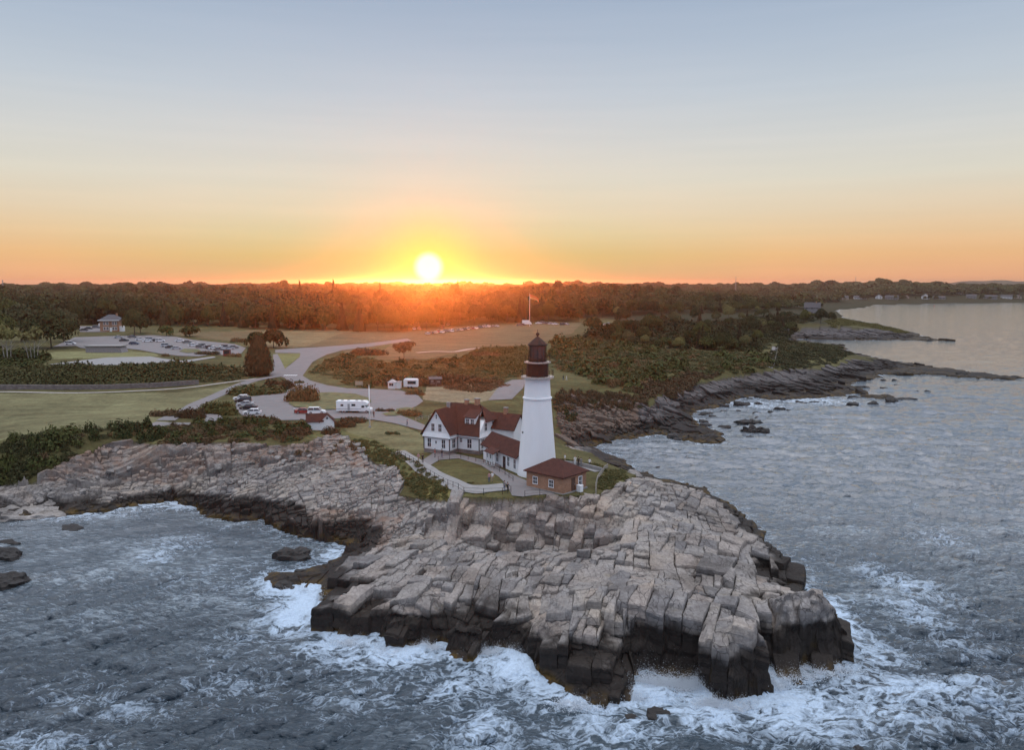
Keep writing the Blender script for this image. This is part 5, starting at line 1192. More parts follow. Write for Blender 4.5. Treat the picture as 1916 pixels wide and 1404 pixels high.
# motorhome
x, y, z = G(661, 774)
rv = thing('motorhome', 'long white motorhome with overcab bunk parked on the turning circle', 'motorhome', (x, y + .8, z + .18), R(-4))
mb = MB(); mb.prism([(-4.3, -1.2, .55), (2.2, -1.2, .55), (2.2, -1.2, 1.9), (3.7, -1.2, 2.1), (3.9, -1.2, 2.5), (3.3, -1.2, 3.05), (-4.3, -1.2, 3.1)], (0, 2.4, 0)); mb.build('body', M_WHITE, rv)
mb = MB(); mb.prism([(2.2, -1, .5), (4.7, -1, .5), (4.75, -1, 1.0), (4.5, -1, 1.2), (3.6, -1, 1.35), (3.0, -1, 2.05), (2.2, -1, 2.05)], (0, 2.0, 0)); mb.build('cab', M_WHITE, rv)
mb = MB(); mb.add([(3.58, -.9, 1.4), (3.58, .9, 1.4), (3.06, .9, 2.0), (3.06, -.9, 2.0)], [(0, 1, 2, 3)], xf=Matrix.Translation((.04, 0, .02))); mb.build('windscreen', M_GLASS, rv)
for x0, x1, z0, z1 in ((-3.1, -2.4, 1.75, 2.25), (-.25, .75, 1.8, 2.35), (2.3, 3.0, 1.4, 1.95)): 
    mb = MB(); mb.box(x0, x1, -1.24 if x0 < 2 else -1.03, -1.15 if x0 < 2 else -.95, z0, z1); mb.build('window', M_GLASS, rv)
mb = MB(); mb.box(-1.3, -.7, -1.23, -1.18, .7, 2.4); d_ = mb.build('door', M_GREY, rv); mb = MB(); mb.box(-.85, -.78, -1.27, -1.23, 1.4, 1.5); mb.build('handle', M_BLACK, d_)
for x0 in (-3.2, -1.6, .6, 2.0): mb = MB(); mb.box(x0, x0 + .6, -.4, .2, 3.08, 3.25); mb.build('roof_vent', M_GREY, rv)
mb = MB(); mb.box(-4.3, 2.2, -1.23, -1.2, .95, 1.1); mb.build('stripe', M_GREY, rv)
for xx in (-2.7, -2.0, 3.6):
    for yy in (-1.0, 1.0): a, r_ = MB(), MB(); wheel_shell(a, r_, xx, yy); o = a.build('wheel', M_TYRE, rv); r_.build('rim', M_RIM, o)
# ------------------------------------------------------------------ people
SKIN = plain('skin', (.42, .26, .19), .6, .05); HAIRS = [plain('dark_hair', (.03, .02, .015)), plain('fair_hair', (.25, .17, .09))]
CL = {k: plain(k + '_cloth', c, .9, .15, 6) for k, c in {'white': (.75, .75, .75), 'black': (.02, .02, .024), 'red': (.35, .05, .04), 'navy': (.03, .04, .09), 'grey': (.2, .2, .21), 'denim': (.07, .10, .17), 'tan': (.35, .28, .2), 'pink': (.5, .27, .27)}.items()}
def body_mesh(stride, armf):
    V_ = {'pel': (0, 0, .95, .145, .115), 'wai': (0, 0, 1.1, .13, .10), 'che': (0, 0, 1.3, .165, .115), 'sho': (0, 0, 1.42, .12, .09), 'nec': (0, .005, 1.5, .055, .055), 'he1': (0, .02, 1.58, .075, .085), 'he2': (0, .015, 1.68, .08, .095), 'he3': (0, .01, 1.76, .05, .06)}
    E_ = [('pel', 'wai'), ('wai', 'che'), ('che', 'sho'), ('sho', 'nec'), ('nec', 'he1'), ('he1', 'he2'), ('he2', 'he3')]
    for s_, n in ((-1, 'l'), (1, 'r')):
        f = stride * s_
        V_.update({n + 'hip': (.09 * s_, 0, .88, .09, .095), n + 'kne': (.10 * s_, .5 * f + .02, .50, .06, .062), n + 'ank': (.10 * s_, f * .9 - .02, .09, .042, .045), n + 'toe': (.11 * s_, f * .9 + .14, .04, .042, .032),
            n + 'sh': (.19 * s_, 0, 1.40, .06, .06), n + 'elb': (.235 * s_, -f * .5 * armf, 1.13, .042, .042), n + 'wri': (.24 * s_, -f * armf + .06, .88, .03, .03), n + 'han': (.235 * s_, -f * armf + .09, .80, .036, .03)})
        E_ += [('pel', n + 'hip'), (n + 'hip', n + 'kne'), (n + 'kne', n + 'ank'), (n + 'ank', n + 'toe'), ('sho', n + 'sh'), (n + 'sh', n + 'elb'), (n + 'elb', n + 'wri'), (n + 'wri', n + 'han')]
    ks_ = list(V_); me = bpy.data.meshes.new('body'); me.from_pydata([V_[k][:3] for k in ks_], [(ks_.index(a), ks_.index(b)) for a, b in E_], [])
    ob = bpy.data.objects.new('tmp', me); COL.objects.link(ob); m = ob.modifiers.new('s', 'SKIN'); 
    for i, k in enumerate(ks_):
        d = me.skin_vertices[0].data[i] if me.skin_vertices else None
        if d: d.radius = V_[k][3:5]; d.use_root = (k == 'pel')
    ob.modifiers.new('u', 'SUBSURF').levels = 1
    dg = bpy.context.evaluated_depsgraph_get(); dg.update(); r_ = bpy.data.meshes.new_from_object(ob.evaluated_get(dg)); bpy.data.objects.remove(ob); return r_
BODIES = [body_mesh(0.0, .3), body_mesh(.22, .9)]
_hm = MB(); _hm.lathe([(.02, 1.815), (.07, 1.80), (.098, 1.74), (.10, 1.68), (.085, 1.62)], 10, xf=Matrix.Translation((0, -.005, 0)), cap=False); 
def person(u, v, heading, top, legs, hair, label, pose=0, dz=0.0, h=1.0):
    x, y, z = G(u, v); me = BODIES[pose].copy(); me.materials.clear()
    for m in (SKIN, CL[top], CL[legs], M_BLACK): me.materials.append(m)
    for p in me.polygons:
        c = p.center
        p.material_index = 3 if c.z < .09 else 2 if (c.z < .93 and abs(c.x) < .19) else 0 if (c.z > 1.47 or (abs(c.x) > .2 and c.z < 1.08)) else 1
        p.use_smooth = True
    o = link(bpy.data.objects.new('person', me)); o.location = (x, y, z + dz); o.rotation_euler = (0, 0, R(heading)); o.scale = (h, h, h); tag(o, label, 'person', 'visitors')
    if 'hair_mesh' not in globals(): globals()['hair_mesh'] = _hm.mesh('hair', HAIRS[0], True)
    hm = hair_mesh.copy(); hm.materials.clear(); hm.materials.append(HAIRS[hair]); link(bpy.data.objects.new('hair', hm), o); return o
person(921, 903, 200, 'white', 'tan', 1, 'person in a white top on the edge of the courtyard lawn', 1, .1)
person(915.5, 904, 30, 'pink', 'denim', 0, 'person in pink standing left of the one in white by the lawn', 0, .1)
person(944, 921, 150, 'grey', 'denim', 0, 'person in grey beside the fence corner at the end of the pale path', 0, .15)
person(950, 924, 190, 'black', 'black', 0, 'person in black beside the fence corner at the end of the pale path', 1, .15)
person(1076, 873, 170, 'white', 'white', 1, 'tall person in white behind the brick building', 0, .15, 1.08)
person(1082, 874, 150, 'black', 'black', 0, 'person in black behind the brick building', 0, .15)
person(1087, 875, 200, 'grey', 'grey', 0, 'person in grey behind the brick building, right of the one in black', 1, .15)
person(1103, 876, 200, 'white', 'black', 0, 'person in white top and black trousers near the pale fence', 1, .15)
person(1057, 868, 120, 'white', 'tan', 1, 'person in white at the cliff wall just right of the tower', 0, .15)
person(814, 857, 100, 'red', 'black', 0, 'person in red by the foundation of the keepers house', 0, .1)
person(827, 858, 250, 'black', 'denim', 0, 'person in black by the foundation of the keepers house', 1, .1)
person(783, 866, 200, 'pink', 'tan', 1, 'person in pink where the pale path meets the walkway', 1, .15)
person(791, 868, 20, 'black', 'black', 0, 'person in black where the pale path meets the walkway', 0, .15)
person(551, 775, 240, 'white', 'black', 0, 'person in a white shirt walking across the parking lot', 1, .2)
person(699.5, 783, 180, 'black', 'black', 0, 'person in black beside the front of the motorhome', 0, .2)
person(762, 801, 120, 'navy', 'grey', 0, 'person in navy on the lane near the keepers house', 1, .2)
person(1054, 712, 30, 'black', 'denim', 0, 'person in black on the clearing right of the lantern', 0)
person(1060, 712.5, 300, 'white', 'white', 1, 'person in white on the clearing right of the lantern', 1)
# ------------------------------------------------------------------ foliage
def leaf_mat(name, a, b, c):
    t = NT(name); oi = t.n('ObjectInfo'); p = t.pos()
    n = t.noise(0.16, 3, 0.5, p); n2 = t.noise(1.3, 4, 0.6, p)
    cc = t.mix(t.ramp(n, [(0.35, 0), (0.65, 1)]), a, b); cc = t.mix(t.ramp(n2, [(0.4, 0), (0.7, .8)]), cc, c)
    cc = t.mix(1.0, cc, t.ramp(oi.outputs['Random'], [(0, (0.5, .54, .58)), (.5, (.95, .95, .95)), (1, (1.55, 1.45, 1.2))]), 'MULTIPLY')
    t.bsdf(cc, .8, spec=.12); return t.m
M_LEAF = leaf_mat('broadleaf_foliage', (.024, .034, .012), (.044, .053, .018), (.07, .073, .027))
M_LIGHT = leaf_mat('pale_foliage', (.08, .084, .034), (.115, .11, .048), (.14, .13, .06))
M_CONI = leaf_mat('conifer_foliage', (.035, .03, .016), (.055, .042, .022), (.07, .05, .028))
M_SHRUB = leaf_mat('shrub_foliage', (.04, .046, .017), (.07, .07, .026), (.108, .096, .042))
M_BROWN = leaf_mat('brown_shrub_foliage', (.085, .052, .028), (.12, .075, .04), (.14, .10, .05))
M_BARK = plain('bark', (.09, .075, .06), .9, .3, 4); M_BIRCH = plain('pale_bark', (.42, .38, .33), .8, .3, 5)
def cards(ctr, nrm, size, g, asp=.75, jit=.55):
    n = len(ctr); nrm = nrm + g.normal(size=(n, 3)) * jit; nrm /= np.linalg.norm(nrm, axis=1)[:, None] + 1e-9
    t = g.normal(size=(n, 3)); u = np.cross(nrm, t); u /= np.linalg.norm(u, axis=1)[:, None] + 1e-9; w_ = np.cross(nrm, u)
    s = (size * g.uniform(.6, 1.35, n))[:, None]
    k = .35 * nrm * s
    V = np.stack([ctr - u * s + k * 0, ctr - w_ * s * asp + k * .3, ctr + u * s - k, ctr + w_ * s * asp + k * .3], 1).reshape(-1, 3)
    return V, np.arange(4 * n).reshape(n, 4)
def crown(seed, n, size, shape, lobes=11):
    """leaf clumps on a set of lobes inside a unit crown (radius 1, z 0..1)"""
    g = np.random.default_rng(seed); C = []; N = []
    if shape in ('cone', 'egg'):
        for k in range(n):
            z = g.random() ** (1.4 if shape == 'cone' else 1.0); a = g.random() * 6.283; tier = (math.floor(z * 9) + .5) / 9
            r = ((1 - z) if shape == 'cone' else (1 - z ** 1.7) ** .62 * min(1, .55 + 3 * z)) * (0.75 + .25 * g.random()) * (1.05 - .35 * ((z * 9) % 1)) + .03; C.append((r * math.cos(a), r * math.sin(a), z)); N.append((math.cos(a), math.sin(a), .5))
        C = np.array(C); N = np.array(N)
    else:
        lb = []
        if shape == 'dome':
            for k in range(lobes):
                a = 2.4 * k + g.random() * .7; q = (k + .5) / lobes; r = .66 * math.sqrt(q) * g.uniform(.8, 1.1); lb.append((r * math.cos(a), r * math.sin(a), .62 - .3 * q * g.uniform(.4, 1.3), g.uniform(.36, .5), g.uniform(.24, .34)))
        for k in range(lobes if shape != 'dome' else 0):
            a = 6.283 * (k + g.random() * .8) / lobes * 2.4; z = (.28 + .62 * (k / lobes) ** .8) if shape == 'round' else (.45 + .45 * g.random())
            prof = math.sqrt(max(0, 1 - (abs(z - .48) / .62) ** 2)); r = prof * g.uniform(.3, .72)
            lb.append((r * math.cos(a), r * math.sin(a), z, g.uniform(.30, .46), g.uniform(.16, .25)))
        lb.append((0, 0, .6, .55, .33)); ar = np.array(lb); wt = ar[:, 3] ** 2; wt /= wt.sum()
        ix = g.choice(len(lb), n, p=wt); d = g.normal(size=(n, 3)); d /= np.linalg.norm(d, axis=1)[:, None]; d[:, 2] = np.where(d[:, 2] < -.45, -d[:, 2], d[:, 2])
        rad = g.uniform(.78, 1.05, n)[:, None]
        C = ar[ix, :3] + d * rad * np.stack([ar[ix, 3], ar[ix, 3], ar[ix, 4]], 1); N = d + np.array([0, 0, .35])
    return cards(np.asarray(C, float), np.asarray(N, float), np.full(n, size), g, .75, .2)
def scale_v(V, r, h, z0=0): return V * np.array([r, r, h]) + np.array([0, 0, z0])
def trunk_mb(h, r, lean=0, n=4, seed=0):
    g = random.Random(seed); mb = MB(); mb.tube((0, 0, -.8), (lean * .4, 0, h * .5), r, 7, r2=r * .75); mb.tube((lean * .4, 0, h * .5), (lean, .1, h), r * .75, 6, r2=r * .35)
    for k in range(n):
        a = 6.283 * k / n + g.random(); z = h * g.uniform(.4, .75); L = h * g.uniform(.25, .4); mb.tube((lean * z / h, 0, z), (lean * z / h + L * math.cos(a), L * math.sin(a), z + L * .8), r * .4, 5, r2=r * .15)
    return mb
TREE = {}
def tree_kind(key, seed, n, size, shape, r, h, z0, mat, bark, multi=1):
    V, Fc = crown(seed, n, size / r, shape); V = scale_v(V, r, h - z0, z0) 
    cm = fast_mesh('crown', V, Fc); cm.materials.append(mat)
    mb = MB()
    for k in range(multi):
        q = trunk_mb(h * .72, .012 * h + .08 if multi == 1 else .13, (k - (multi - 1) / 2) * 1.1, 4, seed + k); o = len(mb.v); mb.v += [(a + (k - (multi - 1) / 2) * .8, b + .5 * (k % 2), c) for a, b, c in q.v]; mb.f += [tuple(i + o for i in f) for f in q.f]; mb.mi += q.mi
    TREE[key] = (cm, mb.mesh('trunk', bark), h, r)
tree_kind('broad_a', 1, 2300, .46, 'dome', 7.0, 16.5, 1.5, M_LEAF, M_BARK); tree_kind('broad_b', 2, 2000, .46, 'dome', 5.6, 18, 2.5, M_LEAF, M_BARK)
tree_kind('broad_c', 3, 2600, .48, 'dome', 8.4, 15.5, 1.0, M_LEAF, M_BARK); tree_kind('flat_a', 4, 1500, .48, 'flat', 6.0, 15, 5, M_LEAF, M_BARK)
tree_kind('pale_a', 5, 2000, .42, 'dome', 5.8, 12.5, 1.2, M_LIGHT, M_BARK); tree_kind('conifer_a', 6, 1500, .45, 'cone', 3.6, 17, 1.0, M_CONI, M_BARK)
tree_kind('dense_conifer', 7, 3000, .42, 'egg', 6.0, 13.8, .3, M_CONI, M_BARK); tree_kind('birch', 8, 620, .6, 'flat', 4.6, 12, 5, M_LIGHT, M_BIRCH, 4)
tree_kind('dark_big', 9, 3600, .46, 'dome', 10.0, 15, 1.0, M_LEAF, M_BARK); tree_kind('small_round', 10, 620, .42, 'dome', 3.4, 5.0, .1, M_LEAF, M_BARK); tree_kind('dome', 12, 900, .5, 'flat', 5.6, 7, .6, M_BROWN, M_BARK)
def tree(u, v, key, s, label, group=None, name='tree', world=None, sx=1.0):
    x, y = world if world else G(u, v)[:2]; z = zt(x, y); cm, tm, h, r = TREE[key]
    o = thing(name, label, 'tree', (x, y, z), random.random() * 6.283, group); o.scale = (s * sx, s * sx, s)
    link(bpy.data.objects.new('trunk', tm), o); link(bpy.data.objects.new('crown', cm), o); return o
# single trees and groups one can point at
tree(485, 703, 'dense_conifer', 1.0, 'big dense dark reddish tree standing alone by the road junction', sx=.92)
tree(512, 651, 'small_round', 1.9, 'round dark tree behind the big dense one by the junction'); tree(481, 650, 'small_round', 1.6, 'smaller tree half hidden left of the round one by the junction')
tree(756, 672, 'dome', .95, 'low domed tree standing alone at the near side of the field')
tree(252, 628, 'broad_a', .95, 'broad dark tree just right of the brick house'); tree(263, 624, 'broad_c', .8, 'second dark tree right of the brick house, slightly behind'); tree(312, 629, 'small_round', 1.3, 'small slender tree left of the round bush above the far lot')
tree(355, 630, 'small_round', 1.3, 'round bushy tree on the grass above the far parking lot', sx=1.3)
tree(96, 652, 'dark_big', 1.22, 'large dark spreading tree at the left end of the far parking lot'); tree(40, 640, 'pale_a', 1.6, 'pale green rounded tree left of the large dark spreading one'); tree(120, 640, 'pale_a', 1.4, 'pale green tree behind the right side of the large dark spreading one')
tree(62, 675, 'birch', 1.0, 'pale stemmed birch clump at the left, right one of two'); tree(16, 676, 'birch', 1.08, 'pale stemmed birch clump at the far left edge, left one of two'); tree(-15, 650, 'dark_big', 1.2, 'dark tree cut by the left edge of the photo')
tree(75, 618, 'broad_c', 1.2, 'tall tree behind the large dark spreading tree'); tree(20, 622, 'broad_a', 1.2, 'tall tree behind the pale green rounded tree at left'); tree(140, 608, 'broad_b', .9, 'tall tree left of the brick house')
RT = [(1112,625,'broad_c',.72,'broad dark tree at the right end of the field'),(1165,606,'broad_c',.85,'broad rounded tree behind the right end of the field'),(1215,628,'broad_c',.88,'large rounded tree in the middle of the right hand scrub'),(1262,612,'pale_a',1.0,'pale rounded tree behind the small meadow'),(1310,640,'broad_a',.72,'dark tree right of the small meadow'),(1405,622,'broad_c',.95,'large dark tree on the right near the shore'),(1465,610,'broad_a',.8,'dark tree above the inlet'),
      (1535,606,'broad_a',.85,'dark tree on the neck of the far peninsula'),(1555,602,'broad_c',.62,'rounded dark tree at the root of the far peninsula'),(1505,606,'broad_b',.72,'dark tree left of the grey shore house'),(1363,598,'pale_a',1.05,'pale tree behind the second small meadow'),(1300,602,'broad_a',.8,'dark tree between the two pale ones beyond the meadows')]
for u, v, k, s, l in RT: tree(u, v, k, s, l)
g = random.Random(5)
SCRUB = [(1120,640),(1150,612),(1250,600),(1350,600),(1440,588),(1560,596),(1480,620),(1430,655),(1330,660),(1230,655)]
k = 0
while k < 95:
    u, v = g.uniform(1090, 1560), g.uniform(588, 668)
    if not inpoly(np.array([u]), np.array([v]), SCRUB)[0]: continue
    if (1235 < u < 1300 and 610 < v < 640) or (1335 < u < 1395 and 610 < v < 640): continue
    kk = g.choice(['small_round', 'small_round', 'broad_a', 'pale_a', 'flat_a', 'conifer_a']); s_ = g.uniform(.4, .62) if kk not in ('small_round',) else g.uniform(.9, 1.5)
    tree(u, v, kk, s_, {'small_round': 'low round tree scattered through the scrub right of the lighthouse', 'broad_a': 'dark broad tree scattered through the scrub right of the lighthouse', 'pale_a': 'pale green tree scattered through the scrub right of the lighthouse', 'flat_a': 'flat topped tree scattered through the scrub right of the lighthouse', 'conifer_a': 'pointed conifer scattered through the scrub right of the lighthouse'}[kk], 'trees in the scrub right of the lighthouse'); k += 1
EDGE = [(-900,617),(0,613),(110,609),(255,607),(300,611),(380,611),(440,613),(520,618),(600,619),(680,621),(760,621),(830,614),(900,608),(1000,603),(1080,604),(1120,595),(1200,590),(1300,588),(1400,585),(1460,582),(1540,578),(1562,572),(1585,558),(1700,554),(1900,552),(2700,549)]
EU, EV = np.array(EDGE).T
cnt = 0
for row in range(3):
    u = -60 + row * 9
    while u < 1470 and cnt < 215:
        v0 = np.interp(u, EU, EV); x, y, z = G(u, v0); d = Vector((x, y)).normalized(); q = Vector((x, y)) + d * (4 + row * 11 + g.uniform(-3, 3))
        kk = g.choice(['broad_a', 'broad_b', 'broad_c', 'broad_a', 'flat_a', 'conifer_a', 'pale_a' if u > 1100 else 'broad_b']); s_ = g.uniform(.62, 1.08) * (.92 if u > 1000 else 1.0) * (.75 if u > 1250 else 1) * (1.12 if kk in ('pale_a', 'flat_a') else 1)
        pl = 'left of the glow, behind the far parking lot' if u < 420 else 'in the dark stand left of the sun' if u < 680 else 'in the glowing stand below the sun' if u < 900 else 'in the stand behind the far flagpole' if u < 1090 else 'at the woodland edge right of the field'
        nm = {'broad_a': 'tall rounded tree', 'broad_b': 'narrow leafy tree', 'broad_c': 'wide spreading tree', 'flat_a': 'flat topped tree', 'conifer_a': 'pointed conifer', 'pale_a': 'pale green tree'}[kk]
        tree(0, 0, kk, s_, '%s %s' % (nm, pl), 'trees along the edge of the wood', world=(q.x, q.y)); cnt += 1
        px = F / q.length; u += (10.5 + row * 1.5) * px * g.uniform(.8, 1.2)
print('edge trees', cnt)
# the wood behind, one mass
LOWC = [crown(40 + i, 460, .78 / 6.5, 'dome', 8) for i in range(4)]; LOWD = [crown(60 + i, 150, 1.35 / 7, 'dome', 6) for i in range(4)]; LOWK = [crown(80 + i, 90, 1.0 / 4, 'cone') for i in range(2)]
def mass(name, items, mat, label=None):
    Vs, Fs, o = [], [], 0
    for (V, Fc), M in items:
        W_ = V @ M[:3, :3].T + M[:3, 3]; Vs.append(W_); Fs.append(Fc + o); o += len(V)
    me = fast_mesh(name, np.concatenate(Vs), np.concatenate(Fs)); me.materials.append(mat); ob = link(bpy.data.objects.new(name, me)); ob['kind'] = 'stuff'
    if label: ob['label'] = label
    print(name, len(me.polygons)); return ob
def xform(x, y, z, r, h, a):
    M = np.eye(4); c, s = math.cos(a), math.sin(a); M[:2, :2] = [[c * r, -s * r], [s * r, c * r]]; M[2, 2] = h; M[:3, 3] = (x, y, z); return M
items = {0: [], 1: [], 2: []}; r_ = 480.0; rg = np.random.default_rng(3)
while r_ < 2600:
    sp = 11 if r_ < 900 else 13 if r_ < 1300 else 17 if r_ < 2000 else 26
    n_ = int(1.70 * r_ / sp)
    for a in np.linspace(-.85, .85, n_):
        a += rg.normal() * .3 * sp / r_; rr_ = r_ + rg.normal() * sp * .3; x, y = rr_ * math.sin(a), rr_ * math.cos(a)
        z = zt(x, y); u, v = proj(x, y, z)
        if v > np.interp(u, EU, EV) - (2.2 if u < 1500 else -.4) or z < 3.0: continue
        if u > 1570 and y < 1500: continue
        t_ = 'D' if r_ > 900 else 'C'; s_ = rg.uniform(.8, 1.25) * (1.0 if u < 1250 else .82 if u < 1500 else 1.15)
        kf = rg.random() < .1 and r_ < 900; L_ = LOWK[rg.integers(2)] if kf else (LOWC if t_ == 'C' else LOWD)[rg.integers(4)]
        rad = (5.8 if t_ == 'C' else sp * .56) * s_ if not kf else 3.3; hh = (14 if r_ < 2000 else 15) * s_ * rg.choice([.8, 1, 1.18, 1.5], p=[.36, .38, .21, .05]) * .83 * (1 + .3 * math.sin(x * .011) * math.sin(y * .013 + 1)); items[int(rg.choice(3, p=[.5, .3, .2]))].append((L_, xform(x, y, z + 1.5, rad * 1.25, hh * rg.uniform(.75, 1.0), rg.uniform(0, 6.28))))
    r_ += sp * (.95 if r_ < 1400 else 1.3)
mass('distant_wood', items[0], M_LEAF); mass('distant_wood', items[1], M_SHRUB); mass('distant_wood', items[2], M_LIGHT)
# ------------------------------------------------------------------ shrubs
def clump(seed, n, size):
    g2 = np.random.default_rng(seed); d = g2.normal(size=(n, 3)); d[:, 2] = np.abs(d[:, 2]) * .9; d /= np.linalg.norm(d, axis=1)[:, None]
    bumps = 1 + .22 * np.sin(d[:, :1] * 5 + seed) * np.cos(d[:, 1:2] * 4)
    return cards(d * bumps * g2.uniform(.65, 1.0, n)[:, None], d + np.array([0, 0, .3]), np.full(n, size), g2, .75, .32)
CLS = [clump(200 + i, 110, .19) for i in range(5)]; CLF = [clump(220 + i, 200, .14) for i in range(5)]
def thicket(poly, spacing, r0, r1, h0, h1, mat, seed, fine=False, jitter_edge=True, label=None, name='shrub_thicket', keepfn=None):
    W_ = [G(*p)[:2] for p in poly]; xs = [p[0] for p in W_]; ys = [p[1] for p in W_]; g2 = np.random.default_rng(seed); it = []
    nx = int((max(xs) - min(xs)) / spacing) + 1; ny = int((max(ys) - min(ys)) / spacing) + 1
    gx, gy = np.meshgrid(min(xs) + np.arange(nx) * spacing, min(ys) + np.arange(ny) * spacing); gx = gx + g2.normal(size=gx.shape) * spacing * .35; gy = gy + g2.normal(size=gy.shape) * spacing * .35
    m = inpoly(gx, gy, W_); dens = fbm(gx * .09, gy * .09, 3, seed)
    for x, y, dn in zip(gx[m], gy[m], dens[m]):
        if keepfn and not keepfn(dn, g2.random()): continue
        s_ = g2.uniform(0, 1); r = r0 + (r1 - r0) * s_; h = (h0 + (h1 - h0) * g2.random()) * (1 + .7 * dn); it.append(((CLF if fine else CLS)[g2.integers(5)], xform(x, y, max(zt(x, y), gz(x, y)) - .15 * h, r, max(h, .3), g2.uniform(0, 6.28))))
    return mass(name, it, mat, label)
thicket([(-200,692),(60,690),(150,688),(240,686),(340,682),(400,686),(445,694),(462,704),(430,713),(300,719),(150,723),(-200,727)], 2.1, 1.3, 2.4, 1.2, 2.8, M_SHRUB, 301)
thicket([(-60,664),(70,662),(90,672),(60,690),(-60,692)], 2.6, 1.6, 2.8, 1.4, 3.0, M_LEAF, 302)
_w1 = [(-80,832),(0,826),(60,815),(110,809),(150,808),(160,822),(140,860),(110,866),(80,885),(40,900),(-80,905)]; _w2 = [(165,806),(230,800),(300,798),(300,826),(240,828),(190,838),(170,838)]
for _i, _w in enumerate((_w1, _w2)):
    thicket(_w, 1.5, .6, 1.7, .6, 2.0, M_SHRUB, 303 + 10 * _i, True, keepfn=lambda d, r: d > -.15 or r < .45)
    thicket(_w, 3.0, 1.2, 2.6, 1.5, 3.4, M_LEAF, 304 + 10 * _i, True, keepfn=lambda d, r: r < .6)
    thicket(_w, 2.6, .6, 1.5, .5, 1.6, M_BROWN, 305 + 10 * _i, True, keepfn=lambda d, r: d < .1 and r < .5)
_c = [(300,800),(380,796),(420,786),(470,784),(520,788),(545,795),(575,800),(578,822),(545,830),(500,834),(420,830),(300,832)]
thicket(_c, 1.5, .7, 1.7, .5, 1.7, M_BROWN, 305, True, keepfn=lambda d, r: d > -.05 or r < .3)
thicket(_c, 1.9, .7, 1.8, .5, 1.9, M_SHRUB, 345, True, keepfn=lambda d, r: d < .15 and r < .75)
thicket([(300,801),(360,799),(420,790),(460,790),(420,805),(330,815)], 1.5, .9, 1.6, .7, 1.5, M_SHRUB, 306, True)
thicket([(640,712),(600,703),(585,706),(575,700),(620,672),(650,662),(720,678),(880,672),(985,668),(990,700),(930,714),(880,712),(840,722),(720,722),(690,726),(650,721)], 2.2, 1.2, 2.3, .35, 1.3, M_SHRUB, 307, False, keepfn=lambda d, r: d > -.25 or r < .4)
thicket([(690,722),(720,716),(880,706),(900,712),(845,722),(760,724)], 1.8, 1.2, 2.0, 1.2, 2.2, M_BROWN, 308)
thicket([(870,668),(900,654),(985,652),(990,690),(940,700),(880,692)], 2.4, 1.4, 2.6, 1.0, 2.2, M_SHRUB, 309)
_sl = [(1034,640),(1080,634),(1130,640),(1250,655),(1330,660),(1430,664),(1442,690),(1340,700),(1235,716),(1180,733),(1120,720),(1075,700),(1034,690)]
thicket(_sl, 2.6, 1.0, 2.4, .5, 1.6, M_SHRUB, 310, keepfn=lambda d, r: d > -.25 or r < .3)
thicket(_sl, 6.5, 2.2, 4.6, 2.0, 4.2, M_LEAF, 330, keepfn=lambda d, r: d > -.05 and r < .7)
thicket(_sl, 5.0, 1.4, 3.0, .8, 2.2, M_LIGHT, 331, keepfn=lambda d, r: d < .05 and r < .5)
thicket(_sl, 5.5, 1.2, 2.6, .6, 1.8, M_BROWN, 332, keepfn=lambda d, r: r < .5)
thicket([(1090,640),(1120,612),(1250,604),(1440,596),(1540,598),(1480,622),(1420,662),(1250,652)], 8, 3.0, 5.5, 3.0, 6.0, M_LEAF, 333, keepfn=lambda d, r: r < .6)
thicket([(300,803),(420,790),(520,790),(570,802),(560,824),(420,826),(310,828)], 3.2, 1.0, 2.4, 1.2, 3.0, M_LEAF, 334, True, keepfn=lambda d, r: r < .55)
thicket([(640,712),(600,703),(650,664),(720,680),(880,674),(985,670),(985,700),(880,712),(720,722)], 5.5, 1.6, 3.4, 1.0, 2.6, M_LEAF, 335, keepfn=lambda d, r: d > -.1 and r < .6)
thicket([(1180,735),(1235,715),(1320,700),(1345,698),(1300,718),(1230,738),(1212,750)], 2.0, 1.2, 2.2, .9, 2.0, M_BROWN, 311)
thicket([(1036,740),(1100,732),(1190,742),(1215,750),(1205,770),(1150,776),(1100,760),(1060,775),(1040,770)], 1.5, .7, 1.9, .6, 1.9, M_BROWN, 312, True, keepfn=lambda d, r: d > -.22 or r < .4)
thicket([(1040,735),(1190,745),(1210,765),(1205,795),(1150,800),(1060,790)], 2.1, .7, 1.7, .6, 1.7, M_SHRUB, 346, True, keepfn=lambda d, r: d > -.1 and r < .6)
thicket([(1050,860),(1100,868),(1125,872),(1140,880),(1165,882),(1172,902),(1140,912),(1128,925),(1122,902),(1135,884),(1100,876),(1050,867)], .9, .5, 1.0, .35, .9, M_SHRUB, 313, True)
thicket([(655,818),(700,825),(740,846),(785,870),(830,902),(840,935),(790,934),(760,905),(735,876),(700,862),(670,838)], .95, .45, .95, .25, .7, M_SHRUB, 314, True, keepfn=lambda d, r: d > -.05 or r < .3)
thicket([(1470,640),(1530,645),(1575,650),(1572,664),(1520,668),(1450,665)], 2.4, 1.4, 2.6, .8, 2.0, M_SHRUB, 315)
thicket([(1540,602),(1575,598),(1640,608),(1700,622),(1690,625),(1620,612),(1560,612)], 3.0, 1.6, 3.0, .8, 2.0, M_SHRUB, 316)
thicket([(1090,640),(1120,612),(1250,604),(1440,596),(1540,598),(1480,622),(1420,662),(1250,652)], 4.2, 1.8, 3.6, .8, 3.0, M_SHRUB, 317, keepfn=lambda d, r: d > -.1 or r < .3)
thicket([(120,842),(200,835),(300,830),(420,828),(560,828),(640,815),(690,850),(560,850),(420,848),(250,860),(120,872)], 1.6, .5, 1.2, .4, 1.2, M_BROWN, 318, True, keepfn=lambda d, r: d > -.02 and r < .75)
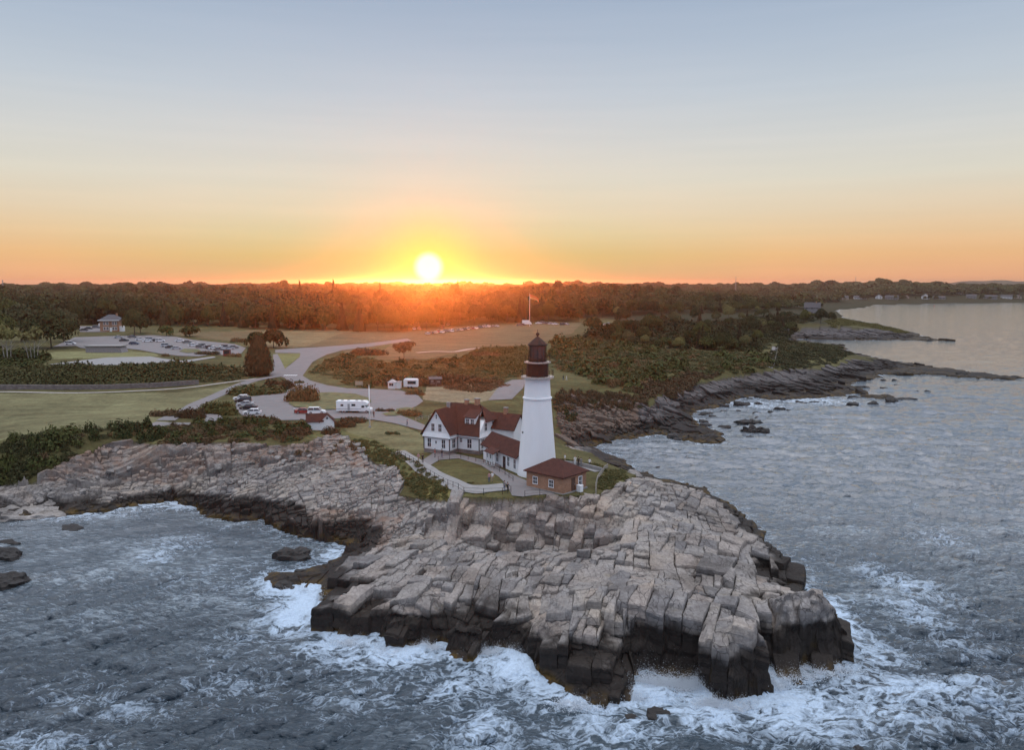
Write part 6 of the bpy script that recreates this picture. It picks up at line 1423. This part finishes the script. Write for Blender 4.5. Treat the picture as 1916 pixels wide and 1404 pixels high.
thicket([(820,716),(930,708),(950,722),(900,735),(840,730)], 2.0, 1.0, 1.9, .5, 1.3, M_BROWN, 319)
BUSH = [(307,779,44,14,'b','rounded bush on the lawn left of the path fork'),(358,782,46,22,'b','bush on the small island of the path fork'),(410,775,62,24,'s','wide bush between the path and the parked cars'),(522,727,52,20,'b','dark bush at the tip of the hedge by the junction'),(480,737,95,18,'s','long low hedge above the row of parked cars'),(566,752,58,36,'b','dark reddish bush on the traffic island'),
        (690,664,62,14,'b','low spreading bush on the near side of the field'),(766,777,46,13,'b','clipped oval bush near the keepers house'),(720,771,34,8,'b','narrow low bush by the motorhome'),(776,739,32,12,'b','oval bush in front of the food trailer'),(640,799,46,17,'b','dark hedge behind the white hut, right part'),(583,798,26,16,'b','dark hedge behind the white hut, left part'),(619,813,32,18,'b','reddish bush in front of the white hut'),(660,790,44,12,'b','low brown hedge between the hut and the motorhome'),
        (655,772,32,12,'s','small bush at the rear of the motorhome'),(455,640,44,8,'b','dark clipped hedge above the far parking lot'),(438,668,26,9,'b','small bush right of the red booth'),(388,664,40,8,'b','low bush below the long row in the far lot'),(310,667,12,6,'b','tiny bush at the near edge of the far lot'),(1010,668,36,8,'s','low bush behind the lantern'),(905,668,60,12,'b','rounded scrub bush at the field edge left of the lantern'),
        (560,803,40,12,'s','green bush left of the white hut'),(735,812,26,6,'s','small bush on the lawn edge'),(1150,720,40,14,'b','brown bush above the cove'),(880,905,14,4,'s','tiny bush on the courtyard lawn'),(560,718,18,8,'s','small bush on the mound tip by the road')]
BM = {'b': M_BROWN, 's': M_SHRUB}
for i, (u, v, wd_, hp, m, lab) in enumerate(BUSH):
    x, y, z = G(u, v); d = math.hypot(x, y); r = wd_ * d / F / 2; h = hp * d / F * 1.0; its = []
    g2 = np.random.default_rng(500 + i); nl = 6 if wd_ < 40 else 11
    for k in range(nl): its.append(xform((k / (nl - 1) - .5) * 1.5 * r, g2.normal() * r * .15, 0, r * .42 * g2.uniform(.8, 1.2), h * g2.uniform(.65, 1.0), g2.uniform(0, 6)))
    Vs, Fs, o_ = [], [], 0
    for M in its: V, Fc = CLF[g2.integers(5)]; Vs.append(V @ M[:3, :3].T + M[:3, 3]); Fs.append(Fc + o_); o_ += len(V)
    me = fast_mesh('bush', np.concatenate(Vs), np.concatenate(Fs)); me.materials.append(BM[m]); ob = link(bpy.data.objects.new('bush', me)); ob.location = (x, y, z - .05); tag(ob, lab, 'bush')
# ------------------------------------------------------------------ loose rocks standing in the sea
def sea_rock_mat(name, dark):
    t = NT(name); c, n_f, strat, n, p = rock_color(t)
    zz = t.n('SeparateXYZ', {0: p}).outputs[2]; k = t.n('MapRange', {'Value': t.math('ADD', zz, t.math('MULTIPLY', n_f, 1.2)), 'From Min': dark, 'From Max': dark + 1.3}, clamp=True).outputs[0]
    c = t.mix(k, t.mix(n_f, (.014, .013, .013), (.045, .04, .036)), c); t.bsdf(c, .6, t.math('ADD', n_f, strat), .9, .2, spec=.3); return t.m
M_SROCK = sea_rock_mat('wet_sea_rock', 2.6); M_DROCK = sea_rock_mat('dark_sea_rock', 9.0); M_PROCK = sea_rock_mat('pale_shore_rock', -1.0)
def rock_mesh(seed, sx, sy, sz, cuts=34, flat=.75):
    bm = bmesh.new(); bmesh.ops.create_icosphere(bm, subdivisions=4, radius=1.0); g2 = np.random.default_rng(seed)
    pl = [(Vector(v_).normalized(), d_) for v_, d_ in zip(g2.normal(size=(cuts, 3)) * np.array([1, 1, .8]), g2.uniform(.5, .95, cuts))] + [(Vector((.1, -.15, 1)).normalized(), .55 * flat)]
    for v in bm.verts:
        n = v.co.normalized(); s_ = 1.0
        for q, d_ in pl:
            dt = n.dot(q)
            if dt > .05: s_ = min(s_, d_ / dt)
        v.co = n * s_
    P_ = np.array([v.co[:] for v in bm.verts]) * np.array([sx, sy, sz]); nn = fbm(P_[:, 0] * .9 + seed, P_[:, 1] * .9 + P_[:, 2] * 1.3, 4, seed) * .16 * min(sx, sz * 1.5)
    lay = np.floor((P_[:, 2] + .15 * P_[:, 0]) / .4) % 2 * .06
    for v, p, q, l_ in zip(bm.verts, P_, nn, lay): n = v.co.normalized(); v.co = Vector(p) * (1 + l_) + n * float(q)
    me = bpy.data.meshes.new('sea_rock'); bm.to_mesh(me); bm.free(); me.shade_flat(); return me
_rc = [0]
def rock(u, v, wpx, hpx, mat, label, group=None, deep=.6, rot=0, z=0.0):
    _rc[0] += 1; x, y = P(u, v - hpx * .25, z); d = math.hypot(x, y); w_ = wpx * d / F / 2; h = hpx * d / F * 1.25
    me = rock_mesh(900 + _rc[0], w_ * 1.12, w_ * deep * 1.1, max(h * 1.55, .5)); me.materials.append(mat); o = link(bpy.data.objects.new('sea_rock', me)); o.location = (x, y, z - h * .35); o.rotation_euler = (0, 0, R(rot)); return tag(o, label, 'rock', group)
rock(550, 1053, 84, 32, M_SROCK, 'large dark rock standing in the water of the west cove', rot=8); rock(535, 1094, 70, 14, M_SROCK, 'flat dark ledge just off the near end of the west cove', rot=6); rock(535,1110,75,22,M_SROCK,'sloping dark rock below the flat ledge of the west cove',rot=14)
rock(2, 1052, 84, 30, M_SROCK, 'dark rock at the left edge of the photo, upper one of two', rot=-8); rock(20, 1097, 80, 26, M_SROCK, 'slanting dark rock at the left edge of the photo, lower one', rot=14)
rock(135, 993, 52, 8, M_DROCK, 'flat dark reef awash in the west cove'); rock(94, 948, 40, 30, M_SROCK, 'dark boulder beside the pale slabs on the west shore')
rock(30, 948, 150, 32, M_PROCK, 'broad smooth pale slab on the west shore, upper one', deep=.45, rot=4, z=.3); rock(40, 972, 170, 22, M_PROCK, 'broad smooth pale slab on the west shore, lower one', deep=.4, rot=6)
rock(1185, 906, 38, 32, M_SROCK, 'rounded dark boulder on the east shoulder of the headland', z=6.0); rock(1232, 879, 20, 6, M_DROCK, 'small dark rock awash behind the headland')
rock(1236, 1354, 66, 26, M_SROCK, 'wet dark rock in the surf in front of the headland', rot=-5); rock(1180, 1350, 40, 12, M_DROCK, 'low wet rock in the surf left of the wet dark one'); rock(1620, 1408, 80, 16, M_DROCK, 'dark rock in the surf at the bottom edge of the photo')
rock(1408, 813, 74, 20, M_DROCK, 'largest dark skerry in the east bay', deep=.4); rock(1326, 826, 44, 16, M_DROCK, 'dark skerry at the end of the cove ledge', deep=.5); rock(1388, 762, 40, 13, M_DROCK, 'blocky dark rock off the grey beach', deep=.5); rock(1387, 747, 22, 11, M_DROCK, 'small upright dark rock on the grey beach edge'); rock(1802, 705, 34, 10, M_DROCK, 'dark rock off the long low point', deep=.4)
rock(1358, 802, 32, 7, M_DROCK, 'low dark rock between the cove ledge and the largest skerry', deep=.4)
for u, v, w_, h in [(1609,714,26,6),(1654,713,13,3),(1673,713,14,4),(1676,721,10,2),(1714,734,14,3),(1735,735,14,5),(1654,728,16,3),(1616,727,30,5),(1536,756,24,6),(1596,759,30,6),(1556,762,15,4),(1494,754,20,4),(1461,770,28,10),(1441,773,14,4),(1681,678,16,2),(1382,772,11,6),(1354,771,20,3),(1326,787,11,5),(1308,784,22,3),(1416,775,18,4),(1418,784,16,5)]:
    rock(u, v, w_, h, M_DROCK, 'small dark rock awash off the eastern shore', 'small rocks awash off the eastern shore', deep=.45)
for u, v, w_, h, l in ((598,1080,58,16,'jagged dark rock wedged against the west tip of the headland'),(566,1075,44,10,'low dark rock just off the west tip of the headland'),(15,1020,40,10,'low dark ledge above the two rocks at the left edge'),(1270,822,60,12,'dark ledge block at the near side of the cove'),(1300,806,50,10,'dark ledge block in the middle of the cove reef')): rock(u, v, w_, h, M_DROCK, l, deep=.5)
g9 = random.Random(9)
for k in range(48):
    u, v = g9.choice([(1235, 1340, 742, 782), (1340, 1480, 744, 772), (1500, 1720, 738, 758), (1240, 1420, 790, 826)]) , 0; u, v = g9.uniform(u[0], u[1]), g9.uniform(u[2], u[3])
    rock(u, v, g9.choice([12, 18, 26, 38, 50]) * g9.uniform(.8, 1.2), g9.uniform(4, 10), M_DROCK, 'small dark rock awash off the eastern shore', 'small rocks awash off the eastern shore', deep=.45)
# boulders strewn over the shore ledges
g2 = random.Random(77)
RL = [(60,905,100,960),(120,880,330,940),(330,880,500,930),(420,840,640,900)]
BOUL = [rock_mesh(1500 + i, 1, .85, .7, 16, 1.2) for i in range(6)]
for b_ in BOUL: b_.materials.append(M_PROCK); b_.name = 'boulder'
for k in range(120):
    a = g2.choice(RL); u, v = g2.uniform(a[0], a[2]), g2.uniform(a[1], a[3]); x, y, z = G(u, v)
    if z < .4: continue
    s_ = g2.choice([.35, .45, .6, .8, 1.1]); o = link(bpy.data.objects.new('boulder', g2.choice(BOUL))); o.location = (x, y, z + .1 * s_); o.scale = (s_, s_, s_); o.rotation_euler = (g2.uniform(-.4, .4), g2.uniform(-.4, .4), g2.uniform(0, 6)); tag(o, 'grey boulder strewn over the ledges of the west shore', 'boulder', 'boulders on the west shore')
# ------------------------------------------------------------------ houses on the far shore
DIMW = plain('weathered_white_wall', (.62, .62, .63)); DIMG = plain('grey_shingle_wall', (.22, .22, .23)); DKR = plain('dark_house_roof', (.07, .07, .08)); TANW = plain('tan_house_wall', (.36, .30, .26))
HS = [(1522,563,20,12,DIMW,'white gabled house among trees left of the far bay'),(1578,561,20,9,TANW,'tan house right of the white gabled one above the far bay'),(1610,560,28,8,DIMW,'long white house on the far shore'),(1644,560,14,10,DIMW,'bright narrow house touching the long white one on the far shore'),(1668,561,28,10,DIMG,'wide grey house in the middle of the far shore'),(1695,560,13,8,TANW,'small tan house right of the wide grey one'),(1732,560,16,12,DIMW,'bright white steep gabled house standing apart on the far shore'),
      (1757,561,24,7,DIMG,'low grey house right of the steep gabled one'),(1795,561,15,11,DIMW,'white house left of the dark trees on the far shore'),(1817,561,20,9,DIMG,'grey house between two dark clumps on the far shore'),(1853,560,26,9,DIMG,'wide grey house right of the dark clump on the far shore'),(1883,559,22,8,DIMW,'low white house near the right edge on the far shore'),(1904,559,14,9,TANW,'tan house at the right edge of the photo on the far shore'),(1519,588,26,20,DIMG,'large grey shingled house beside the inlet')]
for i, (u, v, wp, hp, m, l) in enumerate(HS):
    x, y, z = G(u, v); d = math.hypot(x, y); sc3 = .72 if v < 570 else 1; w_ = wp * d / F * sc3; h = hp * d / F * sc3; g3 = random.Random(i)
    hh = thing('shore_house', l, 'house', (x, y, z), R(g3.uniform(-12, 12) - math.degrees(math.atan2(x, y)))); e = h * .55; dp = min(w_ * .7, 10)
    mb = MB(); mb.box(-w_ / 2, w_ / 2, 0, dp, -3, e); front = wp < 17
    if front: mb.prism([(-w_ / 2, 0, e), (w_ / 2, 0, e), (0, 0, h)], (0, dp, 0))
    else: mb.prism([(-w_ / 2, 0, e), (-w_ / 2, dp, e), (-w_ / 2, dp / 2, h)], (w_, 0, 0))
    mb.build('wall', m, hh); mb = MB()
    if front: slab([(-w_ / 2 - .5, -.5, e - .3), (0, -.5, h + .1), (0, dp + .5, h + .1), (-w_ / 2 - .5, dp + .5, e - .3)], .3); slab([(w_ / 2 + .5, -.5, e - .3), (0, -.5, h + .1), (0, dp + .5, h + .1), (w_ / 2 + .5, dp + .5, e - .3)], .3)
    else: slab([(-w_ / 2 - .5, -.6, e - .3), (w_ / 2 + .5, -.6, e - .3), (w_ / 2 + .5, dp / 2, h + .1), (-w_ / 2 - .5, dp / 2, h + .1)], .3); slab([(-w_ / 2 - .5, dp + .6, e - .3), (w_ / 2 + .5, dp + .6, e - .3), (w_ / 2 + .5, dp / 2, h + .1), (-w_ / 2 - .5, dp / 2, h + .1)], .3)
    rf = mb.build('roof', DKR, hh); mb = MB(); mb.box(w_ * .2, w_ * .2 + 1.2, dp * .4, dp * .4 + 1.2, e, h + 1.4); mb.build('chimney', M_BRICK, rf)
    nw = max(2, int(w_ / 5))
    for k in range(nw):
        for zz in ((.8, e - 1.2) if e > 5 else (1.0,)):
            mb = MB(); cx = -w_ / 2 + w_ * (k + .5) / nw; mb.box(cx - .8, cx + .8, -.08, .04, zz, zz + 1.5); mb.build('window', M_GLASS, hh)
x, y = P(1748, 573.5, 0)
bu = thing('buoy', 'tiny red buoy floating in the far bay', 'buoy', (x, y, 0)); mb = MB(); mb.lathe([(.9, -.3), (1.1, .5), (.6, .9), (.35, 2.6), (.15, 2.7)], 10); mb.build('hull', plain('buoy_red', (.3, .05, .04)), bu); mb = MB(); mb.lathe([(.25, 2.7), (.25, 3.1)], 8); mb.build('lamp', M_STEEL, bu)
# distant hills and skyline tower
hp_ = []
for k in range(60):
    a = R(14 + 34 * k / 59); hp_.append(a)
vs, fs = [], []
for i, a in enumerate(hp_):
    t_ = i / 59; hgt = 44 + 5200 * (-.003 + .0057 * sstep(.2, .62, t_) * (1 - .25 * t_)) + 4 * math.sin(i * .7) + 3 * math.sin(i * 1.9)
    for r_, zz in ((4300, 2), (5200, hgt), (6400, 2)): vs.append((r_ * math.sin(a), r_ * math.cos(a), zz))
for i in range(59):
    for k in range(2): fs.append((3 * i + k, 3 * i + 3 + k, 3 * i + 4 + k, 3 * i + 1 + k))
me = bpy.data.meshes.new('far_hills'); me.from_pydata(vs, [], fs); me.materials.append(plain('far_hill_wood', (.05, .05, .035), .95, .3, .01)); me.shade_smooth(); o = link(bpy.data.objects.new('far_hills', me)); o['kind'] = 'structure'
for (u, vt, d, nm_) in ((1371, 520, 1500, 'thin mast on the skyline right of the lighthouse'), (1592, 519, 2400, 'thin mast on the skyline above the far shore'), (18, 527, 1300, 'thin mast on the skyline at the far left')):
    a = math.atan2((u - CU) / F, cp_); x, y = d * math.sin(a), d * math.cos(a); z = zt(x, y); h = 5.0
    while proj(x, y, z + h)[1] > vt and h < 120: h += .5
    tw = thing('radio_mast', nm_, 'mast', (x, y, z)); mb = MB()
    for k in range(3):
        b_ = 6.283 * k / 3; mb.tube((2.2 * math.cos(b_), 2.2 * math.sin(b_), 0), (.3 * math.cos(b_), .3 * math.sin(b_), h), .16, 4)
    for q in range(10):
        f_ = q / 10; rr_ = 2.2 - 1.9 * f_
        for k in range(3): b_ = 6.283 * k / 3; c_ = 6.283 * (k + 1) / 3; mb.tube((rr_ * math.cos(b_), rr_ * math.sin(b_), h * f_), (rr_ * math.cos(c_), rr_ * math.sin(c_), h * (f_ + .1)), .08, 4)
    mb.build('lattice', M_GREY, tw); mb = MB(); mb.lathe([(.5, h), (.7, h + 1), (.2, h + 2)], 8); mb.build('beacon', M_GREY, tw)

thicket([(1430,664),(1470,652),(1575,655),(1600,664),(1560,680),(1500,690),(1440,692)], 2.4, 1.2, 2.4, .5, 1.4, M_SHRUB, 320, keepfn=lambda d, r: d > -.15 or r < .5)

for k in range(60):
    u, v = 1572 + k * 6 + g.uniform(-6, 6), g.uniform(557.5, 562)
    tree(u, v, g.choice(['broad_c', 'small_round', 'broad_a']), g.uniform(.45, .8), 'small dark tree standing among the houses on the far shore', 'trees among the far shore houses')
# ------------------------------------------------------------------ spray thrown up where the swell meets the seaward rocks
gs = np.random.default_rng(91); SPC = []; SPS = []
SPOTS = [(P(u, v), h, wd_, n) for u, v, h, wd_, n in [(1215,1290,2.6,2.6,2600),(1250,1285,1.6,2.2,1500),(1300,1288,1.9,2.0,1700),(1190,1310,1.5,1.6,900),(1335,1322,1.4,1.8,900),(1440,1285,1.8,2.0,1500),(1480,1265,1.2,3.0,1300),(1545,1258,.9,3.0,900),(905,1228,1.6,1.7,1500),(950,1232,1.5,2.2,1500),(985,1255,1.0,1.6,700),(800,1215,1.1,1.4,800),(745,1222,.7,2.4,700),(600,1160,1.1,2.0,1000),(565,1115,1.3,2.2,1400),(590,1125,1.2,1.5,800),(660,1205,.8,2.4,700),(1080,1322,.8,2.4,800),(1370,1325,1.2,2.0,900)]]
for (cx, cy), h, wd_, n in SPOTS:
    n = int(n * 4)
    p = gs.normal(size=(n, 3)) * np.array([wd_ * .55, wd_ * .3, 0]); pl = np.array([0.55 * np.sin(p[:, 0] * 2.1 + cx) + .45 * np.sin(p[:, 0] * 4.7 + cy)]).ravel() * .45 + .55
    z = np.abs(gs.normal(size=n)) ** 1.3 * h * .42 * pl; SPC.append(np.stack([cx + p[:, 0] + z * gs.normal(size=n) * .15, cy - .2 + p[:, 1], .25 + z], 1)); SPS.append(np.clip(.055 * np.exp(-z / h) * gs.uniform(.3, 1.2, n), .012, .06))
SPC = np.concatenate(SPC); SPS = np.concatenate(SPS)
tet = np.array([(1, 0, -.7), (-.5, .87, -.7), (-.5, -.87, -.7), (0, 0, 1)])
q = SPC[:, None, :] + (tet[None] + gs.normal(size=(len(SPC), 4, 3)) * .35) * SPS[:, None, None]
b_ = np.arange(len(SPC))[:, None, None] * 4; fc = (b_ + np.array([(0, 2, 1), (0, 1, 3), (1, 2, 3), (2, 0, 3)])[None]).reshape(-1, 3)
me = fast_mesh('sea_spray', q.reshape(-1, 3), fc, True); t = NT('spray_water'); t.bsdf((.72, .79, .86), .7, spec=.2, extra={'Subsurface Weight': 0.0}); me.materials.append(t.m)
o = link(bpy.data.objects.new('sea_spray', me)); o['kind'] = 'stuff'
